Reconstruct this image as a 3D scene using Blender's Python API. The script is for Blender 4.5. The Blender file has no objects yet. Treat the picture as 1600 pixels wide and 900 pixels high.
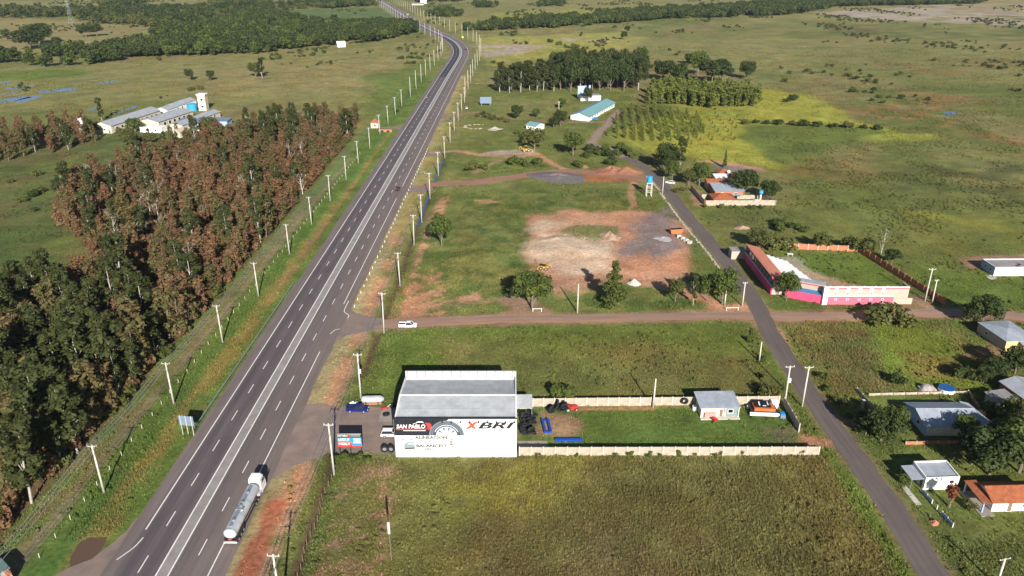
import bpy, bmesh, math, random
import numpy as np
from mathutils import Vector, Matrix
from mathutils.geometry import tessellate_polygon
R = math.radians
random.seed(7); rng = np.random.default_rng(7)
scene = bpy.context.scene
col = scene.collection

# ------------------------------------------------------------------ camera, sky, sun, exposure
CAM_H = 100.0
FOCAL = 1200.0 / 1600.0                    # focal length / picture width
TILT = math.atan(527.0 / 1200.0)           # downward tilt of the drone camera
cd = bpy.data.cameras.new('camera'); cam = bpy.data.objects.new('camera', cd); col.objects.link(cam)
cd.sensor_width = 36.0; cd.lens = 36.0 * FOCAL; cd.clip_start = 1.0; cd.clip_end = 20000.0
cam.location = (0, 0, CAM_H); cam.rotation_euler = (math.pi/2 - TILT, 0, 0)
scene.camera = cam

SUN_EL, SUN_AZ = R(25.5), R(11.5)
world = bpy.data.worlds.new('World'); scene.world = world; world.use_nodes = True
wn = world.node_tree.nodes; wl = world.node_tree.links
sky = wn.new('ShaderNodeTexSky'); sky.sky_type = 'NISHITA'; sky.sun_disc = False
sky.sun_elevation = SUN_EL; sky.sun_rotation = math.pi - SUN_AZ
sky.air_density = 0.8; sky.dust_density = 0.3; sky.ozone_density = 1.0
bg = wn['Background']; bg.inputs['Strength'].default_value = 0.05
wl.new(sky.outputs[0], bg.inputs[0])
sd = bpy.data.lights.new('sun', 'SUN'); sun = bpy.data.objects.new('sun', sd); col.objects.link(sun)
sd.energy = 5.0; sd.angle = R(0.53); sd.color = (1.0, 0.945, 0.87)
sun.rotation_euler = (math.pi/2 - SUN_EL, 0, SUN_AZ)
scene.view_settings.view_transform = 'Standard'; scene.view_settings.look = 'None'
scene.view_settings.gamma = 1.0; scene.view_settings.use_curve_mapping = False
scene.view_settings.exposure = 0.88
scene.cycles.max_bounces = 5; scene.cycles.diffuse_bounces = 2; scene.cycles.transparent_max_bounces = 4
scene.cycles.volume_bounces = 0

# ------------------------------------------------------------------ survey: place on the level ground seen at a spot of the photograph
_c, _s = math.cos(TILT), math.sin(TILT)
def P(px, py, z=0.0):
    u = (px-800)/1200.0; v = (py-450)/1200.0
    t = (CAM_H-z)/(_s+v*_c)
    return (t*u, t*(_c-v*_s))
def PP(pts): return [P(*p) for p in pts]

# ------------------------------------------------------------------ helpers: objects
def link(o, parent=None):
    col.objects.link(o)
    if parent is not None: o.parent = parent
    return o
def tag(o, label=None, cat=None, group=None, kind=None):
    if label: o['label'] = label
    if cat: o['category'] = cat
    if group: o['group'] = group
    if kind: o['kind'] = kind
    return o
def thing(name, label, cat, loc=(0, 0, 0), rz=0.0, group=None):
    o = bpy.data.objects.new(name, None); o.empty_display_size = 0.5
    o.location = loc; o.rotation_euler = (0, 0, rz); link(o)
    return tag(o, label, cat, group)
def copy_tree(root, loc, rz, label=None, group=None, scale=None):
    r = root.copy(); col.objects.link(r); r.location = loc; r.rotation_euler = (0, 0, rz)
    if scale is not None: r.scale = scale
    if label: r['label'] = label
    if group: r['group'] = group
    def rec(src, dst):
        for ch in src.children:
            c = ch.copy(); col.objects.link(c); c.parent = dst; rec(ch, c)
    rec(root, r)
    return r

class MB:
    def __init__(s): s.v = []; s.f = []; s.m = []
    def add(s, vs, fs, mi=0):
        b = len(s.v); s.v += [tuple(p) for p in vs]
        for f in fs: s.f.append(tuple(b+i for i in f)); s.m.append(mi)
        return s
    def box(s, c, d, rz=0.0, mi=0, taper=1.0):
        x, y, z = d[0]/2, d[1]/2, d[2]/2
        vs = []
        for k, q in ((-1, 1.0), (1, taper)):
            for a, b in ((-1, -1), (1, -1), (1, 1), (-1, 1)):
                px, py = a*x*q, b*y*q
                vs.append((c[0]+px*math.cos(rz)-py*math.sin(rz), c[1]+px*math.sin(rz)+py*math.cos(rz), c[2]+k*z))
        return s.add(vs, [(3, 2, 1, 0), (4, 5, 6, 7), (0, 1, 5, 4), (1, 2, 6, 5), (2, 3, 7, 6), (3, 0, 4, 7)], mi)
    def b2(s, x0, x1, y0, y1, z0, z1, mi=0):
        return s.box(((x0+x1)/2, (y0+y1)/2, (z0+z1)/2), (x1-x0, y1-y0, z1-z0), 0, mi)
    def tube(s, a, b, r0, r1=None, n=8, mi=0, caps=True):
        r1 = r0 if r1 is None else r1
        a = Vector(a); b = Vector(b); d = (b-a).normalized()
        u = d.orthogonal().normalized(); w = d.cross(u)
        vs = []
        for p, r in ((a, r0), (b, r1)):
            for i in range(n):
                t = 2*math.pi*i/n; vs.append(p+(u*math.cos(t)+w*math.sin(t))*r)
        fs = [(i, (i+1) % n, n+(i+1) % n, n+i) for i in range(n)]
        if caps: fs += [tuple(range(n-1, -1, -1)), tuple(range(n, 2*n))]
        return s.add(vs, fs, mi)
    def path(s, pts, rad, n=6, mi=0):
        pts = [Vector(p) for p in pts]; vs = []
        for i, p in enumerate(pts):
            d = (pts[min(i+1, len(pts)-1)]-pts[max(i-1, 0)]).normalized()
            u = d.cross(Vector((0.31, 0.95, 0.05))); u = u.normalized() if u.length > 1e-4 else d.orthogonal().normalized()
            w = d.cross(u)
            for k in range(n):
                t = 2*math.pi*k/n; vs.append(p+(u*math.cos(t)+w*math.sin(t))*rad[i])
        fs = []
        for i in range(len(pts)-1):
            for k in range(n): fs.append((i*n+k, i*n+(k+1) % n, (i+1)*n+(k+1) % n, (i+1)*n+k))
        fs.append(tuple(range(n-1, -1, -1))); b = (len(pts)-1)*n; fs.append(tuple(range(b, b+n)))
        return s.add(vs, fs, mi)
    def slab(s, quad, t, mi=0):
        """thick sheet from a planar polygon, thickness t along its normal (downwards)"""
        q = [Vector(p) for p in quad]; n = (q[1]-q[0]).cross(q[-1]-q[0]).normalized()
        if n.z < 0: q = q[::-1]; n = -n
        k = len(q); vs = [p for p in q]+[p-n*t for p in q]
        fs = [tuple(range(k)), tuple(range(2*k-1, k-1, -1))]+[(i, k+i, k+(i+1) % k, (i+1) % k) for i in range(k)]
        return s.add(vs, fs, mi)
    def prism(s, poly, axis, a, b, mi=0):
        """poly: 2D profile; axis 'x': profile in (y,z) extruded x a..b; 'y': profile (x,z); 'z': profile (x,y)"""
        def mk(p, t):
            return {'x': (t, p[0], p[1]), 'y': (p[0], t, p[1]), 'z': (p[0], p[1], t)}[axis]
        k = len(poly); vs = [mk(p, a) for p in poly]+[mk(p, b) for p in poly]
        fs = [tuple(range(k-1, -1, -1)), tuple(range(k, 2*k))]+[(i, (i+1) % k, k+(i+1) % k, k+i) for i in range(k)]
        return s.add(vs, fs, mi)
    def sphere(s, c, r, n=10, m=6, mi=0, half=False):
        if not isinstance(r, (tuple, list)): r = (r, r, r)
        vs = []; fs = []
        for j in range(m+1):
            a = -math.pi/2+math.pi*j/m if not half else math.pi/2*j/m
            for i in range(n):
                t = 2*math.pi*i/n
                vs.append((c[0]+r[0]*math.cos(a)*math.cos(t), c[1]+r[1]*math.cos(a)*math.sin(t), c[2]+r[2]*math.sin(a)))
        for j in range(m):
            for i in range(n): fs.append((j*n+i, j*n+(i+1) % n, (j+1)*n+(i+1) % n, (j+1)*n+i))
        return s.add(vs, fs, mi)
    def mesh(s, name, mats, smooth=False):
        me = bpy.data.meshes.new(name); me.from_pydata(s.v, [], s.f); me.validate()
        mats = mats if isinstance(mats, (list, tuple)) else [mats]
        for m in mats: me.materials.append(m)
        if len(mats) > 1 and len(me.polygons) == len(s.m): me.polygons.foreach_set('material_index', s.m)
        bm = bmesh.new(); bm.from_mesh(me); bmesh.ops.recalc_face_normals(bm, faces=bm.faces); bm.to_mesh(me); bm.free()
        if smooth:
            me.polygons.foreach_set('use_smooth', [True]*len(me.polygons))
        return me
    def build(s, name, mats, parent=None, loc=(0, 0, 0), rz=0.0, smooth=False):
        o = bpy.data.objects.new(name, s.mesh(name, mats, smooth)); o.location = loc; o.rotation_euler = (0, 0, rz)
        return link(o, parent)
def inst(name, me, parent=None, loc=(0, 0, 0), rot=(0, 0, 0), scale=None):
    o = bpy.data.objects.new(name, me); o.location = loc; o.rotation_euler = rot
    if scale is not None: o.scale = scale
    return link(o, parent)

# ------------------------------------------------------------------ helpers: procedural materials
def nodes_of(name):
    m = bpy.data.materials.new(name); m.use_nodes = True
    return m, m.node_tree.nodes, m.node_tree.links, m.node_tree.nodes['Principled BSDF']
def mat(name, c, rough=0.8, var=0.15, scale=1.5, metal=0.0, bump=0.0, spec=0.3, c2=None, rib=None, ribdir='X', ribs=4.0):
    """painted / mineral / metal surface: base colour with grime noise, optional corrugation relief"""
    m, n, l, b = nodes_of(name)
    tc = n.new('ShaderNodeTexCoord')
    no = n.new('ShaderNodeTexNoise'); no.inputs['Scale'].default_value = scale; no.inputs['Detail'].default_value = 6; no.inputs['Roughness'].default_value = 0.65
    l.new(tc.outputs['Object'], no.inputs['Vector'])
    rp = n.new('ShaderNodeValToRGB'); rp.color_ramp.elements[0].position = 0.3; rp.color_ramp.elements[1].position = 0.72
    d = c2 if c2 else tuple(x*(1-2*var) for x in c)
    rp.color_ramp.elements[0].color = (*d, 1); rp.color_ramp.elements[1].color = (*(min(1, x*(1+0.4*var)) for x in c), 1)
    l.new(no.outputs['Fac'], rp.inputs['Fac']); l.new(rp.outputs['Color'], b.inputs['Base Color'])
    b.inputs['Roughness'].default_value = rough; b.inputs['Metallic'].default_value = metal
    b.inputs['Specular IOR Level'].default_value = spec
    if rib:
        w = n.new('ShaderNodeTexWave'); w.wave_type = 'BANDS'; w.bands_direction = ribdir; w.inputs['Scale'].default_value = ribs
        l.new(tc.outputs['Object'], w.inputs['Vector'])
        bp = n.new('ShaderNodeBump'); bp.inputs['Strength'].default_value = 1.0; bp.inputs['Distance'].default_value = rib
        l.new(w.outputs['Fac'], bp.inputs['Height']); l.new(bp.outputs['Normal'], b.inputs['Normal'])
    elif bump:
        bp = n.new('ShaderNodeBump'); bp.inputs['Strength'].default_value = 0.6; bp.inputs['Distance'].default_value = bump
        l.new(no.outputs['Fac'], bp.inputs['Height']); l.new(bp.outputs['Normal'], b.inputs['Normal'])
    return m
def leaf_mat(name, ca, cb, cc, transl=0.32):
    """foliage: colour differs from tree to tree and from leaf clump to leaf clump"""
    m, n, l, b = nodes_of(name)
    oi = n.new('ShaderNodeObjectInfo'); at = n.new('ShaderNodeAttribute'); at.attribute_name = 'tone'
    m1 = n.new('ShaderNodeMix'); m1.data_type = 'RGBA'; m1.inputs[6].default_value = (*ca, 1); m1.inputs[7].default_value = (*cb, 1)
    l.new(oi.outputs['Random'], m1.inputs[0])
    m2 = n.new('ShaderNodeMix'); m2.data_type = 'RGBA'; m2.inputs[7].default_value = (*cc, 1)
    l.new(at.outputs['Fac'], m2.inputs[0]); l.new(m1.outputs[2], m2.inputs[6])
    b.inputs['Roughness'].default_value = 0.65; b.inputs['Specular IOR Level'].default_value = 0.2
    l.new(m2.outputs[2], b.inputs['Base Color'])
    tr = n.new('ShaderNodeBsdfTranslucent'); l.new(m2.outputs[2], tr.inputs['Color'])
    mx = n.new('ShaderNodeMixShader'); mx.inputs[0].default_value = transl
    l.new(b.outputs[0], mx.inputs[1]); l.new(tr.outputs[0], mx.inputs[2]); l.new(mx.outputs[0], n['Material Output'].inputs['Surface'])
    return m
def plain(name, c, rough=0.6, metal=0.0, spec=0.4): return mat(name, c, rough, 0.05, 3.0, metal, 0, spec)

M = {}
M['concrete'] = mat('concrete', (0.55, 0.52, 0.46), 0.85, 0.15, 1.2, bump=0.01)
M['cream_wall'] = mat('cream_wall', (0.62, 0.55, 0.43), 0.9, 0.14, 0.8, bump=0.01)
M['panel_wall'] = mat('panel_wall', (0.43, 0.37, 0.29), 0.9, 0.22, 0.6, bump=0.012)
M['white_wall'] = mat('white_wall', (0.78, 0.77, 0.74), 0.85, 0.10, 0.5)
M['white'] = plain('white_paint', (0.80, 0.80, 0.78), 0.5)
M['beige_wall'] = mat('beige_wall', (0.44, 0.36, 0.29), 0.85, 0.08, 0.7)
M['blue_wall'] = mat('blue_wall', (0.32, 0.42, 0.58), 0.8, 0.08, 0.9)
M['yellow_wall'] = mat('yellow_wall', (0.62, 0.48, 0.20), 0.85, 0.08, 0.9)
M['pink'] = mat('pink_paint', (0.50, 0.125, 0.19), 0.8, 0.07, 0.5)
M['hot_pink'] = mat('hot_pink_paint', (0.62, 0.07, 0.16), 0.8, 0.07, 0.5)
M['stripe_red'] = plain('stripe_red', (0.45, 0.03, 0.08), 0.7)
M['navy'] = mat('navy_paint', (0.05, 0.09, 0.19), 0.6, 0.1, 0.8)
M['blue_band'] = mat('blue_band', (0.05, 0.16, 0.33), 0.6, 0.1, 0.8)
M['brick'] = mat('brick', (0.46, 0.18, 0.10), 0.9, 0.18, 2.5, bump=0.02)
M['tile'] = mat('roof_tile', (0.50, 0.16, 0.07), 0.85, 0.22, 1.3, rib=0.05, ribs=3.0)
M['tile_y'] = mat('roof_tile_y', (0.48, 0.15, 0.07), 0.85, 0.22, 1.3, rib=0.05, ribdir='Y', ribs=3.0)
M['tile_salmon'] = mat('salmon_roof', (0.52, 0.19, 0.12), 0.8, 0.10, 0.8, rib=0.03, ribdir='Y', ribs=2.0)
M['roof_metal'] = mat('roof_metal', (0.54, 0.56, 0.58), 0.55, 0.15, 0.45, rib=0.03, ribs=3.0)
M['roof_metal_y'] = mat('roof_metal_y', (0.38, 0.40, 0.43), 0.55, 0.12, 0.35, rib=0.03, ribdir='Y', ribs=3.0)
M['roof_zinc'] = mat('roof_zinc', (0.40, 0.44, 0.50), 0.5, 0.16, 0.5, rib=0.03, ribs=3.0)
M['roof_old'] = mat('roof_old', (0.30, 0.29, 0.29), 0.7, 0.2, 0.6, rib=0.03, ribs=3.0)
M['roof_teal'] = mat('roof_teal', (0.17, 0.33, 0.34), 0.6, 0.06, 0.4, rib=0.03, ribs=2.0)
M['flat_roof'] = mat('flat_roof', (0.30, 0.27, 0.28), 0.9, 0.2, 0.5)
M['asphalt_lot'] = mat('asphalt_lot', (0.255, 0.180, 0.140), 0.9, 0.20, 0.22, bump=0.01, c2=(0.150, 0.122, 0.112))
M['slab'] = mat('concrete_slab', (0.30, 0.26, 0.23), 0.9, 0.12, 0.5)
M['steel'] = mat('steel', (0.42, 0.44, 0.46), 0.4, 0.1, 2.0, metal=0.6)
M['dark_steel'] = mat('dark_steel', (0.03, 0.03, 0.035), 0.6, 0.1, 2.0)
M['black'] = plain('black_paint', (0.012, 0.013, 0.018), 0.5)
M['panel_black'] = plain('sign_black', (0.014, 0.015, 0.022), 0.6)
M['glass'] = plain('dark_glass', (0.02, 0.025, 0.03), 0.12, 0.0, 0.6)
M['rubber'] = mat('rubber', (0.018, 0.018, 0.02), 0.8, 0.2, 4.0)
M['rim'] = plain('rim_metal', (0.5, 0.5, 0.5), 0.4, 0.5)
M['tank_silver'] = mat('polished_tank', (0.68, 0.70, 0.73), 0.26, 0.10, 0.6, metal=0.45, spec=0.6)
M['red'] = plain('red_paint', (0.55, 0.03, 0.02), 0.5)
M['orange'] = mat('orange_paint', (0.62, 0.15, 0.04), 0.6, 0.12, 2.0)
M['car_black'] = plain('car_black', (0.012, 0.012, 0.014), 0.25)
M['car_blue'] = plain('car_blue', (0.008, 0.016, 0.13), 0.3)
M['car_white'] = plain('car_white', (0.78, 0.78, 0.78), 0.3)
M['car_grey'] = plain('car_grey', (0.3, 0.31, 0.33), 0.3)
M['sign_blue'] = plain('sign_blue', (0.03, 0.22, 0.52), 0.5)
M['sign_red'] = plain('sign_red', (0.62, 0.05, 0.04), 0.5)
M['board_back'] = mat('board_back', (0.16, 0.22, 0.30), 0.6, 0.1, 1.5)
M['beam_blue'] = plain('beam_blue', (0.012, 0.06, 0.33), 0.45)
M['tank_blue'] = plain('tank_blue', (0.03, 0.30, 0.55), 0.45)
M['pool_blue'] = plain('pool_blue', (0.02, 0.09, 0.28), 0.3)
M['yellow'] = mat('machine_yellow', (0.60, 0.33, 0.03), 0.5, 0.12, 2.0)
M['wood'] = mat('weathered_wood', (0.22, 0.16, 0.11), 0.9, 0.2, 3.0)
M['tarp'] = mat('grey_tarp', (0.34, 0.31, 0.30), 0.8, 0.2, 1.5, bump=0.05)
M['line_white'] = mat('road_paint', (0.74, 0.72, 0.68), 0.7, 0.10, 1.0)
M['median'] = mat('median_band', (0.28, 0.262, 0.25), 0.85, 0.14, 0.35)
M['bark'] = mat('bark', (0.20, 0.16, 0.12), 0.9, 0.25, 2.0)
M['bark_pale'] = mat('bark_pale', (0.42, 0.38, 0.33), 0.85, 0.22, 1.5)
M['bark_burnt'] = mat('bark_burnt', (0.12, 0.085, 0.065), 0.95, 0.3, 1.5)
M['deadwood'] = mat('deadwood', (0.50, 0.46, 0.41), 0.9, 0.1, 1.5)
M['skin_cloth'] = plain('cloth', (0.45, 0.45, 0.5), 0.9)
M['leaf_euc'] = leaf_mat('leaf_eucalypt', (0.034, 0.050, 0.014), (0.056, 0.066, 0.020), (0.078, 0.086, 0.026))
M['leaf_burnt'] = leaf_mat('leaf_scorched', (0.185, 0.088, 0.044), (0.165, 0.102, 0.052), (0.215, 0.130, 0.064))
M['leaf_mixed'] = leaf_mat('leaf_half_scorched', (0.140, 0.108, 0.042), (0.190, 0.112, 0.054), (0.110, 0.112, 0.038))
M['leaf_broad'] = leaf_mat('leaf_broad', (0.050, 0.080, 0.018), (0.075, 0.105, 0.022), (0.11, 0.135, 0.028))
M['leaf_dark'] = leaf_mat('leaf_dark', (0.026, 0.045, 0.013), (0.042, 0.062, 0.017), (0.065, 0.085, 0.022))
M['leaf_conifer'] = leaf_mat('leaf_conifer', (0.055, 0.078, 0.018), (0.075, 0.095, 0.022), (0.10, 0.12, 0.028))
M['leaf_young'] = leaf_mat('leaf_young', (0.085, 0.115, 0.024), (0.125, 0.150, 0.030), (0.16, 0.175, 0.036))
M['leaf_shrub'] = leaf_mat('leaf_shrub', (0.060, 0.080, 0.020), (0.11, 0.105, 0.034), (0.12, 0.13, 0.032))
M['leaf_red'] = leaf_mat('leaf_red', (0.20, 0.05, 0.03), (0.16, 0.05, 0.03), (0.22, 0.08, 0.04))

_ones = ['', 'first', 'second', 'third', 'fourth', 'fifth', 'sixth', 'seventh', 'eighth', 'ninth', 'tenth', 'eleventh', 'twelfth', 'thirteenth', 'fourteenth', 'fifteenth', 'sixteenth', 'seventeenth', 'eighteenth', 'nineteenth']
_tens = ['', '', 'twent', 'thirt', 'fort', 'fift', 'sixt', 'sevent', 'eight', 'ninet']
def ordw(n):
    """1 -> first, 23 -> twenty-third"""
    if n < 20: return _ones[n]
    return _tens[n//10]+('ieth' if n % 10 == 0 else 'y-'+_ones[n % 10])

# ------------------------------------------------------------------ ground sheet: soil and grass colours of the place
_tab = np.random.default_rng(3).random((256, 256))
def vnoise(x, y):
    xi = np.floor(x).astype(int); yi = np.floor(y).astype(int); fx = x-xi; fy = y-yi
    fx = fx*fx*(3-2*fx); fy = fy*fy*(3-2*fy)
    g = lambda a, b: _tab[a & 255, b & 255]
    return (g(xi, yi)*(1-fx)+g(xi+1, yi)*fx)*(1-fy)+(g(xi, yi+1)*(1-fx)+g(xi+1, yi+1)*fx)*fy
def fbm(x, y, sc, octv=4, off=0.0):
    a = 0; amp = 0.5; s = 1.0/sc; t = 0
    for k in range(octv):
        a = a+amp*vnoise(x*s+off+17.3*k, y*s-off*1.7+9.1*k); t += amp; amp *= 0.55; s *= 2.07
    return a/t
def sdist(x, y, poly):
    """signed distance (positive inside) to a polygon"""
    n = len(poly); d = np.full(x.shape, 1e9); ins = np.zeros(x.shape, bool)
    for i in range(n):
        ax, ay = poly[i]; bx, by = poly[(i+1) % n]
        ex, ey = bx-ax, by-ay; L = ex*ex+ey*ey+1e-9
        t = np.clip(((x-ax)*ex+(y-ay)*ey)/L, 0, 1)
        d = np.minimum(d, np.hypot(x-ax-t*ex, y-ay-t*ey))
        cond = ((ay > y) != (by > y)) & (x < ex*(y-ay)/(ey+1e-12)+ax)
        ins ^= cond
    return np.where(ins, d, -d)
def ldist(x, y, line):
    d = np.full(x.shape, 1e9)
    for (ax, ay), (bx, by) in zip(line[:-1], line[1:]):
        ex, ey = bx-ax, by-ay; L = ex*ex+ey*ey+1e-9
        t = np.clip(((x-ax)*ex+(y-ay)*ey)/L, 0, 1)
        d = np.minimum(d, np.hypot(x-ax-t*ex, y-ay-t*ey))
    return d
def smooth(a, b, v):
    t = np.clip((v-a)/(b-a), 0, 1); return t*t*(3-2*t)
def spline(pts, step=4.0):
    """Catmull-Rom through points, resampled"""
    pts = [np.array(p, float) for p in pts]; out = []
    q = [2*pts[0]-pts[1]]+pts+[2*pts[-1]-pts[-2]]
    for i in range(1, len(q)-2):
        k = max(2, int(np.linalg.norm(q[i+1]-q[i])/step))
        for j in range(k):
            t = j/k
            out.append(0.5*((2*q[i])+(q[i+1]-q[i-1])*t+(2*q[i-1]-5*q[i]+4*q[i+1]-q[i+2])*t*t+(3*q[i]-q[i-1]-3*q[i+1]+q[i+2])*t**3))
    out.append(pts[-1])
    return [tuple(p) for p in out]

hwy_pts = [(-62.2+0.0098*y, y) for y in (40, 80, 160, 240, 320, 400, 480, 560, 640, 700)]
hwy_pts += PP([(713.5, 98), (719, 87.5), (720, 79), (716.5, 71.5), (710, 65), (699, 58.5), (684, 52), (667, 44), (650, 35.5), (634, 26.5), (620, 17.5), (607, 9.5), (594, 2), (575, -7)])
HWY = spline(hwy_pts, 6.0)
street_pts = [(73.8, 70), (73.8, 102), (74.4, 122), (73.6, 146), (73.4, 170), (73.7, 194), (75.2, 214), (75.6, 228), (75.0, 256), (72.8, 290), (71.6, 320), (70.5, 350), (66.5, 378), (60, 400)]
STREET = spline(street_pts, 3.0)
farm_pts = [(60, 400), (54, 418), (45, 428)]+PP([(931, 215), (936, 206), (948, 196), (958, 183), (970, 172)])
FARMTRACK = spline(farm_pts, 4.0)
cross_pts = [(-51, 201)]+PP([(600, 506), (700, 502), (800, 498), (900, 498), (1000, 496), (1100, 493), (1150, 492), (1200, 495), (1280, 494), (1360, 493), (1440, 489), (1500, 489), (1560, 492), (1640, 500)])
CROSS = spline(cross_pts, 3.0)
track_pts = [(-49, 339)]+PP([(690, 287), (740, 285), (800, 277), (850, 270), (900, 268), (960, 274), (1000, 278), (1020, 284)])
TRACK = spline(track_pts, 3.0)
track2_pts = [(-47, 405)]+PP([(712, 236), (745, 241), (800, 243), (838, 240)]); TRACK2 = spline(track2_pts, 3.0)
track3_pts = [P(838, 240), P(860, 254), P(885, 266)]; TRACK3 = spline(track3_pts, 3.0)
schoolpath_pts = [(-43, 508)]+PP([(745, 176), (790, 183), (830, 187), (875, 190), (925, 191), (945, 190)]); SCHOOLPATH = spline(schoolpath_pts, 4.0)
leftpath_pts = [(-84, 70), (-87.5, 110), (-87, 128), (-86.6, 150), (-86.5, 200), (-86, 260), (-85.5, 330), (-84.5, 420), (-76, 470), (-68, 474)]; LEFTPATH = spline(leftpath_pts, 5.0)
DITCH = [(-37.5, 60), (-38.6, 130), (-39.2, 150)]; DITCH2 = [(-38.5, 172), (-38.3, 196)]; DITCH3 = [(-38.0, 207), (-37.8, 270), (-37.0, 336)]; DITCH4 = [(-36.8, 344), (-36, 402)]

def lin(a, b, step): return list(np.arange(a, b, step))
ys = lin(-300, 70, 60)+lin(70, 96, 3)+lin(96, 250, 0.95)+lin(250, 420, 1.5)+lin(420, 800, 3.5)+lin(800, 1900, 9)+lin(1900, 3000, 60)+lin(3000, 14001, 500)
xs = lin(-9000, -1500, 500)+lin(-1500, -520, 28)+lin(-520, -170, 5)+lin(-170, 150, 1.05)+lin(150, 300, 3)+lin(300, 1500, 16)+lin(1500, 9001, 500)
xs = np.array(xs); ys = np.array(ys); NX, NY = len(xs), len(ys)
GX, GY = np.meshgrid(xs, ys); X = GX.ravel(); Y = GY.ravel(); NP = X.size

K = dict(olive=(.086, .100, .030), dry=(.140, .134, .056), tan=(.175, .145, .072), yg=(.20, .20, .036), lush=(.075, .112, .024), dark=(.048, .068, .022),
         field=(.106, .094, .037), soil=(.35, .190, .115), red=(.27, .092, .05), sand=(.46, .345, .245), gravel=(.165, .138, .132), litter=(.075, .048, .030),
         burnt=(.24, .20, .19), path=(.14, .10, .08), brown=(.165, .098, .048), mid=(.090, .108, .030), green=(.07, .10, .038), dirt=(.24, .145, .10), pale=(.30, .25, .20))
K = {k: np.array(v) for k, v in K.items()}
for _k in ('olive', 'dry', 'tan', 'yg', 'lush', 'mid', 'field', 'green', 'burnt', 'brown'): K[_k] = K[_k]*np.array((1.14, 1.16, 1.04))
C = np.zeros((NP, 3)); TALL = np.zeros(NP); SHORT = np.zeros(NP)
n1 = fbm(X, Y, 60, 5); n2 = fbm(X, Y*0.55, 140, 4, 3.1); n3 = fbm(X, Y, 9, 4, 5.7); n4 = fbm(X, Y, 3.2, 3, 8.2)
t = np.clip((n2-0.5)*3.2+0.45+0.25*smooth(500, 900, Y), 0, 1)[:, None]
C[:] = K['olive']*(1-t)+K['dry']*t
t = (smooth(.50, .66, fbm(X, Y*.5, 38, 5, 61.))*.55*smooth(200, 420, Y))[:, None]; C[:] = C*(1-t)+np.array((.185, .160, .072))*t
t = (smooth(.56, .70, fbm(X, Y*.4, 55, 5, 67.))*.45*smooth(300, 600, Y))[:, None]; C[:] = C*(1-t)+np.array((.15, .105, .058))*t
t = np.clip((n1-0.56)*5, 0, 1)[:, None]*0.6; C[:] = C*(1-t)+K['mid']*t
SHORT[:] = 1.0
def paint(poly, k, soft=3.0, warp=4.0, a=1.0, brk=0.0, tall=None, short=None, px=True, seed=0.0, wsc=12.0):
    poly = PP(poly) if px else poly
    c = K[k] if isinstance(k, str) else np.array(k)*np.array((1.10, 1.14, 1.02))
    p = np.array(poly); m = soft+warp+4
    sel = np.where((X > p[:, 0].min()-m) & (X < p[:, 0].max()+m) & (Y > p[:, 1].min()-m) & (Y < p[:, 1].max()+m))[0]
    if not len(sel): return
    x, y = X[sel], Y[sel]
    d = sdist(x, y, poly)+(fbm(x, y, wsc, 4, seed+2.2)-0.5)*2.4*warp
    w = smooth(-soft/2, soft/2, d)*a
    if brk: w = w*smooth(brk-0.08, brk+0.08, fbm(x, y, max(2.5, wsc*0.45), 4, seed+7.7))
    C[sel] = C[sel]*(1-w[:, None])+c*w[:, None]
    if tall is not None: TALL[sel] = TALL[sel]*(1-w)+tall*w
    if short is not None: SHORT[sel] = SHORT[sel]*(1-w)+short*w
def stroke(line, k, half, soft=1.0, warp=0.6, a=1.0, short=0.0, brk=0.0, seed=0.0):
    p = np.array(line); m = half+soft+warp+2
    sel = np.where((X > p[:, 0].min()-m) & (X < p[:, 0].max()+m) & (Y > p[:, 1].min()-m) & (Y < p[:, 1].max()+m))[0]
    x, y = X[sel], Y[sel]; c = K[k] if isinstance(k, str) else np.array(k)
    d = half-ldist(x, y, line)+(fbm(x, y, 4, 3, seed+1.3)-0.5)*2*warp
    w = smooth(-soft/2, soft/2, d)*a
    if brk: w = w*smooth(brk-0.1, brk+0.1, fbm(x, y, 5, 4, seed+4.4))
    C[sel] = C[sel]*(1-w[:, None])+c*w[:, None]; SHORT[sel] = SHORT[sel]*(1-w)+short*w; TALL[sel] *= (1-w)

# far country, left and right of the highway
paint([(-50, 110), (180, 100), (330, 88), (480, 80), (560, 75), (690, 60), (682, 92), (600, 192), (560, 168), (330, 150), (-50, 178)], 'dry', 30, 14, .8, seed=1)
paint([(250, 108), (420, 100), (560, 95), (640, 90), (600, 130), (430, 150), (260, 148)], 'tan', 30, 20, .55, wsc=50, seed=2)
paint([(-50, 112), (120, 108), (150, 116), (60, 124), (-50, 128)], 'lush', 12, 8, .8, seed=3)
paint([(560, 120), (650, 100), (690, 88), (690, 110), (640, 180), (605, 198), (560, 165), (590, 140)], 'lush', 20, 12, .75, seed=4)
paint([(448, 16), (590, 12), (645, 38), (560, 37), (455, 33)], 'green', 10, 4, 1, seed=5)
paint([(0, 28), (110, 32), (230, 42), (150, 70), (60, 80), (-60, 84), (-60, 28)], 'tan', 20, 10, .6, wsc=60, seed=6)
paint([(740, 60), (960, 50), (1010, 60), (960, 85), (860, 90), (770, 102), (748, 85)], (.21, .20, .055), 20, 12, .8, wsc=40, seed=7)
paint([(750, 72), (800, 68), (865, 71), (800, 86), (755, 90)], 'burnt', 8, 8, .9, brk=.42, wsc=30, seed=8)
paint([(880, 60), (980, 58), (970, 68), (890, 70)], 'burnt', 8, 8, .8, brk=.52, wsc=30, seed=9)
paint([(1275, 20), (1420, 9), (1640, 2), (1640, 42), (1450, 36), (1330, 27)], 'burnt', 25, 20, .85, brk=.40, wsc=70, seed=10)
paint([(1450, 0), (1640, -8), (1640, 25), (1500, 18)], 'tan', 30, 15, .6, wsc=60, seed=11)
paint([(700, -10), (1000, -8), (1250, 2), (1000, 16), (760, 36)], 'dry', 30, 15, .6, wsc=80, seed=12)
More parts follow.
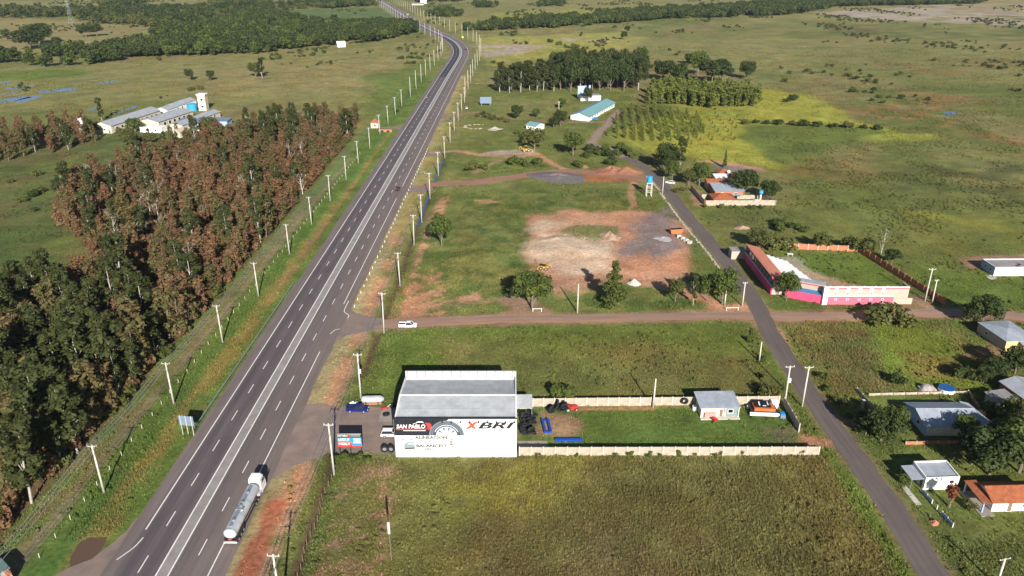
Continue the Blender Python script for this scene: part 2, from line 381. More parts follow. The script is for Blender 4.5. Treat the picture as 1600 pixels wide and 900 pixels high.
paint([(770, 22), (900, 14), (1000, 12), (870, 27), (780, 36)], 'yg', 20, 15, .4, wsc=60, seed=13)
paint([(1290, 36), (1640, 44), (1640, 70), (1300, 52)], 'dark', 20, 12, .5, brk=.53, wsc=40, seed=14)
paint([(960, 62), (1600, 60), (1640, 130), (1300, 130), (1200, 110), (1020, 110)], 'dry', 40, 18, .5, wsc=60, seed=15)
# right-hand grassland
paint([(945, 222), (960, 205), (1060, 175), (1165, 163), (1195, 140), (1275, 148), (1335, 190), (1425, 212), (1275, 226), (1205, 238), (1220, 262), (1110, 254), (1010, 238)], 'yg', 12, 7, .9, wsc=25, seed=16)
paint([(1240, 205), (1480, 208), (1420, 222), (1250, 222)], 'yg', 10, 7, .7, wsc=25, seed=17)
paint([(1165, 193), (1300, 196), (1385, 206), (1310, 226), (1225, 262), (1180, 236), (1160, 218)], (.075, .10, .028), 8, 6, .85, wsc=20, seed=18)
paint([(1030, 158), (1175, 163), (1170, 186), (1075, 180)], (.16, .17, .035), 8, 3, .8, seed=19)
for k, q in enumerate([[(1360, 95), (1430, 98), (1420, 106), (1365, 103)], [(1390, 138), (1480, 148), (1545, 160), (1450, 172), (1392, 152)], [(1320, 170), (1400, 160), (1480, 170), (1420, 190), (1330, 182)],
          [(1480, 185), (1520, 195), (1500, 203), (1470, 196)], [(1510, 208), (1640, 216), (1640, 230), (1530, 219)], [(1440, 108), (1510, 110), (1500, 116), (1445, 114)], [(1500, 90), (1640, 96), (1640, 108), (1520, 104)]]):
    paint(q, 'brown', 10, 12, .75, brk=.45, wsc=16, seed=20+k, tall=.10)
paint([(1385, 258), (1640, 262), (1640, 330), (1500, 318), (1400, 292)], (.066, .070, .026), 16, 10, .8, brk=.42, wsc=18, seed=30)
paint([(1215, 255), (1360, 250), (1340, 290), (1220, 285)], 'brown', 16, 10, .45, brk=.4, wsc=18, seed=31)
paint([(1410, 330), (1560, 345), (1600, 365), (1480, 358), (1420, 345)], 'yg', 8, 5, .55, wsc=14, seed=32)
paint([(1120, 330), (1640, 340), (1640, 480), (1450, 500), (1180, 480)], (.10, .112, .032), 14, 8, .6, wsc=20, seed=33)
paint([(1420, 420), (1640, 440), (1640, 485), (1450, 480)], 'lush', 8, 5, .8, wsc=12, seed=34)
# between the highway and the side street
paint([(700, 130), (800, 150), (1000, 140), (960, 200), (1010, 262), (990, 270), (720, 280), (690, 260), (720, 190)], 'mid', 14, 6, .75, wsc=25, seed=40)
paint([(770, 150), (880, 160), (860, 185), (790, 180)], 'dry', 10, 6, .7, wsc=18, seed=41)
paint([(620, 500), (650, 400), (690, 300), (820, 290), (1040, 300), (1110, 400), (1150, 480), (1000, 492)], (.085, .105, .030), 6, 4, .85, wsc=14, seed=42)
paint([(690, 430), (720, 320), (800, 330), (820, 440), (760, 490)], (.125, .12, .042), 8, 6, .6, brk=.42, wsc=12, seed=43)
paint([(820, 340), (870, 326), (930, 332), (1000, 326), (1062, 345), (1076, 400), (1085, 435), (1005, 442), (940, 438), (900, 458), (858, 456), (835, 420), (818, 395), (825, 365)], 'soil', 7, 5, 1, short=.03, wsc=9, seed=44)
paint([(870, 362), (900, 350), (965, 352), (975, 368), (930, 378), (880, 372)], (.115, .115, .042), 2, 2.5, .9, short=.9, wsc=8, seed=45)
paint([(822, 390), (848, 364), (898, 366), (962, 388), (955, 420), (890, 430), (838, 412)], 'sand', 10, 4, 1.0, wsc=9, seed=46)
paint([(818, 357), (848, 344), (888, 350), (850, 365), (824, 366)], 'sand', 4, 3, .9, wsc=8, seed=47)
paint([(1000, 338), (1045, 324), (1056, 350), (1064, 380), (1050, 398), (1028, 410), (995, 408), (972, 395), (980, 372), (990, 355)], 'gravel', 9, 5, .95, wsc=8, short=0.02, seed=48)
paint([(985, 398), (1015, 392), (1020, 410), (990, 408)], 'soil', 3, 2, .7, wsc=7, seed=49)
paint([(950, 425), (1040, 424), (1085, 448), (1150, 484), (1190, 497), (1150, 499), (1095, 472), (1050, 456), (975, 442)], 'soil', 2.5, 2, .95, short=.05, wsc=7, seed=50)
paint([(640, 345), (695, 308), (704, 318), (668, 375), (650, 425), (705, 440), (690, 472), (735, 458), (778, 466), (735, 478), (650, 502), (596, 503), (612, 470), (636, 430), (630, 408)], 'soil', 2, 2.5, .95, short=.15, brk=.44, wsc=7, seed=51)
paint([(618, 505), (645, 440), (668, 445), (672, 480), (650, 508)], 'soil', 2, 2, .9, short=.1, brk=.36, wsc=7, seed=52)
for k, q in enumerate([[(712, 465), (740, 461), (776, 468), (765, 475), (718, 474)], [(745, 313), (785, 312), (782, 318), (750, 318)], [(660, 430), (690, 425), (690, 440), (665, 442)], [(1060, 353), (1080, 355), (1078, 365), (1062, 362)]]):
    paint(q, 'soil', 1.5, 1.5, .9, short=.1, wsc=5, seed=53+k)
paint([(815, 300), (985, 292), (1000, 322), (830, 330)], (.10, .11, .035), 6, 5, .8, wsc=14, seed=58)
paint([(955, 225), (1000, 240), (1000, 262), (930, 262), (860, 255), (800, 250), (720, 262), (712, 275), (800, 268), (880, 275)], 'mid', 5, 4, .6, wsc=12, seed=59)
paint([(930, 262), (985, 262), (1000, 280), (960, 286), (900, 282)], 'red', 5, 4, .75, short=.05, wsc=10, seed=60)
paint([(760, 236), (840, 232), (842, 243), (790, 246), (740, 244)], 'pale', 4, 3, .85, short=.1, wsc=8, seed=61)
for k, q in enumerate([[(640, 480), (680, 380), (720, 300), (830, 300), (815, 470), (740, 492)], [(820, 300), (1000, 300), (1010, 322), (840, 330)], [(880, 455), (1050, 450), (1080, 485), (880, 490)], [(700, 250), (850, 245), (860, 262), (720, 275)]]):
    paint(q, (.040, .072, .018), 4, 4, .65, brk=.52, wsc=9, seed=160+k); paint(q, (.17, .155, .055), 5, 4, .45, brk=.54, wsc=11, seed=170+k)
paint([(1110, 478), (1160, 470), (1205, 478), (1240, 505), (1232, 540), (1205, 522), (1160, 508), (1115, 502)], 'soil', 4, 3, .85, short=.05, wsc=7, seed=180)
# fields round the warehouse
paint([(-30, 161), (70, 161), (70, 203), (-30, 203)], (.094, .102, .032), 3, 3, .92, px=False, tall=.0, short=1, wsc=16, seed=62)
paint([(-30, 190), (68, 185), (70, 203), (-30, 203)], 'lush', 8, 6, .55, px=False, wsc=14, seed=63)
paint([(-37, 158), (-18, 158), (-22, 200), (-37, 198)], 'lush', 6, 4, .85, px=False, tall=0, wsc=9, seed=64)
paint([(-20, 165), (-8, 163), (-12, 195), (-22, 195)], 'dry', 6, 5, .5, px=False, brk=.45, wsc=7, seed=65)
paint([(20, 163), (66, 163), (60, 182), (30, 190)], 'brown', 10, 6, .22, px=False, brk=.4, wsc=12, seed=66)
paint([(-36, 60), (70, 60), (70, 136.5), (-36, 136.5)], (.112, .106, .038), 2, 2, 1, px=False, tall=.55, short=1, wsc=10, seed=67)
paint([(-14, 60), (69, 60), (69, 136), (-4, 136)], 'field', 14, 9, .85, px=False, tall=1.0, wsc=14, seed=68)
paint([(-6, 80), (30, 80), (34, 118), (-4, 112)], (.125, .082, .045), 12, 8, .5, px=False, brk=.4, wsc=11, seed=69)
paint([(-12, 120), (8, 118), (14, 136), (-22, 136)], 'yg', 8, 6, .40, px=False, brk=.4, wsc=9, seed=70)
paint([(-37, 100), (-22, 100), (-24, 134), (-36, 134)], 'dirt', 2, 2, .7, px=False, brk=.62, tall=.1, short=.4, wsc=6, seed=71)
paint([(67, 60), (71.5, 60), (71.5, 190), (67.5, 190)], 'lush', 2, 1.2, .9, px=False, tall=.2, short=1, wsc=8, seed=72)
paint([(2, 138), (64.5, 138), (64.5, 156), (2, 156)], (.070, .105, .026), 1, .5, 1, px=False, tall=0, short=.5, seed=73)
paint([(4, 145), (14, 143), (18, 153), (8, 154)], 'dirt', 3, 2.5, .8, px=False, short=.1, wsc=6, seed=74)
paint([(52, 139), (64, 138.5), (64, 148), (56, 148)], 'path', 3, 2, .6, px=False, brk=.4, short=.3, wsc=5, seed=75)
paint([(14, 155), (34, 156), (34, 157), (14, 156.4)], 'soil', 1.2, .6, .8, px=False, short=.3, seed=76)
# east of the side street
paint([(77, 60), (170, 60), (170, 203), (77, 203)], (.088, .108, .030), 4, 2, .9, px=False, tall=.15, short=1, wsc=14, seed=77)
paint([(78, 163), (98, 163), (104, 205), (79, 205)], (.135, .105, .045), 4, 3, .75, px=False, tall=.8, brk=.35, wsc=8, seed=78)
paint([(97, 168), (122, 166), (126, 200), (104, 203)], (.115, .148, .026), 5, 3, .85, px=False, tall=.1, wsc=9, seed=79)
paint([(104, 172), (118, 170), (120, 182), (106, 184)], 'brown', 5, 3, .5, px=False, wsc=7, seed=80)
paint([(122, 168), (132, 172), (128, 204), (122, 200)], (.14, .13, .045), 4, 3, .8, px=False, tall=.8, wsc=7, seed=81)
paint([(79, 150), (92, 150), (92, 162), (79, 162)], 'mid', 4, 3, .8, px=False, wsc=7, seed=82)
paint([(78, 60), (110, 60), (104, 112), (80, 118)], (.085, .092, .030), 4, 3, .8, px=False, tall=.5, wsc=8, seed=83)
paint([(79, 206), (128, 206), (126, 214), (96, 213), (84, 222), (79, 216)], 'lush', 2, 1.5, .8, px=False, wsc=8, seed=84)
paint([(98, 219), (126, 219), (130, 245), (124, 259), (96, 260), (98, 240)], 'lush', 2, 1.5, .9, px=False, tall=0, short=.5, wsc=8, seed=85)
paint([(95, 217.5), (126, 217.5), (120, 225), (110, 231), (103, 242), (101, 255), (95, 255)], 'pale', 2.5, 1.5, .75, px=False, short=.02, wsc=6, seed=86)
paint([(108, 226), (122, 221), (120, 226), (106, 234), (100, 242)], 'soil', 2, 1, .7, px=False, short=.1, wsc=6, seed=87)
paint([(83, 318), (113, 318), (113, 345), (84, 345)], (.12, .12, .05), 2, 1, .8, px=False, short=.6, seed=88)
paint([(1110, 257), (1145, 256), (1190, 262), (1190, 270), (1140, 270), (1120, 262)], 'gravel', 3, 2, .9, short=0, wsc=6, seed=89)
paint([(1090, 252), (1112, 250), (1195, 262), (1195, 266), (1140, 259)], 'soil', 3, 1.5, .8, short=0, wsc=6, seed=90)
paint([(1078, 290), (1096, 300), (1100, 322), (1082, 322)], 'dirt', 2, 1.5, .8, short=.05, wsc=6, seed=91)
paint([(1490, 402), (1640, 396), (1640, 412), (1535, 416), (1522, 424)], 'dirt', 2.5, 1.5, .9, short=.05, wsc=7, seed=92)
paint([(1500, 560), (1560, 530), (1640, 560), (1640, 575), (1560, 560)], 'dirt', 2, 1.5, .6, short=.1, wsc=5, seed=93)
paint([(1108, 340), (1210, 335), (1250, 375), (1160, 400)], (.11, .105, .040), 5, 4, .7, tall=.5, wsc=9, seed=94)
# wood floor, clearing and the highway verges
WOOD = [(-93.5, 170), (-93.5, 430), (-100, 500), (-140, 492), (-175, 445), (-188, 400), (-205, 352), (-192, 312), (-170, 280), (-150, 262), (-140, 236), (-150, 214), (-172, 190), (-172, 60), (-97, 60), (-94, 125)]
paint([(-94, 100), (-94, 470), (-300, 470), (-300, 100)], (.055, .078, .026), 8, 4, .9, px=False, wsc=20, seed=95)
paint([(-94, 100), (-94, 470), (-320, 470), (-320, 100)], (.115, .088, .045), 8, 6, .6, px=False, brk=.50, wsc=22, seed=195); paint([(-94, 100), (-94, 470), (-320, 470), (-320, 100)], (.095, .115, .035), 8, 6, .5, px=False, brk=.53, wsc=14, seed=196)
paint(WOOD, 'litter', 5, 4, .95, px=False, short=.2, wsc=12, seed=96)
paint([(-95, 118), (-101, 70), (-116, 70), (-112, 130), (-100, 180), (-94, 180)], (.10, .065, .04), 3, 2, .7, px=False, wsc=6, seed=97)
xc = -62.2+0.0098*Y; near = (Y > 60) & (Y < 690); D = X-xc
def band(a, b, k, al=1.0, soft=1.2, warp=1.0, short=None, brk=0.0, seed=0.0, tall=None, y0=60, y1=690):
    sel = np.where(near & (D > a-4) & (D < b+4) & (Y > y0) & (Y < y1))[0]; x, y = X[sel], Y[sel]
    w_ = (fbm(x, y, 6, 4, seed+0.7)-0.5)*2.4*warp
    d = np.minimum(D[sel]-a, b-D[sel])+w_
    w = smooth(-soft/2, soft/2, d)*al
    if brk: w = w*smooth(brk-0.09, brk+0.09, fbm(x, y*0.5, 4, 4, seed+3.9))
    c = K[k] if isinstance(k, str) else np.array(k)*np.array((1.10, 1.14, 1.02))
    C[sel] = C[sel]*(1-w[:, None])+c*w[:, None]
    if short is not None: SHORT[sel] = SHORT[sel]*(1-w)+short*w
    if tall is not None: TALL[sel] = TALL[sel]*(1-w)+tall*w
band(-33, -10.5, (.085, .12, .030), 1, 2, 1, short=1, seed=1)
band(-23, -18.5, (.060, .098, .024), .8, 2, 1.2, tall=.35, seed=2)
band(-18.8, -13.8, (.155, .112, .042), .7, 1.6, 1.4, brk=.44, seed=3, tall=.35, y1=330)
band(-16.6, -14.8, (.19, .12, .06), .9, 1.0, 1.0, brk=.36, seed=4, short=.3, y0=215, y1=480)
band(-32.5, -26.5, (.14, .105, .055), .7, 2, 1.2, brk=.38, seed=5, y1=330)
band(-27.8, -25.6, (.17, .13, .10), .65, 1.4, .9, short=.2, seed=6, y1=400)
band(10.5, 23, (.125, .122, .042), .95, 2, 1.2, short=1, seed=7)
band(10.5, 15.5, (.245, .195, .120), .85, 2.2, 1.4, short=.3, seed=8)
band(14.2, 19.0, 'soil', .85, 1.6, 1.6, brk=.40, short=.2, seed=9, y1=360)
band(12.6, 16.4, 'red', .85, 1.2, .8, short=.1, seed=10, y1=123)
band(13.5, 20, (.205, .175, .06), .7, 2, 1.5, seed=11, y0=280)
band(20.3, 26, (.070, .095, .026), .75, 1.6, 1.2, tall=.5, seed=12, y1=420)
for k, q in enumerate([DITCH, DITCH2, DITCH3, DITCH4]): stroke(q, (.09, .055, .035), .8, 1.0, .5, .9, .2)
stroke(SCHOOLPATH, 'dirt', 1.8, 1.5, .8, .9, .05); stroke(TRACK2, 'soil', 2.2, 2, 1.2, .9, .05); stroke(TRACK3, 'soil', 2.0, 2, 1, .9, .05)
stroke([P(960, 390), P(990, 322), P(985, 300), P(990, 285)], 'soil', 1.4, 1.5, .8, .7, .1, brk=.35)
stroke([P(740, 270), P(765, 258), P(782, 250)], 'dirt', 1.6, 1.5, 1, .7, .1)
stroke([P(700, 130), P(780, 131)], 'soil', 1.8, 2, 1, .9, .1)
stroke([P(40, 66), P(170, 66)], 'pale', 4, 4, 1, .7, .1)
stroke([P(800, 470), P(835, 486), P(790, 500)], 'dirt', 4.5, 2.5, 1.5, .85, .05)
stroke([(76, 150.5), (83, 150)], 'dirt', 1.6, 1.2, .7, .85, .1); stroke([(66, 143), (72, 142)], 'soil', 1.8, 1.2, .8, .9, .05)
stroke([P(1450, 480), P(1432, 465), P(1415, 474)], 'dirt', 2.5, 1.5, 1, .8, .05)
# grass is worn off along the carriageways
dh = ldist(X, Y, HWY); ds = ldist(X, Y, STREET); dx_ = ldist(X, Y, CROSS); dt = ldist(X, Y, TRACK); dfm = ldist(X, Y, FARMTRACK)
for dd, hw in ((dh, 11.4), (ds, 2.9), (dx_, 3.0), (dt, 3.0), (dfm, 2.2)):
    w = smooth(hw+.6, hw+1.6, dd); SHORT *= w; TALL *= w
for dd, hw, al_ in ((dx_, 3.3, .7), (dt, 3.6, .7), (dfm, 2.4, .7), (ds, 2.7, .35)):
    w = (1-smooth(hw, hw+1.6, dd+(n3-.5)*2.4))[:, None]*al_; C[:] = C*(1-w)+K['dirt']*w
C *= (0.66+0.68*n3)[:, None]*(0.80+0.40*n4)[:, None]*(0.90+0.2*fbm(X, Y, 25, 3, 11.1))[:, None]
# yellow / green drift inside every sward
dr = ((fbm(X, Y, 16, 4, 21.0)-0.5)*0.6)[:, None]; C[:, 0:1] *= 1+dr*.5; C[:, 2:3] *= 1-dr*.3
C *= np.array((1.15, 1.09, 1.05))*np.interp(Y, [100, 300, 1200], [1.0, 1.04, 1.12])[:, None]
C = np.clip(C, 0.004, 0.8)
ZG = np.zeros(NP)
for q in (DITCH, DITCH2, DITCH3, DITCH4): ZG -= 0.95*np.exp(-(ldist(X, Y, q)/1.5)**2)
ZG -= 0.7*np.exp(-(((D+15.8))/1.9)**2)*near*smooth(160, 200, Y)*(1-smooth(440, 470, Y))
PUD = PP([(108, 893), (112, 870), (122, 850), (140, 839), (168, 838), (158, 858), (140, 880), (122, 892)])
dp = sdist(X, Y, PUD); ZG -= 0.22*smooth(-1.2, .6, dp); SHORT *= 1-smooth(-.8, .2, dp); TALL *= 1-smooth(-.8, .2, dp)
# nothing grows on paved ground or under buildings
def clear(x0, x1, y0, y1, pad=.4):
    w = smooth(-pad, pad, np.minimum(np.minimum(X-x0, x1-X), np.minimum(Y-y0, y1-Y))); SHORT[:] *= 1-w; TALL[:] *= 1-w
for q in ((-52, -25, 139.5, 157), (-52, -46, 126, 160), (-52, -38, 190, 212), (-26, 2, 136.5, 158), (1, 8.4, 138, 143.2), (1.5, 5.5, 143, 153), (43.6, 53.2, 151, 158.5), (92, 109.5, 144.5, 155), (80, 90.5, 125.5, 132), (90, 105, 118.5, 126), (133, 143, 182, 197.5), (114, 120.5, 156, 160.5),
          (120, 130, 152, 165), (161, 182, 237.5, 246), (86, 97, 315.5, 324.5), (89, 104, 326, 355), (96, 114, 349, 364), (81.5, 98, 222, 253), (95, 124, 214.7, 220.5), (-52, -35, 333, 350), (-91, -70, 78, 112)): clear(*q)
w = 1-smooth(-.5, .5, sdist(X, Y, [(-73.5, 122), (-72.5, 112), (-76, 106), (-86, 98), (-90, 80), (-71, 80), (-70, 118)])); SHORT *= w; TALL *= w
# mown gardens: shorter sward
LAWN = 1-.7*smooth(-1, 1, sdist(X, Y, [(79, 112), (110, 108), (112, 160), (86, 162)]))
# hollow of the wet ditch is bare
SHORT *= smooth(-.75, -.4, ZG); TALL *= smooth(-.75, -.4, ZG)

def grid_mesh(name, keep=None):
    idx = np.arange(NP).reshape(NY, NX)
    a = idx[:-1, :-1].ravel(); b = idx[:-1, 1:].ravel(); c_ = idx[1:, 1:].ravel(); d = idx[1:, :-1].ravel()
    F = np.stack([a, b, c_, d], 1)
    if keep is not None:
        F = F[keep[F].max(1) > 0.02]; used = np.unique(F); mp = np.full(NP, -1); mp[used] = np.arange(len(used)); F = mp[F]
    else: used = np.arange(NP)
    me = bpy.data.meshes.new(name)
    me.vertices.add(len(used)); co = np.stack([X[used], Y[used], ZG[used]], 1).astype(np.float32); me.vertices.foreach_set('co', co.ravel())
    me.loops.add(F.size); me.loops.foreach_set('vertex_index', F.ravel().astype(np.int32))
    me.polygons.add(len(F)); me.polygons.foreach_set('loop_start', np.arange(0, F.size, 4, dtype=np.int32))
    me.update()
    at = me.attributes.new('Col', 'FLOAT_COLOR', 'POINT'); cc = np.ones((len(used), 4), np.float32); cc[:, :3] = C[used]; at.data.foreach_set('color', cc.ravel())
    return me, used
def ground_mat():
    m, n, l, b = nodes_of('ground_sward')
    at = n.new('ShaderNodeAttribute'); at.attribute_name = 'Col'
    geo = n.new('ShaderNodeNewGeometry')
    def noise(sc, det=5, rough=.65):
        q = n.new('ShaderNodeTexNoise'); q.inputs['Scale'].default_value = sc; q.inputs['Detail'].default_value = det; q.inputs['Roughness'].default_value = rough
        l.new(geo.outputs['Position'], q.inputs['Vector']); return q
    a = noise(.9, 6, .72); c_ = noise(.16, 5, .65)
    def rng_(src, lo, hi):
        q = n.new('ShaderNodeMapRange'); q.inputs[1].default_value = .25; q.inputs[2].default_value = .75; q.inputs[3].default_value = lo; q.inputs[4].default_value = hi
        l.new(src.outputs['Fac'], q.inputs[0]); return q
    ra = rng_(a, .45, 1.50); rc = rng_(c_, .78, 1.22)
    mu = n.new('ShaderNodeMath'); mu.operation = 'MULTIPLY'; l.new(ra.outputs[0], mu.inputs[0]); l.new(rc.outputs[0], mu.inputs[1])
    vm = n.new('ShaderNodeVectorMath'); vm.operation = 'SCALE'; l.new(at.outputs['Color'], vm.inputs[0]); l.new(mu.outputs[0], vm.inputs['Scale'])
    l.new(vm.outputs[0], b.inputs['Base Color']); b.inputs['Roughness'].default_value = .95; b.inputs['Specular IOR Level'].default_value = .1
    bp = n.new('ShaderNodeBump'); bp.inputs['Strength'].default_value = .55; bp.inputs['Distance'].default_value = .25
    l.new(a.outputs['Fac'], bp.inputs['Height']); l.new(bp.outputs['Normal'], b.inputs['Normal'])
    return m
gm, _ = grid_mesh('ground'); gm.materials.append(ground_mat())
ground = link(bpy.data.objects.new('ground', gm)); tag(ground, kind='structure')
ground['label'] = 'flat grassland with fields, soil and verges'

# ------------------------------------------------------------------ roads
def offset_line(line, d):
    out = []
    for i, p in enumerate(line):
        a = line[max(i-1, 0)]; b = line[min(i+1, len(line)-1)]
        tx, ty = b[0]-a[0], b[1]-a[1]; L = math.hypot(tx, ty); out.append((p[0]+d*ty/L, p[1]-d*tx/L))
    return out
def ribbon(name, line, d0, d1, z, m, parent=None, nx=2, jit=0.0, kind='structure'):
    v = []; f = []; uv = []; s = 0
    r = random.Random(name)
    for i, p in enumerate(line):
        if i: s += math.hypot(p[0]-line[i-1][0], p[1]-line[i-1][1])
        a = line[max(i-1, 0)]; b = line[min(i+1, len(line)-1)]; tx, ty = b[0]-a[0], b[1]-a[1]; L = math.hypot(tx, ty)
        for k in range(nx):
            d = d0+(d1-d0)*k/(nx-1)
            if jit and k in (0, nx-1): d += r.uniform(-jit, jit)
            v.append((p[0]+d*ty/L, p[1]-d*tx/L, z)); uv.append((d, s))
    for i in range(len(line)-1):
        for k in range(nx-1): f.append((i*nx+k, i*nx+k+1, (i+1)*nx+k+1, (i+1)*nx+k))
    me = bpy.data.meshes.new(name); me.from_pydata(v, [], f); me.materials.append(m)
    ul = me.uv_layers.new(name='UVMap')
    for lp in me.loops: ul.data[lp.index].uv = uv[lp.vertex_index]
    o = link(bpy.data.objects.new(name, me), parent)
    if parent is None: o['kind'] = kind
    return o
def road_mat(name, stops, gain=1.0, blotch=0.18):
    """asphalt: colour across the carriageway (lanes, wheel tracks, shoulders) plus patches and wear"""
    m, n, l, b = nodes_of(name)
    uv = n.new('ShaderNodeUVMap'); sx = n.new('ShaderNodeSeparateXYZ'); l.new(uv.outputs[0], sx.inputs[0])
    mr = n.new('ShaderNodeMapRange'); mr.inputs[1].default_value = -12; mr.inputs[2].default_value = 12; l.new(sx.outputs[0], mr.inputs[0])
    cr = n.new('ShaderNodeValToRGB'); el = cr.color_ramp.elements
    for i, (d, c) in enumerate(stops):
        e = el[i] if i < 2 else el.new(.5)
        e.position = (d+12)/24.0; e.color = (*c, 1)
    l.new(mr.outputs[0], cr.inputs[0])
    mp = n.new('ShaderNodeMapping'); mp.inputs['Scale'].default_value = (1, .12, 1); l.new(uv.outputs[0], mp.inputs[0])
    no = n.new('ShaderNodeTexNoise'); no.inputs['Scale'].default_value = .6; no.inputs['Detail'].default_value = 7; no.inputs['Roughness'].default_value = .7; l.new(mp.outputs[0], no.inputs['Vector'])
    r2 = n.new('ShaderNodeMapRange'); r2.inputs[1].default_value = .25; r2.inputs[2].default_value = .75; r2.inputs[3].default_value = 1-blotch; r2.inputs[4].default_value = 1+blotch; l.new(no.outputs['Fac'], r2.inputs[0])
    vm = n.new('ShaderNodeVectorMath'); vm.operation = 'SCALE'; l.new(cr.outputs[0], vm.inputs[0]); l.new(r2.outputs[0], vm.inputs['Scale'])
    m3 = n.new('ShaderNodeMapping'); m3.inputs['Scale'].default_value = (1.6, .02, 1); l.new(uv.outputs[0], m3.inputs[0])
    n3_ = n.new('ShaderNodeTexNoise'); n3_.inputs['Scale'].default_value = 1.0; n3_.inputs['Detail'].default_value = 4; l.new(m3.outputs[0], n3_.inputs['Vector'])
    r3 = n.new('ShaderNodeMapRange'); r3.inputs[1].default_value = .3; r3.inputs[2].default_value = .7; r3.inputs[3].default_value = .88; r3.inputs[4].default_value = 1.12; l.new(n3_.outputs['Fac'], r3.inputs[0])
    n4_ = n.new('ShaderNodeTexVoronoi'); n4_.inputs['Scale'].default_value = .09; n4_.feature = 'F1'; l.new(uv.outputs[0], n4_.inputs['Vector'])
    r4 = n.new('ShaderNodeMapRange'); r4.inputs[3].default_value = .92; r4.inputs[4].default_value = 1.08; l.new(n4_.outputs['Color'], r4.inputs[0])
    v2 = n.new('ShaderNodeVectorMath'); v2.operation = 'SCALE'; l.new(vm.outputs[0], v2.inputs[0]); l.new(r3.outputs[0], v2.inputs['Scale'])
    v3 = n.new('ShaderNodeVectorMath'); v3.operation = 'SCALE'; l.new(v2.outputs[0], v3.inputs[0]); l.new(r4.outputs[0], v3.inputs['Scale'])
    l.new(v3.outputs[0], b.inputs['Base Color']); b.inputs['Roughness'].default_value = .85; b.inputs['Specular IOR Level'].default_value = .25
    return m
lane = (.112, .092, .094); trk = (.092, .076, .080); sh = (.150, .122, .120)
hw_mat = road_mat('highway_asphalt', [(-10.9, (.15, .12, .11)), (-8.6, sh), (-8.0, lane), (-6.6, (.080, .067, .074)), (-5.2, lane), (-4.5, (.106, .089, .093)), (-3.0, trk), (-1.2, (.112, .094, .097)),
    (1.2, (.114, .095, .097)), (2.6, (.104, .087, .091)), (4.5, (.114, .095, .098)), (6.4, trk), (7.8, lane), (8.4, sh), (10.9, (.165, .13, .115))], blotch=.14)
highway = ribbon('highway', HWY, -10.9, 11.0, .03, hw_mat, nx=9, jit=.22)
highway['label'] = 'four lane asphalt highway with painted median'
m_new = road_mat('new_asphalt', [(-9, (.045, .044, .052)), (9, (.045, .044, .052))], blotch=.1)
i0 = min(range(len(HWY)), key=lambda i: abs(HWY[i][1]-P(0, 120)[1])); i1 = min(range(len(HWY)), key=lambda i: math.hypot(HWY[i][0]-P(686, 54)[0], HWY[i][1]-P(686, 54)[1]))
ribbon('resurfaced_lane', HWY[i0:i1], -7.6, -1.3, .034, m_new, highway)
ribbon('median_band', HWY, -.92, .92, .036, M['median'], highway)
for d in (-1.08, 1.08): ribbon('median_line', HWY, d-.14, d+.14, .041, M['line_white'], highway)
LN = [p for p in HWY]
def cut(line, y0, y1): return [p for p in line if y0 <= p[1] <= y1]
ribbon('edge_line', [p for p in HWY if p[1] > 112], -8.14, -7.88, .038, M['line_white'], highway)
ribbon('edge_line', cut(HWY, 40, 188), 7.95, 8.17, .038, M['line_white'], highway)
ribbon('edge_line', cut(HWY, 212, 330), 7.95, 8.17, .038, M['line_white'], highway)
ribbon('edge_line', [p for p in HWY if p[1] > 344 or p[0] < -150], 7.95, 8.17, .038, M['line_white'], highway)
# curls of the edge lines at the junctions
def curl(pts): ribbon('edge_line', spline([P(*q) for q in pts], .8), -.11, .11, .040, M['line_white'], highway)
curl([(545, 470), (540, 480), (538, 487), (545, 493), (543, 497)]); curl([(516, 522), (523, 516), (531, 514)]); curl([(224, 840), (210, 855), (195, 866), (182, 875)]); curl([(656, 270), (662, 268), (664, 272)])
dash = MB().add([(-.1, -2.1, 0), (.1, -2.1, 0), (.1, 2.1, 0), (-.1, 2.1, 0)], [(0, 1, 2, 3)]).mesh('lane_dash', M['line_white'])
acc = 0; last = HWY[0]; nd = 0
cum = [0]
for a, b in zip(HWY[:-1], HWY[1:]): cum.append(cum[-1]+math.hypot(b[0]-a[0], b[1]-a[1]))
def along(s):
    i = max(0, min(len(cum)-2, int(np.searchsorted(cum, s))-1)); a, b = HWY[i], HWY[i+1]; t = (s-cum[i])/(cum[i+1]-cum[i]+1e-9)
    return (a[0]+(b[0]-a[0])*t, a[1]+(b[1]-a[1])*t, math.atan2(b[1]-a[1], b[0]-a[0]))
s = 105.5-40+.0-24
while s < cum[-1]-10 and nd < 240:
    for d in (-4.5, 4.55):
        x, y, an = along(s+(0 if d < 0 else 4.3)); o = inst('lane_dash', dash, highway, (x+d*math.sin(an), y-d*math.cos(an), .043), (0, 0, an-math.pi/2)); nd += 1
    s += 11.95
# junction aprons
def flat(name, pts, z, m, parent=None, jit=.3, px=True, kind='structure'):
    q = PP(pts) if px else pts
    q2 = []; r = random.Random(name)
    for i in range(len(q)):
        a, b = q[i], q[(i+1) % len(q)]; k = max(1, int(math.hypot(b[0]-a[0], b[1]-a[1])/1.2))
        for j in range(k): q2.append((a[0]+(b[0]-a[0])*j/k+r.uniform(-jit, jit), a[1]+(b[1]-a[1])*j/k+r.uniform(-jit, jit), z))
    tri = tessellate_polygon([[Vector(p) for p in q2]]); fs = []
    for t3 in tri:
        a, b, c_ = (q2[i] for i in t3); fs.append(tuple(t3) if (b[0]-a[0])*(c_[1]-a[1])-(b[1]-a[1])*(c_[0]-a[0]) > 0 else tuple(t3)[::-1])
    me = bpy.data.meshes.new(name); me.from_pydata(q2, [], fs); me.materials.append(m)
    o = link(bpy.data.objects.new(name, me), parent)
    if parent is None: o['kind'] = kind
    return o
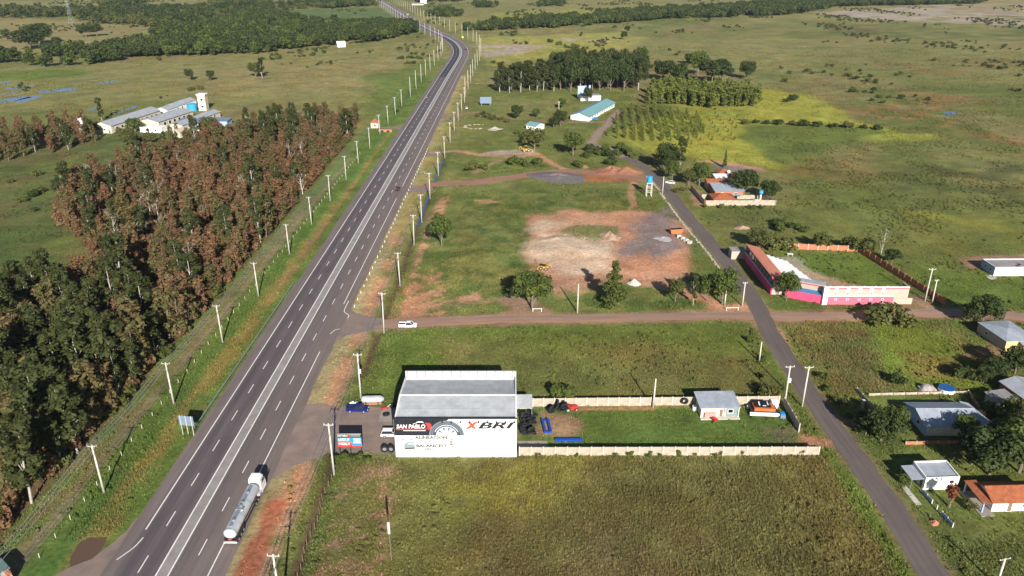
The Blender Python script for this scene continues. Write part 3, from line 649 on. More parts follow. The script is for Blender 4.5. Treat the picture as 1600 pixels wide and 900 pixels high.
M['apron'] = mat('apron_asphalt', (.245, .175, .135), .9, .14, .3, c2=(.150, .122, .112))
flat('junction_apron', [(-51, 186), (-47, 194), (-40, 197.5), (-38, 198), (-38, 205.5), (-42, 206), (-47, 209), (-51, 214)], .022, M['apron'], px=False)
flat('junction_apron', [(-71.6, 122), (-72.6, 113.5), (-75.5, 107), (-82, 101), (-89, 94), (-90, 80), (-71, 80), (-70, 118)], .022, M['apron'], px=False)
flat('junction_apron', [(-48.8, 332), (-45, 336), (-40, 336.5), (-36, 337), (-36, 343), (-42, 343.5), (-46, 346), (-49, 352)], .022, M['apron'], px=False)
flat('junction_apron', [(-68, 468), (-72, 470), (-82, 472), (-82, 476), (-72, 477), (-67.5, 484)], .022, M['apron'], px=False)
flat('junction_apron', [(-47.5, 398), (-44, 401), (-38, 402), (-38, 407), (-44, 408), (-47.5, 414)], .022, M['apron'], px=False)
flat('junction_apron', [(-46.5, 500), (-41, 504), (-36, 505), (-36, 511), (-41, 512), (-46.5, 520)], .022, M['apron'], px=False)
lot = flat('forecourt', [(-51, 128), (-46, 134), (-40, 138.5), (-25.0, 138.2), (-25.0, 156.6), (-41, 156.9), (-46, 158.5), (-51, 158)], .018, M['asphalt_lot'], px=False)
flat('pavement_slab', [(-31, 150.5), (-26, 150.5), (-26, 156.2), (-31, 156.2)], .026, M['slab'], lot, .05, False)
st_mat = road_mat('street_asphalt', [(-3, (.125, .10, .088)), (3, (.115, .092, .084))], blotch=.16)
stm = ribbon('side_street', STREET, -2.75, 2.75, .02, st_mat, nx=5, jit=.35)
dr_mat = road_mat('dirt_road_surface', [(-3.2, (.33, .185, .12)), (-1.4, (.235, .165, .13)), (0, (.29, .185, .13)), (1.4, (.24, .17, .135)), (3.2, (.33, .185, .12))], blotch=.22)
ribbon('dirt_road', CROSS, -2.7, 2.7, .012, dr_mat, nx=5, jit=.5)
dr2 = road_mat('red_track_surface', [(-3.2, (.31, .145, .085)), (-1.2, (.24, .15, .11)), (1.2, (.25, .15, .11)), (3.2, (.31, .14, .08))], blotch=.22)
ribbon('dirt_track', TRACK, -3.0, 3.0, .014, dr2, nx=5, jit=.6)
fr_mat = road_mat('farm_track_surface', [(-2, (.25, .19, .15)), (2, (.25, .19, .15))], blotch=.2)
ribbon('farm_track', FARMTRACK, -2.0, 2.0, .016, fr_mat, nx=5, jit=.4)
# stone-lined kerb drain beside the side street
kd = MB(); kr = random.Random(5)
for i in range(190):
    y = 226+i*.72; x = float(np.interp(y, [p[1] for p in STREET], [p[0] for p in STREET]))-4.3+kr.uniform(-.25, .25)
    if kr.random() < .9: kd.box((x, y, .12), (kr.uniform(.5, 1.1), kr.uniform(.45, .8), kr.uniform(.25, .5)), kr.uniform(0, 3), 0, .75)
M['stone'] = mat('pale_stone', (.42, .37, .30), .9, .25, 1.5)
tag(kd.build('stone_edging', M['stone']), 'row of pale rubble stones edging the side street by the gravel yard', 'stones', kind='stuff')
# water
def water_mat(name, c, rough=.08):
    m, n, l, b = nodes_of(name); b.inputs['Base Color'].default_value = (*c, 1); b.inputs['Roughness'].default_value = rough; b.inputs['Specular IOR Level'].default_value = .6
    no = n.new('ShaderNodeTexNoise'); no.inputs['Scale'].default_value = 1.2; bp = n.new('ShaderNodeBump'); bp.inputs['Strength'].default_value = .08; bp.inputs['Distance'].default_value = .05
    geo = n.new('ShaderNodeNewGeometry'); l.new(geo.outputs['Position'], no.inputs['Vector']); l.new(no.outputs['Fac'], bp.inputs['Height']); l.new(bp.outputs['Normal'], b.inputs['Normal'])
    return m
M['mud_water'] = water_mat('muddy_water', (.105, .062, .040), .45); M['pond'] = water_mat('pond_water', (.035, .075, .15), .12)
pud = flat('puddle', PUD, -.10, M['mud_water'], None, .2, False); pud['label'] = 'brown muddy puddle beside the highway'
flat('ditch_water', [(-38.3, 290), (-37.2, 290), (-36.9, 334), (-37.9, 334)], -.62, M['pond'], None, .1, False)
flat('ditch_water', [(-37.2, 350), (-36.3, 350), (-35.9, 398), (-36.9, 398)], -.62, M['pond'], None, .1, False)
for q in ([(0, 156), (35, 150), (50, 152), (15, 160), (-40, 165), (-40, 160)], [(22, 158), (45, 151), (68, 149), (48, 157), (30, 161)], [(55, 143), (95, 138), (122, 137), (118, 141), (85, 144), (60, 146)], [(8, 138), (40, 133), (62, 133), (40, 137), (15, 140)],
          [(0, 130), (18, 125), (12, 132), (-40, 135)], [(0, 146), (30, 142), (42, 143), (20, 147), (-40, 149)], [(145, 130), (180, 125), (185, 127), (155, 132)], [(174, 178), (212, 165), (215, 167), (178, 179)], [(135, 172), (153, 166), (156, 168), (140, 173)], [(1474, 175), (1494, 174), (1496, 181), (1476, 181)]):
    flat('pond', q, .03, M['pond'], None, .5)

# ------------------------------------------------------------------ vegetation: meshes
def leaf_mesh(name, clumps, n, size, m, seed, up=.35, aspect=1.6, hollow=.55):
    """n leaf sprays spread through ellipsoid clumps (centre, radii); 'tone' differs per clump and spray"""
    r = np.random.default_rng(seed)
    cs = np.array([c for c, _ in clumps]); rs = np.array([q for _, q in clumps]); wt = (rs.prod(1))**(2/3); wt = wt/wt.sum()
    ci = r.choice(len(clumps), n, p=wt); d = r.normal(size=(n, 3)); d /= np.linalg.norm(d, axis=1)[:, None]
    rad = hollow+(1-hollow)*r.random(n); rad = np.where(r.random(n) < .2, r.random(n), rad)
    p = cs[ci]+d*rs[ci]*rad[:, None]
    nn = d+r.normal(size=(n, 3))*.55; nn[:, 2] += up; nn /= np.linalg.norm(nn, axis=1)[:, None]
    a = np.cross(nn, r.normal(size=(n, 3))); a /= np.linalg.norm(a, axis=1)[:, None]; b = np.cross(nn, a)
    s = size*(.6+.8*r.random(n))[:, None]
    v = np.stack([p-a*s*aspect*.5, p-b*s*.5+a*s*.1, p+a*s*aspect*.5, p+b*s*.5-a*s*.05+nn*s*.15], 1).reshape(-1, 3)
    f = np.arange(n*4).reshape(n, 4)
    me = bpy.data.meshes.new(name); me.vertices.add(n*4); me.vertices.foreach_set('co', v.astype(np.float32).ravel())
    me.loops.add(n*4); me.loops.foreach_set('vertex_index', f.ravel().astype(np.int32)); me.polygons.add(n); me.polygons.foreach_set('loop_start', np.arange(0, n*4, 4, dtype=np.int32)); me.update()
    ct = r.random(len(clumps)); tone = np.clip(.65*ct[ci]+.35*r.random(n), 0, 1)
    at = me.attributes.new('tone', 'FLOAT', 'POINT'); at.data.foreach_set('value', np.repeat(tone, 4).astype(np.float32))
    me.materials.append(m); return me
def limbs(mb, base, top, r0, clumps, r, n=6, kink=.25, lim=9):
    pts = []; rad = []
    for i in range(6):
        t = i/5; pts.append((base[0]+(top[0]-base[0])*t+r.uniform(-kink, kink)*t, base[1]+(top[1]-base[1])*t+r.uniform(-kink, kink)*t, base[2]+(top[2]-base[2])*t)); rad.append(r0*(1-.75*t))
    mb.path(pts, rad, n)
    for c, q in clumps[:lim]:
        zz = max(base[2]+(top[2]-base[2])*.25, c[2]-q[2]*.9-abs(c[0])*.5); t = min(.95, (zz-base[2])/(top[2]-base[2]+1e-6))
        j = min(5, int(t*5)); k = pts[j]; mb.path([k, ((k[0]+c[0])/2, (k[1]+c[1])/2, (k[2]+c[2])/2+.2), c], [rad[j]*.55, rad[j]*.35, .03], 4)
KIND = {}
def variants(kind, n, fn):
    KIND[kind] = [fn(i) for i in range(n)]
def euc(i, leaf='leaf_euc', bark='bark_pale', h=17, lo=.30, nleaf=1500, size=.44, spread=2.5, seed=0, tall=1.5, nc=13):
    r = random.Random(100+i+seed); cl = []
    for k in range(nc):
        t = lo+(1-lo)*(k+r.random())/nc; a = k*2.4+r.uniform(-.7, .7); q = spread*(1.1-1.0*abs(t-.55))*r.uniform(.25, .8)
        cl.append(((math.cos(a)*q, math.sin(a)*q, h*min(t, .96)), (r.uniform(.7, 1.25), r.uniform(.7, 1.25), r.uniform(.8, 1.25)*tall)))
    cl.append(((r.uniform(-.4, .4), r.uniform(-.4, .4), h*.94), (.8, .8, 1.2)))
    mb = MB(); limbs(mb, (0, 0, -.2), (r.uniform(-.9, .9), r.uniform(-.9, .9), h*.97), .19, cl, r)
    return (mb.mesh('eucalypt_trunk', M[bark]), leaf_mesh('eucalypt_crown', cl, nleaf, size, M[leaf], 200+i+seed, .25, 1.9, .3), h)
variants('euc', 8, lambda i: euc(i))
variants('burnt', 10, lambda i: euc(i, 'leaf_burnt', 'bark_burnt', 14, .05+.05*(i % 3), 760+60*(i % 4), .42, 1.75+.2*(i % 3), 40, 1.9, 15))
variants('mixed', 8, lambda i: euc(i, 'leaf_mixed', 'bark', 14, .08+.06*(i % 3), 820, .44, 1.9+.2*(i % 3), 70, 1.8, 15))
def bare(i):
    r = random.Random(300+i); cl = []
    for k in range(10):
        a = r.uniform(0, 6.28); t = r.uniform(.4, 1); q = r.uniform(.8, 2.4); cl.append(((math.cos(a)*q, math.sin(a)*q, 13*t), (.9, .9, 1.2)))
    mb = MB(); limbs(mb, (0, 0, -.2), (.4, .2, 12.5), .2, cl, r, lim=10)
    for c, q in cl:
        for _ in range(3): mb.path([c, (c[0]+r.uniform(-.9, .9), c[1]+r.uniform(-.9, .9), c[2]+r.uniform(.4, 1.5))], [.04, .015], 3)
    return (mb.mesh('bare_trunk', M['deadwood' if i == 0 else 'bark_pale']), leaf_mesh('thin_crown', cl, 130, .4, M['leaf_mixed'], 300+i), 13)
variants('bare', 3, bare)
def broad(i, leaf='leaf_broad', h=8.0, w=4.2, nleaf=2500, size=.36, seed=0, lo=.28):
    r = random.Random(400+i+seed); cl = []
    for k in range(13):
        a = k*2.4+r.uniform(-.4, .4); t = lo+.12+(.8-lo)*math.sqrt((k+.5)/13)*r.uniform(.8, 1.05); q = w*math.sqrt(max(0.02, 1-((t-.5)/.55)**2))*r.uniform(.45, .72)
        cl.append(((math.cos(a)*q, math.sin(a)*q, h*t), (w*r.uniform(.28, .42), w*r.uniform(.28, .42), h*r.uniform(.12, .19))))
    cl.append(((0, 0, h*.6), (w*.55, w*.55, h*.25)))
    mb = MB(); limbs(mb, (0, 0, -.2), (r.uniform(-.3, .3), r.uniform(-.3, .3), h*.7), .26, cl, r)
    return (mb.mesh('broadleaf_trunk', M['bark']), leaf_mesh('broadleaf_crown', cl, nleaf, size, M[leaf], 420+i+seed), h)
variants('broad', 5, lambda i: broad(i)); variants('dark', 4, lambda i: broad(i, 'leaf_dark', 8, 4.6, 2600, .38, 30, .2))
variants('olive', 3, lambda i: broad(i, 'leaf_shrub', 7, 3.6, 1900, .34, 60, .22)); variants('redtop', 1, lambda i: broad(i, 'leaf_red', 4, 1.2, 260, .35, 80, .6))
def conifer(i):
    r = random.Random(500+i); h = 16; cl = []
    for k in range(26):
        t = .1+.86*k/25; w = 4.4*(1-t)**.8+.3; a = k*2.4+r.uniform(-.3, .3); q = w*r.uniform(.45, .8)
        cl.append(((math.cos(a)*q, math.sin(a)*q, h*t), (w*.42+.25, w*.42+.25, .75)))
    for k in range(6): cl.append(((0, 0, h*(.2+.13*k)), ((1-k/6.5)*2.2, (1-k/6.5)*2.2, 1.2)))
    mb = MB(); limbs(mb, (0, 0, -.2), (0, 0, h*.96), .26, [], r, kink=.1)
    return (mb.mesh('conifer_trunk', M['bark']), leaf_mesh('conifer_crown', cl, 3400, .42, M['leaf_conifer'], 520+i), h)
variants('conifer', 2, conifer)
def young(i):
    r = random.Random(600+i); h = 7; cl = []
    for k in range(8):
        t = .2+.75*k/7; w = 1.25*(1-t)**.6+.25; a = r.uniform(0, 6.28); cl.append(((math.cos(a)*w*.3, math.sin(a)*w*.3, h*t), (w*.75, w*.75, .75)))
    mb = MB(); mb.path([(0, 0, -.1), (.05, .05, h*.5), (0, 0, h*.95)], [.09, .06, .02], 5)
    return (mb.mesh('young_trunk', M['bark']), leaf_mesh('young_crown', cl, 230, .55, M['leaf_young'], 620+i), h)
variants('young', 5, young)
def shrub(i, leaf='leaf_shrub'):
    r = random.Random(700+i); cl = []
    for k in range(6): cl.append(((r.uniform(-1, 1), r.uniform(-1, 1), r.uniform(.5, 1.5)), (r.uniform(.6, 1), r.uniform(.6, 1), r.uniform(.5, .8))))
    mb = MB(); limbs(mb, (0, 0, -.1), (0, 0, 1.2), .06, cl, r, n=4, kink=.05)
    return (mb.mesh('shrub_stem', M['bark']), leaf_mesh('shrub_leaves', cl, 520, .28, M[leaf], 720+i), 2.3)
variants('shrub', 4, shrub); variants('gshrub', 3, lambda i: shrub(i+10, 'leaf_broad')); variants('dshrub', 3, lambda i: shrub(i+20, 'leaf_dark'))

tr = random.Random(11); tcount = {}
def tree(kind, x, y, h, label, group=None, name='tree', wide=1.0, cat='tree', parts=('trunk', 'crown')):
    vs = KIND[kind]; tcount[kind] = tcount.get(kind, 0)+1; tm, cm, h0 = vs[tcount[kind] % len(vs)]
    o = thing(name, label, cat, (x, y, 0), tr.uniform(0, 6.28), group); k = h/h0; o.scale = (k*wide, k*wide, k)
    inst(parts[0], tm, o); inst(parts[1], cm, o); return o
def inpoly(x, y, poly): return sdist(np.array([x]), np.array([y]), poly)[0]
def pack(poly, gap, seed, tries=9000, extra=None):
    r = random.Random(seed); p = np.array(poly); pts = []; cell = {}
    x0, x1, y0, y1 = p[:, 0].min(), p[:, 0].max(), p[:, 1].min(), p[:, 1].max()
    xx = np.array([r.uniform(x0, x1) for _ in range(tries)]); yy = np.array([r.uniform(y0, y1) for _ in range(tries)])
    ok = sdist(xx, yy, poly) > 0
    for x, y, k in zip(xx, yy, ok):
        if not k or (extra and not extra(x, y)): continue
        ci, cj = int(x//gap), int(y//gap)
        if any((x-a)**2+(y-b)**2 < gap*gap for i in (-1, 0, 1) for j in (-1, 0, 1) for a, b in cell.get((ci+i, cj+j), ())): continue
        cell.setdefault((ci, cj), []).append((x, y)); pts.append((x, y))
    return pts

# the scorched wood left of the highway
wr = random.Random(21); nb = dict(burnt=0, euc=0, mixed=0, bare=0); over = []
WL = dict(burnt='rust brown scorched tree', euc='green eucalyptus', mixed='olive brown half scorched tree', bare='leafless grey tree')
WG = dict(burnt='scorched trees of the wood', euc='green eucalyptus trees of the wood', mixed='half scorched trees of the wood', bare='leafless trees of the wood')
pole_y = [125.5, 158, 190, 221, 257, 291, 322, 356, 388, 421, 456]
def wood_label(k, x, y, h):
    rank = int(max(0, (-93.5-x))//4)+1; pn = min(range(len(pole_y)), key=lambda i: abs(pole_y[i]-y))+1
    size = 'tall' if h > 14.5 else ('short' if h < 10.5 else 'middling')
    return size+' '+WL[k]+', '+ordw(rank)+' rank from the path, level with '+ordw(pn)+' left pole'
near_pts = pack([p for p in WOOD], 3.7, 5, 16000, lambda x, y: y < 215 and fbm(np.array([x]), np.array([y]), 9, 2, 2.)[0] > .30)+pack(WOOD, 4.0, 6, 22000, lambda x, y: y >= 217 and fbm(np.array([x]), np.array([y]), 11, 2, 2.)[0] > .36)
for x, y in sorted(near_pts, key=lambda p: p[1]):
    if x < -y*.70-14: continue
    g = fbm(np.array([x]), np.array([y]), 26, 3, 4.2)[0]
    pg = np.interp(y, [90, 150, 180, 215, 400, 480], [.96, .93, .50, .04, .03, .12])+(g-.5)*.7
    u = wr.random()
    k = 'euc' if u < pg else ('mixed' if u < pg+.36 else ('bare' if u > .95 else 'burnt'))
    if y < 195 and u > .74: k = 'bare' if u > .97 else 'mixed'
    h = {'euc': wr.triangular(11, 22, 17), 'burnt': wr.triangular(4.5, 14.5, 8.5), 'mixed': wr.triangular(5, 16, 9) if y > 195 else wr.uniform(12, 18), 'bare': wr.uniform(8, 14)}[k]
    if y > 330: h *= .9
    nb[k] += 1; wd = wr.uniform(1.0, 1.6)*(1.0 if k == 'bare' else max(1.0, 12.5/h)**.7)
    if nb[k] > 295: over.append((k, x, y, h, wd)); continue
    tree(k, x, y, h, wood_label(k, x, y, h), WG[k], {'euc': 'eucalyptus_tree', 'burnt': 'scorched_tree', 'mixed': 'half_scorched_tree', 'bare': 'bare_tree'}[k], wd)
for ii, (x, y) in enumerate(sorted(pack(PP([(-30, 225), (60, 205), (132, 200), (150, 222), (100, 236), (0, 255), (-40, 262)]), 7, 6, 2500))):
    k = wr.choice(['mixed', 'euc', 'mixed', 'burnt']); tree(k, x, y, wr.uniform(9, 13), 'brown and green tree in the clump left of the factory, '+ordw(ii+1)+' from left', 'trees left of the factory', 'woodland_tree', 1.4)
for ii, (x, y) in enumerate(sorted(pack(PP([(190, 222), (330, 205), (350, 222), (300, 232), (200, 235)]), 9, 8, 1200))):
    k = wr.choice(['mixed', 'euc', 'olive']); tree(k, x, y, wr.uniform(6, 10), 'loose olive tree screening the factory, '+ordw(ii+1)+' from left', 'trees in front of the factory', 'screening_tree', 1.3)
for bx, by, h, lb in ((160, 190, 15, 'tall dark slender tree beside the long factory hall'), (145, 212, 8, 'dark tree at the corner of the long factory hall')):
    x, y = P(bx, by); tree('dark' if h < 10 else 'euc', x, y, h, lb, None, 'tree', 1.1)
x, y = P(212, 207); tree('broad', x, y, 8.5, 'wide round green tree in the factory yard', None, 'tree', 1.3)

# single trees of the middle ground: base in the picture, height, kind, width, label
single = [
 (690, 386, 12.5, 'broad', .72, 'dense upright green tree alone in the meadow right of the highway'),
 (832, 484, 12.5, 'broad', 1.0, 'broad leafy tree beside the dirt road, nearest the highway'),
 (958, 481, 16.0, 'conifer', 1.0, 'big conical conifer south of the gravel yard'),
 (1055, 472, 8.0, 'olive', .75, 'thin young tree between the conifer and the junction trees'),
 (1083, 477, 10.0, 'euc', 1.1, 'slender sapling right of the big conifer'),
 (1128, 476, 11.5, 'broad', .85, 'leafy tree with forked trunk at the street junction'),
 (1104, 470, 8.5, 'broad', .7, 'smaller leafy tree left of the junction tree'),
 (1228, 470, 9.5, 'broad', .80, 'bright green round tree against the pink building'),
 (895, 243, 12.5, 'broad', 1.0, 'dense round tree behind the red track'),
 (835, 232, 11.0, 'olive', 1.35, 'wide olive tree beside the yellow machine'),
 (876, 197, 10, 'dark', .9, 'dark tree beside the small teal roofed house'),
 (808, 186, 9, 'dark', 1.0, 'dark bushy tree left of the small teal roofed house'),
 (865, 200, 7, 'dark', .9, 'low dark tree touching the small teal roofed house'),
 (838, 184, 6, 'broad', 1.0, 'small green tree behind the teal roofed house'),
 (878, 170, 7, 'broad', 1.0, 'light green tree in the meadow left of the long teal shed'),
 (918, 160, 11, 'dark', .6, 'dark column shaped tree by the blue tank building'),
 (875, 623, 4.2, 'gshrub', 1.2, 'bright green bush hanging over the yard wall'),
 (1196, 617, 4.0, 'shrub', 1.1, 'yellow green bush behind the yard wall'),
 (1040, 268, 14, 'dark', .85, 'tall dark tree beside the side street bend'),
 (1062, 268, 17, 'euc', 1.4, 'tall feathery eucalyptus beside the side street bend'),
 (1050, 282, 9, 'broad', .9, 'leafy tree over the parked car by the street bend'),
 (1076, 290, 8, 'olive', .9, 'olive tree at the compound gate'),
 (1092, 290, 10.5, 'broad', 1.0, 'green rounded tree left of the walled compound'),
 (1162, 304, 11, 'dark', 1.25, 'large dark tree right of the compound roofs'),
 (1200, 312, 9, 'dark', 1.0, 'dark tree beside the blue water tank'),
 (1132, 262, 9, 'conifer', .6, 'slim dark conifer behind the compound'),
 (1182, 388, 7.5, 'olive', 1.25, 'olive tree at the far corner of the pink grandstand'),
 (1218, 388, 5.0, 'shrub', 1.7, 'greyish bush behind the brick wall, left'),
 (1282, 390, 6.5, 'olive', 1.2, 'yellow green tree over the brick wall'),
 (1350, 391, 6.0, 'shrub', 1.6, 'brown grey bush at the end of the brick wall'),
 (1376, 398, 9.5, 'bare', 1.1, 'white leafless tree behind the brick wall corner'),
 (1392, 414, 6.0, 'dark', 1.0, 'dark round bush outside the dark brick wall'),
 (1384, 506, 6.5, 'shrub', 1.5, 'pale olive bush beside the dirt road opposite the pink building'),
 (1534, 508, 9, 'dark', 1.05, 'dark spreading tree behind the yellow house'),
 (1512, 505, 6, 'dark', 1.0, 'lower dark tree left of the yellow house'),
 (1375, 690, 8.5, 'dark', 1.05, 'large dark tree west of the blue roofed house'),
 (1395, 672, 6.5, 'broad', .9, 'green tree at the gable of the blue roofed house'),
 (1352, 680, 6.0, 'dark', .9, 'dark tree at the gate pillar of the blue house'),
 (1504, 688, 6.5, 'broad', .8, 'small green tree before the blue roofed house front'),
 (1545, 742, 10.5, 'dark', 1.15, 'big leafy tree behind the orange roofed house, left'),
 (1592, 738, 11, 'broad', 1.15, 'big leafy tree behind the orange roofed house, right'),
 (1518, 726, 8, 'dark', 1.1, 'dark tree between the cream house and the big trees'),
 (1570, 708, 8, 'broad', 1.0, 'leafy tree south of the small shed'),
 (1600, 690, 9, 'olive', 1.0, 'olive tree at the picture edge by the shed'),
 (1555, 690, 5.5, 'olive', 1.0, 'olive bushy tree right of the blue roofed house'),
 (1580, 660, 6, 'olive', 1.2, 'pale tree below the small shed'),
 (1545, 655, 5, 'shrub', 1.1, 'scrubby bush left of the small shed'),
 (1552, 592, 6, 'dark', 1.0, 'dark tree behind the brick house'),
 (1585, 585, 7.5, 'dark', 1.1, 'dark tree in front of the yellow house'),
 (1535, 600, 5, 'dark', .9, 'dark bush behind the small shed'),
 (1500, 592, 4.2, 'dshrub', 1.1, 'dark bush at the far end of the low yard wall'),
 (1403, 600, 3.5, 'dshrub', 1.0, 'round dark bush at the low yard wall'),
 (1482, 792, 5.0, 'redtop', 1.0, 'young tree with red leaves on the cream house lawn'),
 (1515, 795, 2.2, 'shrub', .9, 'little brown bush on the cream house lawn'),
 (1418, 758, 2.4, 'gshrub', .9, 'low green bush by the cream house porch'),
 (410, 122, 17, 'euc', 1.7, 'loose tree alone in the far left pasture'),
 (400, 121, 13, 'olive', 1.0, 'tree joined to the lone pasture pair'),
 (297, 126, 10, 'dark', .8, 'small dark tree in the far left pasture, left one'),
 (330, 126, 9, 'dark', .8, 'small dark tree in the far left pasture, right one'),
 (48, 78, 22, 'dark', 1.6, 'large dark round tree clump in the far left field'),
 (62, 70, 24, 'dark', 1.4, 'tallest dark tree of the far left clump'),
 (90, 74, 12, 'dark', .9, 'small dark tree right of the far left clump'),
 (10, 62, 13, 'olive', 1.0, 'grey green tree at the left edge far off'),
 (135, 58, 16, 'dark', 1.2, 'spreading dark tree in the far left field'),
 (152, 57, 16, 'dark', 1.0, 'second spreading dark tree in the far left field'),
 (1036, 126, 17, 'dark', 1.1, 'dark round tree right of the pine grove'),
 (1058, 132, 18, 'dark', .9, 'dark upright tree right of the pine grove'),
 (1090, 118, 20, 'broad', 1.1, 'tall green tree above the plantation, left'),
 (1112, 132, 22, 'dark', 1.1, 'tall dark tree above the plantation, right'),
 (1128, 130, 18, 'dark', .9, 'dark tree at the right end of the tall group'),
 (1166, 124, 15, 'dark', 1.0, 'round dark tree standing apart right of the plantation'),
 (1002, 96, 14, 'broad', 1.0, 'light green tree behind the pine grove'),
 (1078, 100, 10, 'dark', 1.2, 'low dark tree on the hedge behind the grove'),
 (975, 62, 10, 'dark', .9, 'small dark tree on the far hedge line'),
 (980, 51, 9, 'dark', .9, 'second small dark tree on the far hedge line'),
]
for bx, by, h, k, w, lb in single:
    x, y = P(bx, by); is_s = k in ('shrub', 'gshrub', 'dshrub')
    tree(k, x, y, h, lb, None, 'bush' if is_s else 'tree', w, 'bush' if is_s else 'tree', ('stem', 'leaves') if is_s else ('trunk', 'crown'))
# shrubs along hedges and tracks
def shrubs(pts, h0, h1, label, group, kinds=('gshrub', 'shrub'), w=1.1):
    for i, (bx, by) in enumerate(sorted(pts)):
        x, y = P(bx, by); tree(wr.choice(kinds), x, y, wr.uniform(h0, h1), label+', '+ordw(i+1)+' from left', group, 'bush', w*wr.uniform(.8, 1.2), 'bush', ('stem', 'leaves'))
shrubs([(800, 258), (812, 256), (826, 260), (838, 258), (735, 266), (757, 265), (815, 215), (808, 210)], 3.0, 5.0, 'low green bush on the grass before the red track', 'bushes before the red track')
shrubs([(920, 245), (935, 243), (950, 245), (965, 243), (978, 240), (945, 236), (968, 235), (985, 246), (925, 238), (955, 258), (905, 262)], 3.5, 5.5, 'dense green bush in the strip behind the red mound', 'bushes behind the red mound', ('gshrub', 'dshrub'))
shrubs([(1213, 352), (1225, 350), (1236, 356), (1248, 360), (1258, 364), (1220, 362)], 2.5, 4.0, 'dark bush in the rough grass behind the pink building', 'bushes in the rough grass', ('dshrub', 'gshrub'))
shrubs([(745, 182), (755, 180), (770, 187), (782, 188), (792, 192), (760, 184)], 2.5, 4.0, 'bush along the school path hedge', 'bushes along the school path', ('dshrub', 'shrub'))
shrubs([(860+k*13, 66+k*3.4+((k*7) % 3)) for k in range(17)], 4, 7, 'dark bush on the far diagonal hedge', 'bushes of the far hedge', ('dshrub', 'shrub'))
shrubs([(1165, 194), (1180, 193), (1196, 194), (1215, 195), (1235, 196), (1255, 197), (1275, 198), (1300, 199), (1325, 200), (1350, 201), (1372, 203)], 3, 5, 'shrub in the hedge at the yellow field edge', 'shrubs of the field hedge', ('dshrub', 'shrub'), 1.3)
shrubs([(1228, 160), (1236, 159), (1241, 157)], 4, 7, 'dark sapling in the yellow field', 'saplings in the yellow field', ('dshrub',), .7)
shrubs([(1056, 300), (1068, 298), (1100, 324), (1125, 325), (1150, 326), (1175, 326), (1190, 326)], 1.6, 2.6, 'weedy bush along the compound wall', 'bushes along the compound wall')
shrubs([(520, 722), (545, 720), (560, 722), (575, 721), (535, 718)], 1.2, 2.0, 'leafy weed clump below the red and blue billboard', 'weeds below the billboard', ('gshrub',), 1.3)
shrubs([(840, 712), (868, 711), (900, 712), (960, 711), (985, 712), (1010, 711), (1030, 712), (1060, 711), (1085, 711), (1110, 710), (1120, 711), (1155, 710), (1250, 708), (1268, 707)], .9, 1.9, 'weed growing against the front yard wall', 'weeds along the front yard wall', ('gshrub', 'shrub'), 1.0)
shrubs([(1172, 535), (1188, 562), (1190, 590), (1197, 612)], 1.5, 2.6, 'bush on the bank left of the side street', 'bushes left of the side street', ('gshrub', 'shrub'))
shrubs([(1286, 592), (1312, 632), (1330, 652), (1294, 612)], 1.4, 2.6, 'bush on the bank right of the side street', 'bushes right of the side street', ('gshrub', 'shrub'))

# pine and eucalyptus grove beyond the teal shed, and the plantation rows
GROVE = PP([(778, 146), (870, 143), (1005, 142), (1000, 126), (900, 120), (860, 126), (782, 132)])
for ii, (x, y) in enumerate(sorted(pack(GROVE, 8.0, 31, 5000))):
    left = x < P(868, 140)[0]
    k = 'euc' if left else wr.choice(['dark', 'dark', 'euc'])
    if left: tree('euc', x, y, wr.uniform(14, 20), 'eucalyptus with bare lower trunk in the far grove, '+ordw(ii+1)+' tree from left', 'eucalyptus trees of the grove', 'eucalyptus_tree', 1.7)
    else: tree(k, x, y, wr.uniform(21, 27), 'tall dark tree in the far grove, '+ordw(ii+1)+' tree from left', 'dark trees of the grove', 'grove_tree', 1.15 if k == 'euc' else .62)
def rows(poly, dx, dy, h0, h1, label, group, w, skip=.06, tilt=0.0, lim=300):
    p = np.array(poly); n = 0; yy = p[:, 1].min(); row = 0
    while yy < p[:, 1].max():
        xx = p[:, 0].min(); row += 1; ix = 0
        while xx < p[:, 0].max() and n < lim:
            x = xx+tilt*(yy-p[:, 1].min())+wr.uniform(-.4, .4); y = yy+wr.uniform(-.5, .5)
            if wr.random() > skip and inpoly(x, y, poly) > 0:
                ix += 1; tree('young', x, y, wr.uniform(h0, h1), label+', '+ordw(ix)+' in '+ordw(row)+' row', group, 'plantation_tree', w); n += 1
            xx += dx
        yy += dy
rows(PP([(1012, 163), (1040, 163), (1110, 170), (1178, 168), (1196, 158), (1150, 146), (1060, 139), (1016, 143)]), 5.2, 8.5, 9.5, 12.5, 'dark tree of the tall plantation', 'trees of the tall plantation block', 1.5, .05)
rows(PP([(944, 214), (1000, 222), (1066, 224), (1112, 208), (1082, 180), (1000, 166), (972, 172)]), 5.2, 6.4, 3.6, 5.6, 'young tree of the low plantation', 'trees of the low plantation block', 1.15, .08, .12)
rows(PP([(1080, 180), (1165, 176), (1150, 222), (1080, 226)]), 6.5, 11, 1.8, 2.8, 'sapling of the striped yellow plot', 'saplings of the striped plot', 1.3, .1, .1, 150)

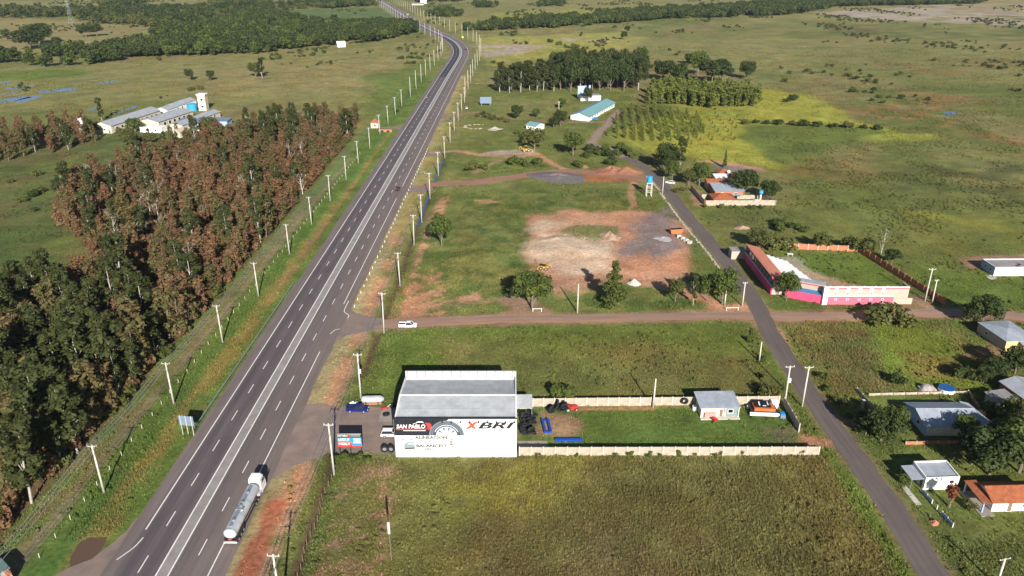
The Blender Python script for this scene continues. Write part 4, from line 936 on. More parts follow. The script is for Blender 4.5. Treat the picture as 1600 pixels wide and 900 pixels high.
# ------------------------------------------------------------------ vegetation too many to count: scattered with geometry nodes
def proto_coll(name, meshes):
    c = bpy.data.collections.new(name)
    for i, me in enumerate(meshes):
        o = bpy.data.objects.new(name+'_proto', me); c.objects.link(o)
    return c
def scatter(name, emitter_me, coll, smin, smax, label, tilt=.15, dens_attr='dens', dmax=1.0, seed=1, cat=None):
    o = link(bpy.data.objects.new(name, emitter_me)); tag(o, label, cat, None, 'stuff')
    ng = bpy.data.node_groups.new(name, 'GeometryNodeTree')
    ng.interface.new_socket('Geometry', in_out='INPUT', socket_type='NodeSocketGeometry'); ng.interface.new_socket('Geometry', in_out='OUTPUT', socket_type='NodeSocketGeometry')
    N = ng.nodes; L = ng.links
    gi = N.new('NodeGroupInput'); go = N.new('NodeGroupOutput')
    dp_ = N.new('GeometryNodeDistributePointsOnFaces'); dp_.distribute_method = 'RANDOM'; dp_.inputs['Seed'].default_value = seed
    na = N.new('GeometryNodeInputNamedAttribute'); na.data_type = 'FLOAT'; na.inputs['Name'].default_value = dens_attr
    mu = N.new('ShaderNodeMath'); mu.operation = 'MULTIPLY'; mu.inputs[1].default_value = dmax
    L.new(na.outputs['Attribute'], mu.inputs[0]); L.new(mu.outputs[0], dp_.inputs['Density']); L.new(gi.outputs[0], dp_.inputs['Mesh'])
    ci = N.new('GeometryNodeCollectionInfo'); ci.inputs['Collection'].default_value = coll; ci.inputs['Separate Children'].default_value = True; ci.inputs['Reset Children'].default_value = True
    ip = N.new('GeometryNodeInstanceOnPoints'); ip.inputs['Pick Instance'].default_value = True
    rr = N.new('FunctionNodeRandomValue'); rr.data_type = 'FLOAT_VECTOR'; rr.inputs['Min'].default_value = (-tilt, -tilt, 0); rr.inputs['Max'].default_value = (tilt, tilt, 6.283); rr.inputs['Seed'].default_value = seed+1
    rs = N.new('FunctionNodeRandomValue'); rs.data_type = 'FLOAT'; rs.inputs[2].default_value = smin; rs.inputs[3].default_value = smax; rs.inputs['Seed'].default_value = seed+2
    L.new(dp_.outputs['Points'], ip.inputs['Points']); L.new(ci.outputs[0], ip.inputs['Instance']); L.new(rr.outputs[0], ip.inputs['Rotation']); L.new(rs.outputs[1], ip.inputs['Scale'])
    L.new(ip.outputs[0], go.inputs[0])
    md = o.modifiers.new('scatter', 'NODES'); md.node_group = ng
    return o
def grass_mat(name, gain, dry):
    """blades take the colour of the sward they grow from, each tuft a little different"""
    m, n, l, b = nodes_of(name)
    at = n.new('ShaderNodeAttribute'); at.attribute_type = 'INSTANCER'; at.attribute_name = 'Col'
    oi = n.new('ShaderNodeObjectInfo')
    mr = n.new('ShaderNodeMapRange'); mr.inputs[3].default_value = gain*.80; mr.inputs[4].default_value = gain*1.25; l.new(oi.outputs['Random'], mr.inputs[0])
    vm = n.new('ShaderNodeVectorMath'); vm.operation = 'SCALE'; l.new(at.outputs['Color'], vm.inputs[0]); l.new(mr.outputs[0], vm.inputs['Scale'])
    wn_ = n.new('ShaderNodeTexWhiteNoise'); wn_.noise_dimensions = '1D'; l.new(oi.outputs['Random'], wn_.inputs['W'])
    mx = n.new('ShaderNodeMix'); mx.data_type = 'RGBA'; mx.inputs[7].default_value = (*dry, 1)
    mq = n.new('ShaderNodeMapRange'); mq.inputs[1].default_value = .55; mq.inputs[3].default_value = 0; mq.inputs[4].default_value = .5; l.new(wn_.outputs['Value'], mq.inputs[0])
    l.new(mq.outputs[0], mx.inputs[0]); l.new(vm.outputs[0], mx.inputs[6])
    l.new(mx.outputs[2], b.inputs['Base Color']); b.inputs['Roughness'].default_value = .8; b.inputs['Specular IOR Level'].default_value = .15
    t_ = n.new('ShaderNodeBsdfTranslucent'); l.new(mx.outputs[2], t_.inputs['Color']); ms = n.new('ShaderNodeMixShader'); ms.inputs[0].default_value = .3
    l.new(b.outputs[0], ms.inputs[1]); l.new(t_.outputs[0], ms.inputs[2]); l.new(ms.outputs[0], n['Material Output'].inputs['Surface'])
    return m
def tuft(seed, h, w, n, m, bw):
    r = random.Random(seed); v = []; f = []
    for k in range(n):
        a = r.uniform(0, 6.28); q = w*math.sqrt(r.random())*.6; x, y = math.cos(a)*q, math.sin(a)*q; ln = r.uniform(.15, .6); hh = h*r.uniform(.5, 1.0)
        dx, dy = math.cos(a+r.uniform(-.8, .8))*ln*w, math.sin(a)*ln*w; px_, py_ = -math.sin(a)*bw*r.uniform(.6, 1.3), math.cos(a)*bw*r.uniform(.6, 1.3)
        b = len(v); v += [(x-px_, y-py_, -.03), (x+px_, y+py_, -.03), (x+dx*.5+px_*.8, y+dy*.5+py_*.8, hh*.65), (x+dx*.5-px_*.8, y+dy*.5-py_*.8, hh*.65), (x+dx*1.3, y+dy*1.3, hh)]
        f += [(b, b+1, b+2, b+3), (b+3, b+2, b+4)]
    me = bpy.data.meshes.new('tuft'); me.from_pydata(v, [], f); me.materials.append(m); return me
gtall = grass_mat('tall_grass_blades', 1.45, (.21, .155, .065)); gshort = grass_mat('grass_blades', 1.35, (.21, .185, .065)); gweed = grass_mat('weed_leaves', 1.15, (.12, .13, .04))
ct_ = proto_coll('tall_tufts', [tuft(k, .52, .40, 12, gtall, .042) for k in range(6)])
cs_ = proto_coll('short_tufts', [tuft(20+k, .26, .5, 9, gshort, .07) for k in range(5)])
cw_ = proto_coll('weed_clumps', [leaf_mesh('weed', [((0, 0, .3), (.6, .6, .32)), ((.3, .2, .35), (.4, .4, .3))], 60, .26, gweed, 900+k) for k in range(4)])
fru = (np.abs(X) < 0.72*Y*1.0+22) & (Y > 88)
def emitter(name, dens):
    d = np.where(fru, dens, 0.0); me, used = grid_mesh(name, d)
    at = me.attributes.new('dens', 'FLOAT', 'POINT'); at.data.foreach_set('value', d[used].astype(np.float32)); return me
scatter('tall_grass', emitter('tall_grass', TALL*LAWN*(Y < 240)*(.12+.88*smooth(.36, .62, fbm(X, Y, 4.5, 4, 31.)))), ct_, .5, 1.25, 'tall brown green grass of the unmown fields', .25, dmax=9.5, seed=3, cat='grass')
scatter('short_grass', emitter('short_grass', SHORT*LAWN*(Y < 270)*np.interp(Y, [90, 200, 270], [1, .6, .3])*(.25+.9*smooth(.4, .62, fbm(X, Y, 4, 3, 37.)))), cs_, .6, 1.3, 'short green grass of verges and meadows', .25, dmax=3.0, seed=5, cat='grass')
scatter('weeds', emitter('weeds', np.clip(SHORT, 0, 1)*LAWN*(Y < 900)*np.interp(Y, [90, 250, 420, 900], [.05, .16, .16, .05])*smooth(.42, .70, fbm(X, Y, 14, 4, 41.))), cw_, .35, 1.0, 'scattered leafy weeds of the rough meadows', .2, dmax=2.2, seed=7, cat='weeds')
und = np.where(sdist(X, Y, WOOD) > 0, 1.0, 0.0)*(Y > 85)
cu_ = proto_coll('undergrowth_clumps', [KIND['shrub'][k][1] for k in range(2)]+[leaf_mesh('scorched_bush', [((0, 0, 1.0), (1.2, 1.2, .9)), ((.6, .4, 1.6), (.8, .8, .8)), ((-.5, .3, 2.2), (.6, .6, .9))], 200, .42, M['leaf_burnt'], 950+k) for k in range(3)])
scatter('undergrowth', emitter('undergrowth', und), cu_, .8, 1.9, 'scorched undergrowth covering the floor of the roadside wood', .2, dmax=.10, seed=9, cat='undergrowth')
# far woods that read as one mass
def wood(name, polys, gap_area, meshes, smin, smax, label, seed, thr=.37):
    d = np.zeros(NP)
    for q in polys:
        q = PP(q); d = np.maximum(d, smooth(-4, 6, sdist(X, Y, q)+(fbm(X, Y, 40, 3, seed*1.3)-.5)*30))
    d = d*(.06+.94*smooth(thr-.05, thr+.07, fbm(X, Y*.6, 70, 4, seed+.4)))*smooth(14, 24, dh)
    return scatter(name, emitter(name, d), proto_coll(name+'_trees', meshes), smin, smax, label, .06, dmax=1.0/gap_area, seed=seed, cat='wood')
fd = [broad(k, 'leaf_dark', 10, 5.2, 520, 1.0, 130, .1)[1] for k in range(4)]+[broad(k, 'leaf_broad', 9, 5.0, 480, 1.0, 150, .1)[1] for k in range(2)]
fm = [broad(k, 'leaf_dark', 10, 5.2, 480, 1.0, 170, .1)[1] for k in range(2)]+[broad(k, 'leaf_shrub', 8, 4.6, 420, 1.0, 190, .1)[1] for k in range(3)]
wood('far_wood_left', [[(-60, 88), (-60, 107), (60, 104), (172, 101), (186, 92), (290, 87), (380, 84), (430, 82), (500, 73), (480, 66), (400, 68), (330, 70), (262, 68), (180, 76), (110, 80), (60, 84)],
      [(232, 60), (300, 68), (400, 67), (480, 65), (500, 60), (560, 56), (560, 40), (470, 34), (440, 24), (400, 22), (330, 40), (260, 50)], [(500, 72), (545, 73), (600, 63), (655, 53), (645, 42), (570, 40), (540, 48)]], 40, fd, .75, 1.5, 'dense dark wood across the far left country', 13)
wood('far_tree_band', [[(-60, 14), (-60, 26), (120, 30), (165, 38), (260, 44), (300, 36), (400, 26), (460, 16), (600, 9), (590, 1), (500, 2), (440, 12), (330, 16), (200, 18), (120, 18)], [(165, 4), (215, 3), (205, 14), (170, 15)], [(345, 4), (430, 2), (420, 9), (350, 10)]], 75, fm, .8, 1.5, 'hazy tree band along the far left horizon', 15)
wood('far_tree_belt', [[(728, 47), (760, 51), (860, 45), (950, 37), (1060, 30), (1200, 26), (1262, 20), (1300, 11), (1530, 6), (1530, 0), (1400, -2), (1270, 2), (1150, 13), (1000, 20), (880, 31), (760, 41)]], 42, fd, .8, 1.4, 'dark tree belt running across the far right country', 17)
wood('far_copse', [[(655, 5), (720, 3), (712, -6), (650, -6)], [(668, 26), (705, 27), (725, 25), (705, 18), (680, 18)], [(840, 10), (880, 10), (875, 6), (845, 6)], [(740, 12), (770, 12), (770, 9), (742, 9)], [(800, 0), (860, 0), (850, -4), (805, -4)]], 70, fd, .7, 1.2, 'small distant copses right of the highway bend', 19)
cb_ = proto_coll('scrub_clumps', [KIND['dshrub'][k][1] for k in range(3)]+[KIND['shrub'][k][1] for k in range(3)])
scr = np.where((Y > 520) & (Y < 1900), 1.0, 0.0)*smooth(.62, .74, fbm(X, Y*.45, 45, 4, 51.))*np.interp(Y, [520, 900], [.35, 1.0])*smooth(14, 22, dh)
scr *= 1-smooth(-5, 5, sdist(X, Y, GROVE))
scr *= np.where((X > -60) & (X < 150) & (Y < 560), .15, 1.0)
lft = np.where((X < -96) & (Y > 180) & (Y < 475) & (sdist(X, Y, WOOD) < -2), 1.0, 0.0)*smooth(.50, .66, fbm(X, Y, 24, 4, 71.))
lft[(X < -190) & (Y > 440)] = 0
scr = np.maximum(scr, lft*1.0)
scatter('scrub', emitter('scrub', scr), cb_, .6, 1.7, 'scattered scrub over the far pastures', .1, dmax=.012, seed=23, cat='scrub')

# deeper trees of the roadside wood, past the ones that can be told apart
def points_scatter(name, items, label, seed):
    me = bpy.data.meshes.new(name); me.from_pydata([(x, y, 0) for _, x, y, _, _ in items], [], [])
    at = me.attributes.new('sc', 'FLOAT_VECTOR', 'POINT'); at.data.foreach_set('vector', [q for k, x, y, h, wd in items for q in (h/14*wd, h/14*wd, h/14)])
    at = me.attributes.new('rz', 'FLOAT', 'POINT'); at.data.foreach_set('value', [wr.uniform(0, 6.28) for _ in items])
    meshes = []
    for tm, cm, _ in KIND['burnt'][:6]+KIND['mixed'][:3]:
        bm = bmesh.new(); bm.from_mesh(cm); n0 = len(bm.faces); bm.from_mesh(tm); bm.faces.ensure_lookup_table()
        for f_ in bm.faces[n0:]: f_.material_index = 1
        j = bpy.data.meshes.new(name+'_tree'); bm.to_mesh(j); bm.free(); j.materials.append(cm.materials[0]); j.materials.append(tm.materials[0]); meshes.append(j)
    o = link(bpy.data.objects.new(name, me)); tag(o, label, 'wood', None, 'stuff')
    ng = bpy.data.node_groups.new(name, 'GeometryNodeTree'); ng.interface.new_socket('Geometry', in_out='INPUT', socket_type='NodeSocketGeometry'); ng.interface.new_socket('Geometry', in_out='OUTPUT', socket_type='NodeSocketGeometry')
    N = ng.nodes; L = ng.links; gi = N.new('NodeGroupInput'); go = N.new('NodeGroupOutput')
    ci = N.new('GeometryNodeCollectionInfo'); ci.inputs['Collection'].default_value = proto_coll(name+'_protos', meshes); ci.inputs['Separate Children'].default_value = True; ci.inputs['Reset Children'].default_value = True
    ip = N.new('GeometryNodeInstanceOnPoints'); ip.inputs['Pick Instance'].default_value = True
    a1 = N.new('GeometryNodeInputNamedAttribute'); a1.data_type = 'FLOAT_VECTOR'; a1.inputs['Name'].default_value = 'sc'; a2 = N.new('GeometryNodeInputNamedAttribute'); a2.data_type = 'FLOAT'; a2.inputs['Name'].default_value = 'rz'
    cx = N.new('ShaderNodeCombineXYZ'); L.new(a2.outputs['Attribute'], cx.inputs['Z'])
    L.new(gi.outputs[0], ip.inputs['Points']); L.new(ci.outputs[0], ip.inputs['Instance']); L.new(a1.outputs['Attribute'], ip.inputs['Scale']); L.new(cx.outputs[0], ip.inputs['Rotation']); L.new(ip.outputs[0], go.inputs[0])
    o.modifiers.new('scatter', 'NODES').node_group = ng
if over: points_scatter('deep_wood', over, 'rear part of the scorched wood, seen as one brown mass', 3)

# ------------------------------------------------------------------ utility poles, wires, posts
def pole_meshes(h, arm):
    a = MB(); a.tube((0, 0, -.3), (0, 0, h), .25, .15, 8)
    b = MB(); b.box((0, 0, h-.35), (arm, .12, .13)); b.tube((-arm*.28, .07, h-.35), (0, .12, h-1.15), .03, n=4); b.tube((arm*.28, .07, h-.35), (0, .12, h-1.15), .03, n=4)
    c = MB()
    for q in (-.45, 0, .45): c.tube((q*arm, 0, h-.28), (q*arm, 0, h+.02), .07, .04, 6)
    return a.mesh('pole_shaft', M['concrete'], True), b.mesh('crossarm', M['concrete']), c.mesh('insulator', M['white'])
PM = {('t', 11.6): pole_meshes(11.6, 2.0), ('s', 11): pole_meshes(11, 2.2), ('l', 8): pole_meshes(8, 1.4)}
def pole(key, x, y, label, group=None, rz=0.0, arm=True, name='utility_pole', sz=1.0, lean=None):
    lean = tr.gauss(0, .010) if lean is None else lean; rz = rz+tr.gauss(0, .05)
    o = thing(name, label, 'pole', (x, y, 0), rz, group); o.scale = (1, 1, sz); o.rotation_euler[0] = lean; o.rotation_euler[1] = tr.gauss(0, .008)
    s, a, i = PM[key]; inst('shaft', s, o)
    if arm:
        inst('crossarm', a, o); inst('insulators', i, o)
    return o
ORD = ['first', 'second', 'third', 'fourth', 'fifth', 'sixth', 'seventh', 'eighth', 'ninth', 'tenth']
left_px = [(163, 770), (272, 632), (348, 535), (404, 463), (452.5, 397.5), (487, 351), (516, 314), (541, 281), (560, 255), (578, 232), (593.6, 210), (606.5, 194), (618, 179.4), (627.8, 166)]
right_px = [(522, 740), (564, 622), (600, 519), (625, 446), (647, 382), (659, 347), (672, 310), (685, 274), (695, 247), (703.3, 223), (709.8, 205), (716, 189), (721.5, 174), (726, 162)]
LP = [P(*p) for p in left_px]; RP = [(-38.0, 94.4)]+[P(*p) for p in right_px]
def far_line(d, y_from):
    out = []; s_ = 0
    while s_ < cum[-1]-5:
        x, y, an = along(s_)
        q = (x+d*math.sin(an), y-d*math.cos(an))
        if (y > y_from or (x < -90 and y > 700)): out.append(q)
        s_ += 34
    return out
LF = far_line(-19.5, LP[-1][1]+26); RF = far_line(21.5, RP[-1][1]+26)
for i, (x, y) in enumerate(LP):
    lab = (ORD[i]+' concrete power pole from the bottom along the left verge') if i < 10 else 'slim concrete pole, '+ordw(i+1)+' from the bottom along the left verge'
    pole(('t', 11.6), x, y, lab, 'concrete poles along the left verge')
for i, (x, y) in enumerate(RP):
    lab = (ORD[i]+' concrete power pole from the bottom along the right verge') if i < 10 else 'slim concrete pole, '+ordw(i+1)+' from the bottom along the right verge'
    pole(('t', 11.6), x, y, lab, 'concrete poles along the right verge', sz=1.06 if i < 4 else 1.0)
for i, (x, y) in enumerate(LF): pole(('t', 11.6), x, y, 'distant pale pole, '+ordw(i+1)+' beyond the straight, left of the highway', 'distant poles left of the highway', arm=False, sz=1.25)
for i, (x, y) in enumerate(RF): pole(('t', 11.6), x, y, 'distant pale pole, '+ordw(i+1)+' beyond the straight, right of the highway', 'distant poles right of the highway', arm=False, sz=1.25)
# transformer on the pole beside the forecourt
tb = MB(); tb.tube((.38, 0, 7.0), (.38, 0, 8.0), .3, n=10)
tf = thing('transformer', 'white round transformer hung on the pole by the forecourt', 'transformer', (RP[2][0]-.1, RP[2][1], 0)); tb.build('tank', M['white'], tf); MB().box((.1, 0, 7.6), (.5, .12, .12)).build('bracket', M['steel'], tf)
def wires(name, tops, offs, rad, m, label, spacers=False):
    root = thing(name, label, 'cable', (tops[0][0], tops[0][1], 0)); ox, oy = tops[0][0], tops[0][1]
    for o_ in offs:
        mb = MB(); pts = []
        for (a, b) in zip(tops[:-1], tops[1:]):
            for k in range(7):
                t = k/7; sag = -0.9*4*t*(1-t); pts.append((a[0]+(b[0]-a[0])*t+o_[0]-ox, a[1]+(b[1]-a[1])*t-oy, a[2]+(b[2]-a[2])*t+sag+o_[1]))
        pts.append((tops[-1][0]+o_[0]-ox, tops[-1][1]-oy, tops[-1][2]+o_[1])); mb.path(pts, [rad]*len(pts), 4); mb.build('conductor', m, root)
    if spacers:
        sp = MB().box((0, 0, 0), (1.9, .07, .12)).mesh('spacer', M['dark_steel'])
        for (a, b) in list(zip(tops[:-1], tops[1:]))[:7]:
            for t in (.25, .5, .75): inst('spacer', sp, root, (a[0]+(b[0]-a[0])*t-ox, a[1]+(b[1]-a[1])*t-oy, 11.4-0.9*4*t*(1-t)))
M['wire'] = plain('wire_grey', (.20, .23, .27), .5)
lt = [(-83, 70, 11.5)]+[(x, y, 11.5) for x, y in LP]; rt = [(-37.5, 60, 11.9)]+[(x, y, 11.9) for x, y in RP]
wires('power_cable', lt, [(-.9, 0), (0, .1), (.9, 0)], .05, M['wire'], 'power cables strung along the left verge poles', True)
wires('power_cable', rt, [(-.9, 0), (0, .1), (.9, 0)], .05, M['wire'], 'power cables strung along the right verge poles')
# street and field poles
pole(('s', 11), 69.5, 157.1, 'tall pole with broad crossarm beside the side street near the yard corner', None, 0.1)
q = pole(('s', 11), 65.6, 158.0, 'pole with round transformer at the yard corner', None, 0.1, sz=.97); MB().tube((.4, 0, 6.4), (.4, 0, 7.4), .32, n=10).build('transformer', M['white'], q)
pole(('l', 8), 70.8, 214.0, 'shorter pole at the dirt road junction', None, 0.0); pole(('s', 11), P(1445, 470)[0], P(1445, 470)[1], 'pole with three crossarms beside the dark brick wall', None, .1)
q = pole(('l', 8), P(1456, 474)[0], P(1456, 474)[1], 'slim pole next to the three armed pole', None, .1)
pole(('s', 11), 83.3, 100.4, 'lone concrete pole at the bottom right edge', None, .2, sz=.55)
pole(('l', 8), 33.7, 156.6, 'slim white pole against the far yard wall', None, 0, False); pole(('l', 8), 19.7, 209, 'slim white pole beside the dirt road left of the conifer', None, 0, False, sz=1.2)
pole(('l', 8), P(1186, 565)[0], P(1186, 565)[1], 'thin pole on the bank left of the side street', None, 0, False, sz=.75)
pole(('l', 8), P(1035, 303)[0], P(1035, 303)[1], 'white post beside the blue tank tower', None, 0, False); pole(('l', 8), P(873, 190)[0], P(873, 190)[1], 'lamp pole in front of the long teal shed', None, 0, True, sz=1.6)
pole(('l', 8), P(1132, 478)[0], P(1132, 478)[1], 'white post among the junction trees', None, 0, False, sz=.7)
o = thing('field_post', 'tall weathered wooden post in the near field', 'post', (-21.6, 106.4, 0)); MB().tube((0, 0, -.3), (0, 0, 6.2), .09, .08, 6).build('shaft', M['wood'], o); MB().box((0, -.12, 7.4), (.42, .12, 2.6)).build('board', M['concrete'], o)
steelp = thing('pylon', 'faint lattice pylon in the far left fields', 'pylon', (*P(113, 41), 0))
for sx in (-1, 1):
    for sy in (-1, 1): MB().tube((sx*3, sy*3, 0), (sx*.4, sy*.4, 36), .22, .14, 4).build('leg', M['steel'], steelp)
for k, z in enumerate((9, 18, 27)):
    w = 3-2.6*z/36; MB().box((0, 0, z), (2*w, 2*w, .25)).build('brace', M['steel'], steelp)
for z in (30, 34): MB().box((0, 0, z), (8, .4, .4)).build('crossarm', M['steel'], steelp)
# white posts of the path fence
fp = MB().box((0, 0, .5), (.13, .13, 1.5), 0, 0, .85).mesh('fence_post', M['concrete'])
for i in range(60):
    y = 107+5.1*i; x = -61.0+.0098*(y-100)-23.9+tr.uniform(-.15, .15)
    o = inst('fence_post', fp, None, (x, y, -.2), (0, 0, .1*i)); tag(o, 'short white fence post beside the footpath, '+ordw(i+1)+' from the bottom', 'fence post', 'fence posts beside the footpath')
fp2 = MB().tube((0, 0, -.2), (0, 0, 1.3), .07, .06, 5).mesh('wood_post', M['wood'])
for i in range(18):
    x, y = -36.3+.3*math.sin(i), 100+i*2.1; o = inst('wire_fence_post', fp2, None, (x-1.2, y, 0)); tag(o, 'wooden fence post on the ditch bank, '+ordw(i+1)+' from the bottom', 'fence post', 'wooden posts on the ditch bank')
# roadside delineator posts on the right shoulder
dl = MB(); dl.box((0, 0, .35), (.14, .1, .9)); dlm = dl.mesh('delineator', M['white'])
for i in range(40):
    y = 213+i*5.2; o = inst('verge_post', dlm, None, (-62.2+.0098*y+11.9, y, 0)); tag(o, 'small white marker post on the right shoulder, '+ordw(i+1)+' past the junction', 'marker post', 'marker posts along the right shoulder')
# guardrail
gr = thing('guardrail', 'steel guardrail along the left shoulder', 'guardrail', (-72.2, 147, 0)); L_ = 84
prof = [(-.05, .45), (.06, .50), (-.02, .58), (.06, .68), (-.05, .75), (-.09, .75), (-.03, .68), (-.1, .58), (-.03, .50), (-.09, .45)]
MB().prism(prof, 'y', 0, L_).build('rail', M['steel'], gr, (0, 0, .1), -.0098)
gpm = MB().box((0, 0, .35), (.12, .14, .9)).mesh('post', M['dark_steel'])
for k in range(22): inst('post', gpm, gr, (-.14+.0098*k*4, k*4.0, 0))

# ------------------------------------------------------------------ lettering
def lettering(text, h, parent, loc, m, width=None, rot=(math.pi/2, 0, 0), shear=0.0, bold=0.0, name='lettering', thick=.012):
    cu = bpy.data.curves.new('txt', 'FONT'); cu.body = text; cu.size = 1.0; cu.shear = shear; cu.offset = bold; cu.extrude = 0.0; cu.resolution_u = 3
    tmp = bpy.data.objects.new('txt', cu); col.objects.link(tmp); bpy.context.view_layer.update()
    me = bpy.data.meshes.new_from_object(tmp.evaluated_get(bpy.context.evaluated_depsgraph_get())); bpy.data.objects.remove(tmp)
    co = np.zeros(len(me.vertices)*3); me.vertices.foreach_get('co', co); co = co.reshape(-1, 3)
    co -= co.min(0); ext = co.max(0); k = h/ext[1]; kx = (width/ext[0]) if width else k
    co[:, 0] *= kx; co[:, 1] *= k; me.vertices.foreach_set('co', co.ravel()); me.update()
    me.materials.clear(); me.materials.append(m); me.name = name
    o = inst(name, me, parent, loc, rot); return o
def plate(parent, name, pts, y, m):
    """flat painted shape on a wall facing south: pts (x,z)"""
    return MB().add([(x, y, z) for x, z in pts], [tuple(range(len(pts)))]).build(name, m, parent)
def disc(cx, cz, r, a0=0, a1=360, n=32, r2=None):
    out = [(cx+r*math.cos(R(a0+(a1-a0)*i/n)), cz+r*math.sin(R(a0+(a1-a0)*i/n))) for i in range(n+1)]
    if r2: out += [(cx+r2*math.cos(R(a1+(a0-a1)*i/n)), cz+r2*math.sin(R(a1+(a0-a1)*i/n))) for i in range(n+1)]
    return out

# ------------------------------------------------------------------ the tyre shop warehouse
W = thing('warehouse', 'white tyre shop warehouse with painted front wall and grey metal roof', 'warehouse', (-12, 137.0, 0))
x0, x1, D_ = -13.0, 13.0, 20.0
fw = MB().b2(x0, x1, 0, .3, -.2, 9.7).build('front_wall', M['white_wall'], W)
for xa, xb in ((x0, x0+.3), (x1-.3, x1)):
    MB().prism([(.3, -.2), (D_-.3, -.2), (D_-.3, 8.6), (9.5, 9.95), (.3, 9.0)], 'x', xa, xb).build('side_wall', M['white_wall'], W)
MB().b2(x0, x1, D_-.3, D_, -.2, 9.9).build('rear_wall', mat('sheet_wall', (.42, .42, .42), .7, .08, .5), W)
for z0, y0_, z1, y1_ in ((8.75, .32, 9.75, 9.5), (9.75, 9.5, 8.0, D_-.32)):
    MB().slab([(x0+.3, y0_, z0), (x1-.3, y0_, z0), (x1-.3, y1_, z1), (x0+.3, y1_, z1)], .12).build('roof_slope', M['roof_metal'], W)
MB().b2(x0+.3, x1-.3, 9.32, 9.68, 9.74, 9.83).build('ridge_cap', M['white'], W)
for k in range(24):
    xx = x0+.85+k*1.06
    MB().slab([(xx-.05, .4, 8.80), (xx+.05, .4, 8.80), (xx+.05, 9.3, 9.77), (xx-.05, 9.3, 9.77)], .05).slab([(xx-.05, 9.7, 9.76), (xx+.05, 9.7, 9.76), (xx+.05, D_-.4, 8.06), (xx-.05, D_-.4, 8.06)], .05).build('roof_seam', M['roof_metal'], W)
for k in range(3): MB().b2(x0+.3, x1-.3, 2.4+k*2.2, 2.45+k*2.2, 8.985+k*.239, 9.03+k*.239).build('sheet_lap', M['steel'], W)
MB().b2(x0-.02, x1+.02, -.06, .36, 9.7, 9.8).build('parapet_cap', M['dark_steel'], W)
for k in range(13): MB().b2(x0+.55+k*2.05, x0+.61+k*2.05, D_-.38, D_-.3, 8.0, 9.95).build('wall_stud', M['dark_steel'], W)
MB().b2(x0+.3, x1-.3, D_-1.0, D_-.5, 8.16, 8.30).build('gutter', M['white'], W)
for k in range(14):
    xx = x0+.9+k*1.9; o = MB().tube((xx, -.05, 9.62), (xx, -.75, 9.42), .04, n=5).tube((xx, -.72, 9.46), (xx, -.95, 9.3), .13, .16, 7).build('sign_lamp', M['dark_steel'], W)
for k in range(9):
    xx = x0+2+k*2.5; MB().tube((xx, D_+.02, 9.75), (xx, D_+.55, 9.95), .05, n=5).build('rear_lamp', M['dark_steel'], W)
# painted sign: black banner, tyre, names
plate(W, 'sign_panel', [(x0+.02, 5.55), (-4.4, 5.55), (-4.4, 6.0), (-4.1, 7.3), (-3.3, 8.3), (-2.3, 9.0), (-1.2, 9.68), (x0+.02, 9.68)], -.008, M['panel_black'])
M['tyre_paint'] = plain('tyre_paint', (.13, .15, .18), .7); M['tyre_dark'] = plain('tyre_paint_dark', (.045, .055, .075), .7); M['rim_paint'] = plain('rim_paint', (.42, .45, .48), .7); M['ink'] = plain('wall_ink', (.05, .05, .055), .8); M['wall_x'] = plain('sign_x_red', (.72, .07, .05), .6)
tx = -1.9
plate(W, 'tyre_tread', disc(tx, 5.56, 3.75, 0, 180), -.012, M['tyre_paint']); plate(W, 'tyre_shoulder', disc(tx, 5.56, 3.35, 0, 180, 32, 3.2), -.016, M['tyre_dark']); plate(W, 'tyre_sidewall', disc(tx, 5.56, 2.95, 0, 180), -.018, M['tyre_dark'])
plate(W, 'tyre_letters', disc(tx, 5.56, 2.72, 20, 160, 24, 2.5), -.021, M['rim_paint']); plate(W, 'rim_ring', disc(tx, 5.56, 2.25, 0, 180, 28, 2.0), -.021, M['rim_paint'])
for a in (18, 54, 90, 126, 162):
    ca, sa = math.cos(R(a)), math.sin(R(a)); plate(W, 'rim_spoke', [(tx+ca*.5-sa*.3, 5.56+max(0, sa*.5+ca*.3)), (tx+ca*2.0-sa*.42, 5.56+sa*2.0+ca*.42), (tx+ca*2.0+sa*.42, 5.56+sa*2.0-ca*.42), (tx+ca*.5+sa*.3, 5.56+max(0, sa*.5-ca*.3))], -.023, M['rim_paint'])
plate(W, 'hub', disc(tx, 5.56, .75, 0, 180, 16), -.026, M['white'])
lettering('SAN PABLO', 1.0, W, (x0+.55, -.02, 7.35), M['white'], 6.1, shear=.15, bold=.02)
plate(W, 'red_stroke', [(x0+.4, 7.0), (x0+7.0, 7.0), (x0+7.3, 7.3), (x0+.4, 7.22)], -.014, M['sign_red']); plate(W, 'red_stroke', [(x0+6.8, 7.05), (x0+7.5, 7.05), (x0+8.0, 7.6), (x0+7.9, 8.4), (x0+7.4, 8.75), (x0+6.6, 8.7), (x0+6.9, 8.3), (x0+7.1, 7.6)], -.014, M['sign_red'])
plate(W, 'car_outline', [(x0+4.0, 8.45), (x0+4.6, 8.8), (x0+5.2, 9.1), (x0+6.0, 9.1), (x0+6.7, 8.75), (x0+6.4, 8.62), (x0+5.9, 8.85), (x0+5.2, 8.85), (x0+4.6, 8.55)], -.017, M['white'])
plate(W, 'white_rule', [(x0+1.9, 6.72), (x0+6.7, 6.72), (x0+6.7, 6.84), (x0+1.9, 6.84)], -.014, M['white'])
lettering('X', 1.7, W, (2.05, -.02, 7.25), M['wall_x'], 2.9, shear=.25, bold=.09)
lettering('BRI', 1.6, W, (4.75, -.02, 7.3), M['panel_black'], 7.8, shear=.3, bold=.03)
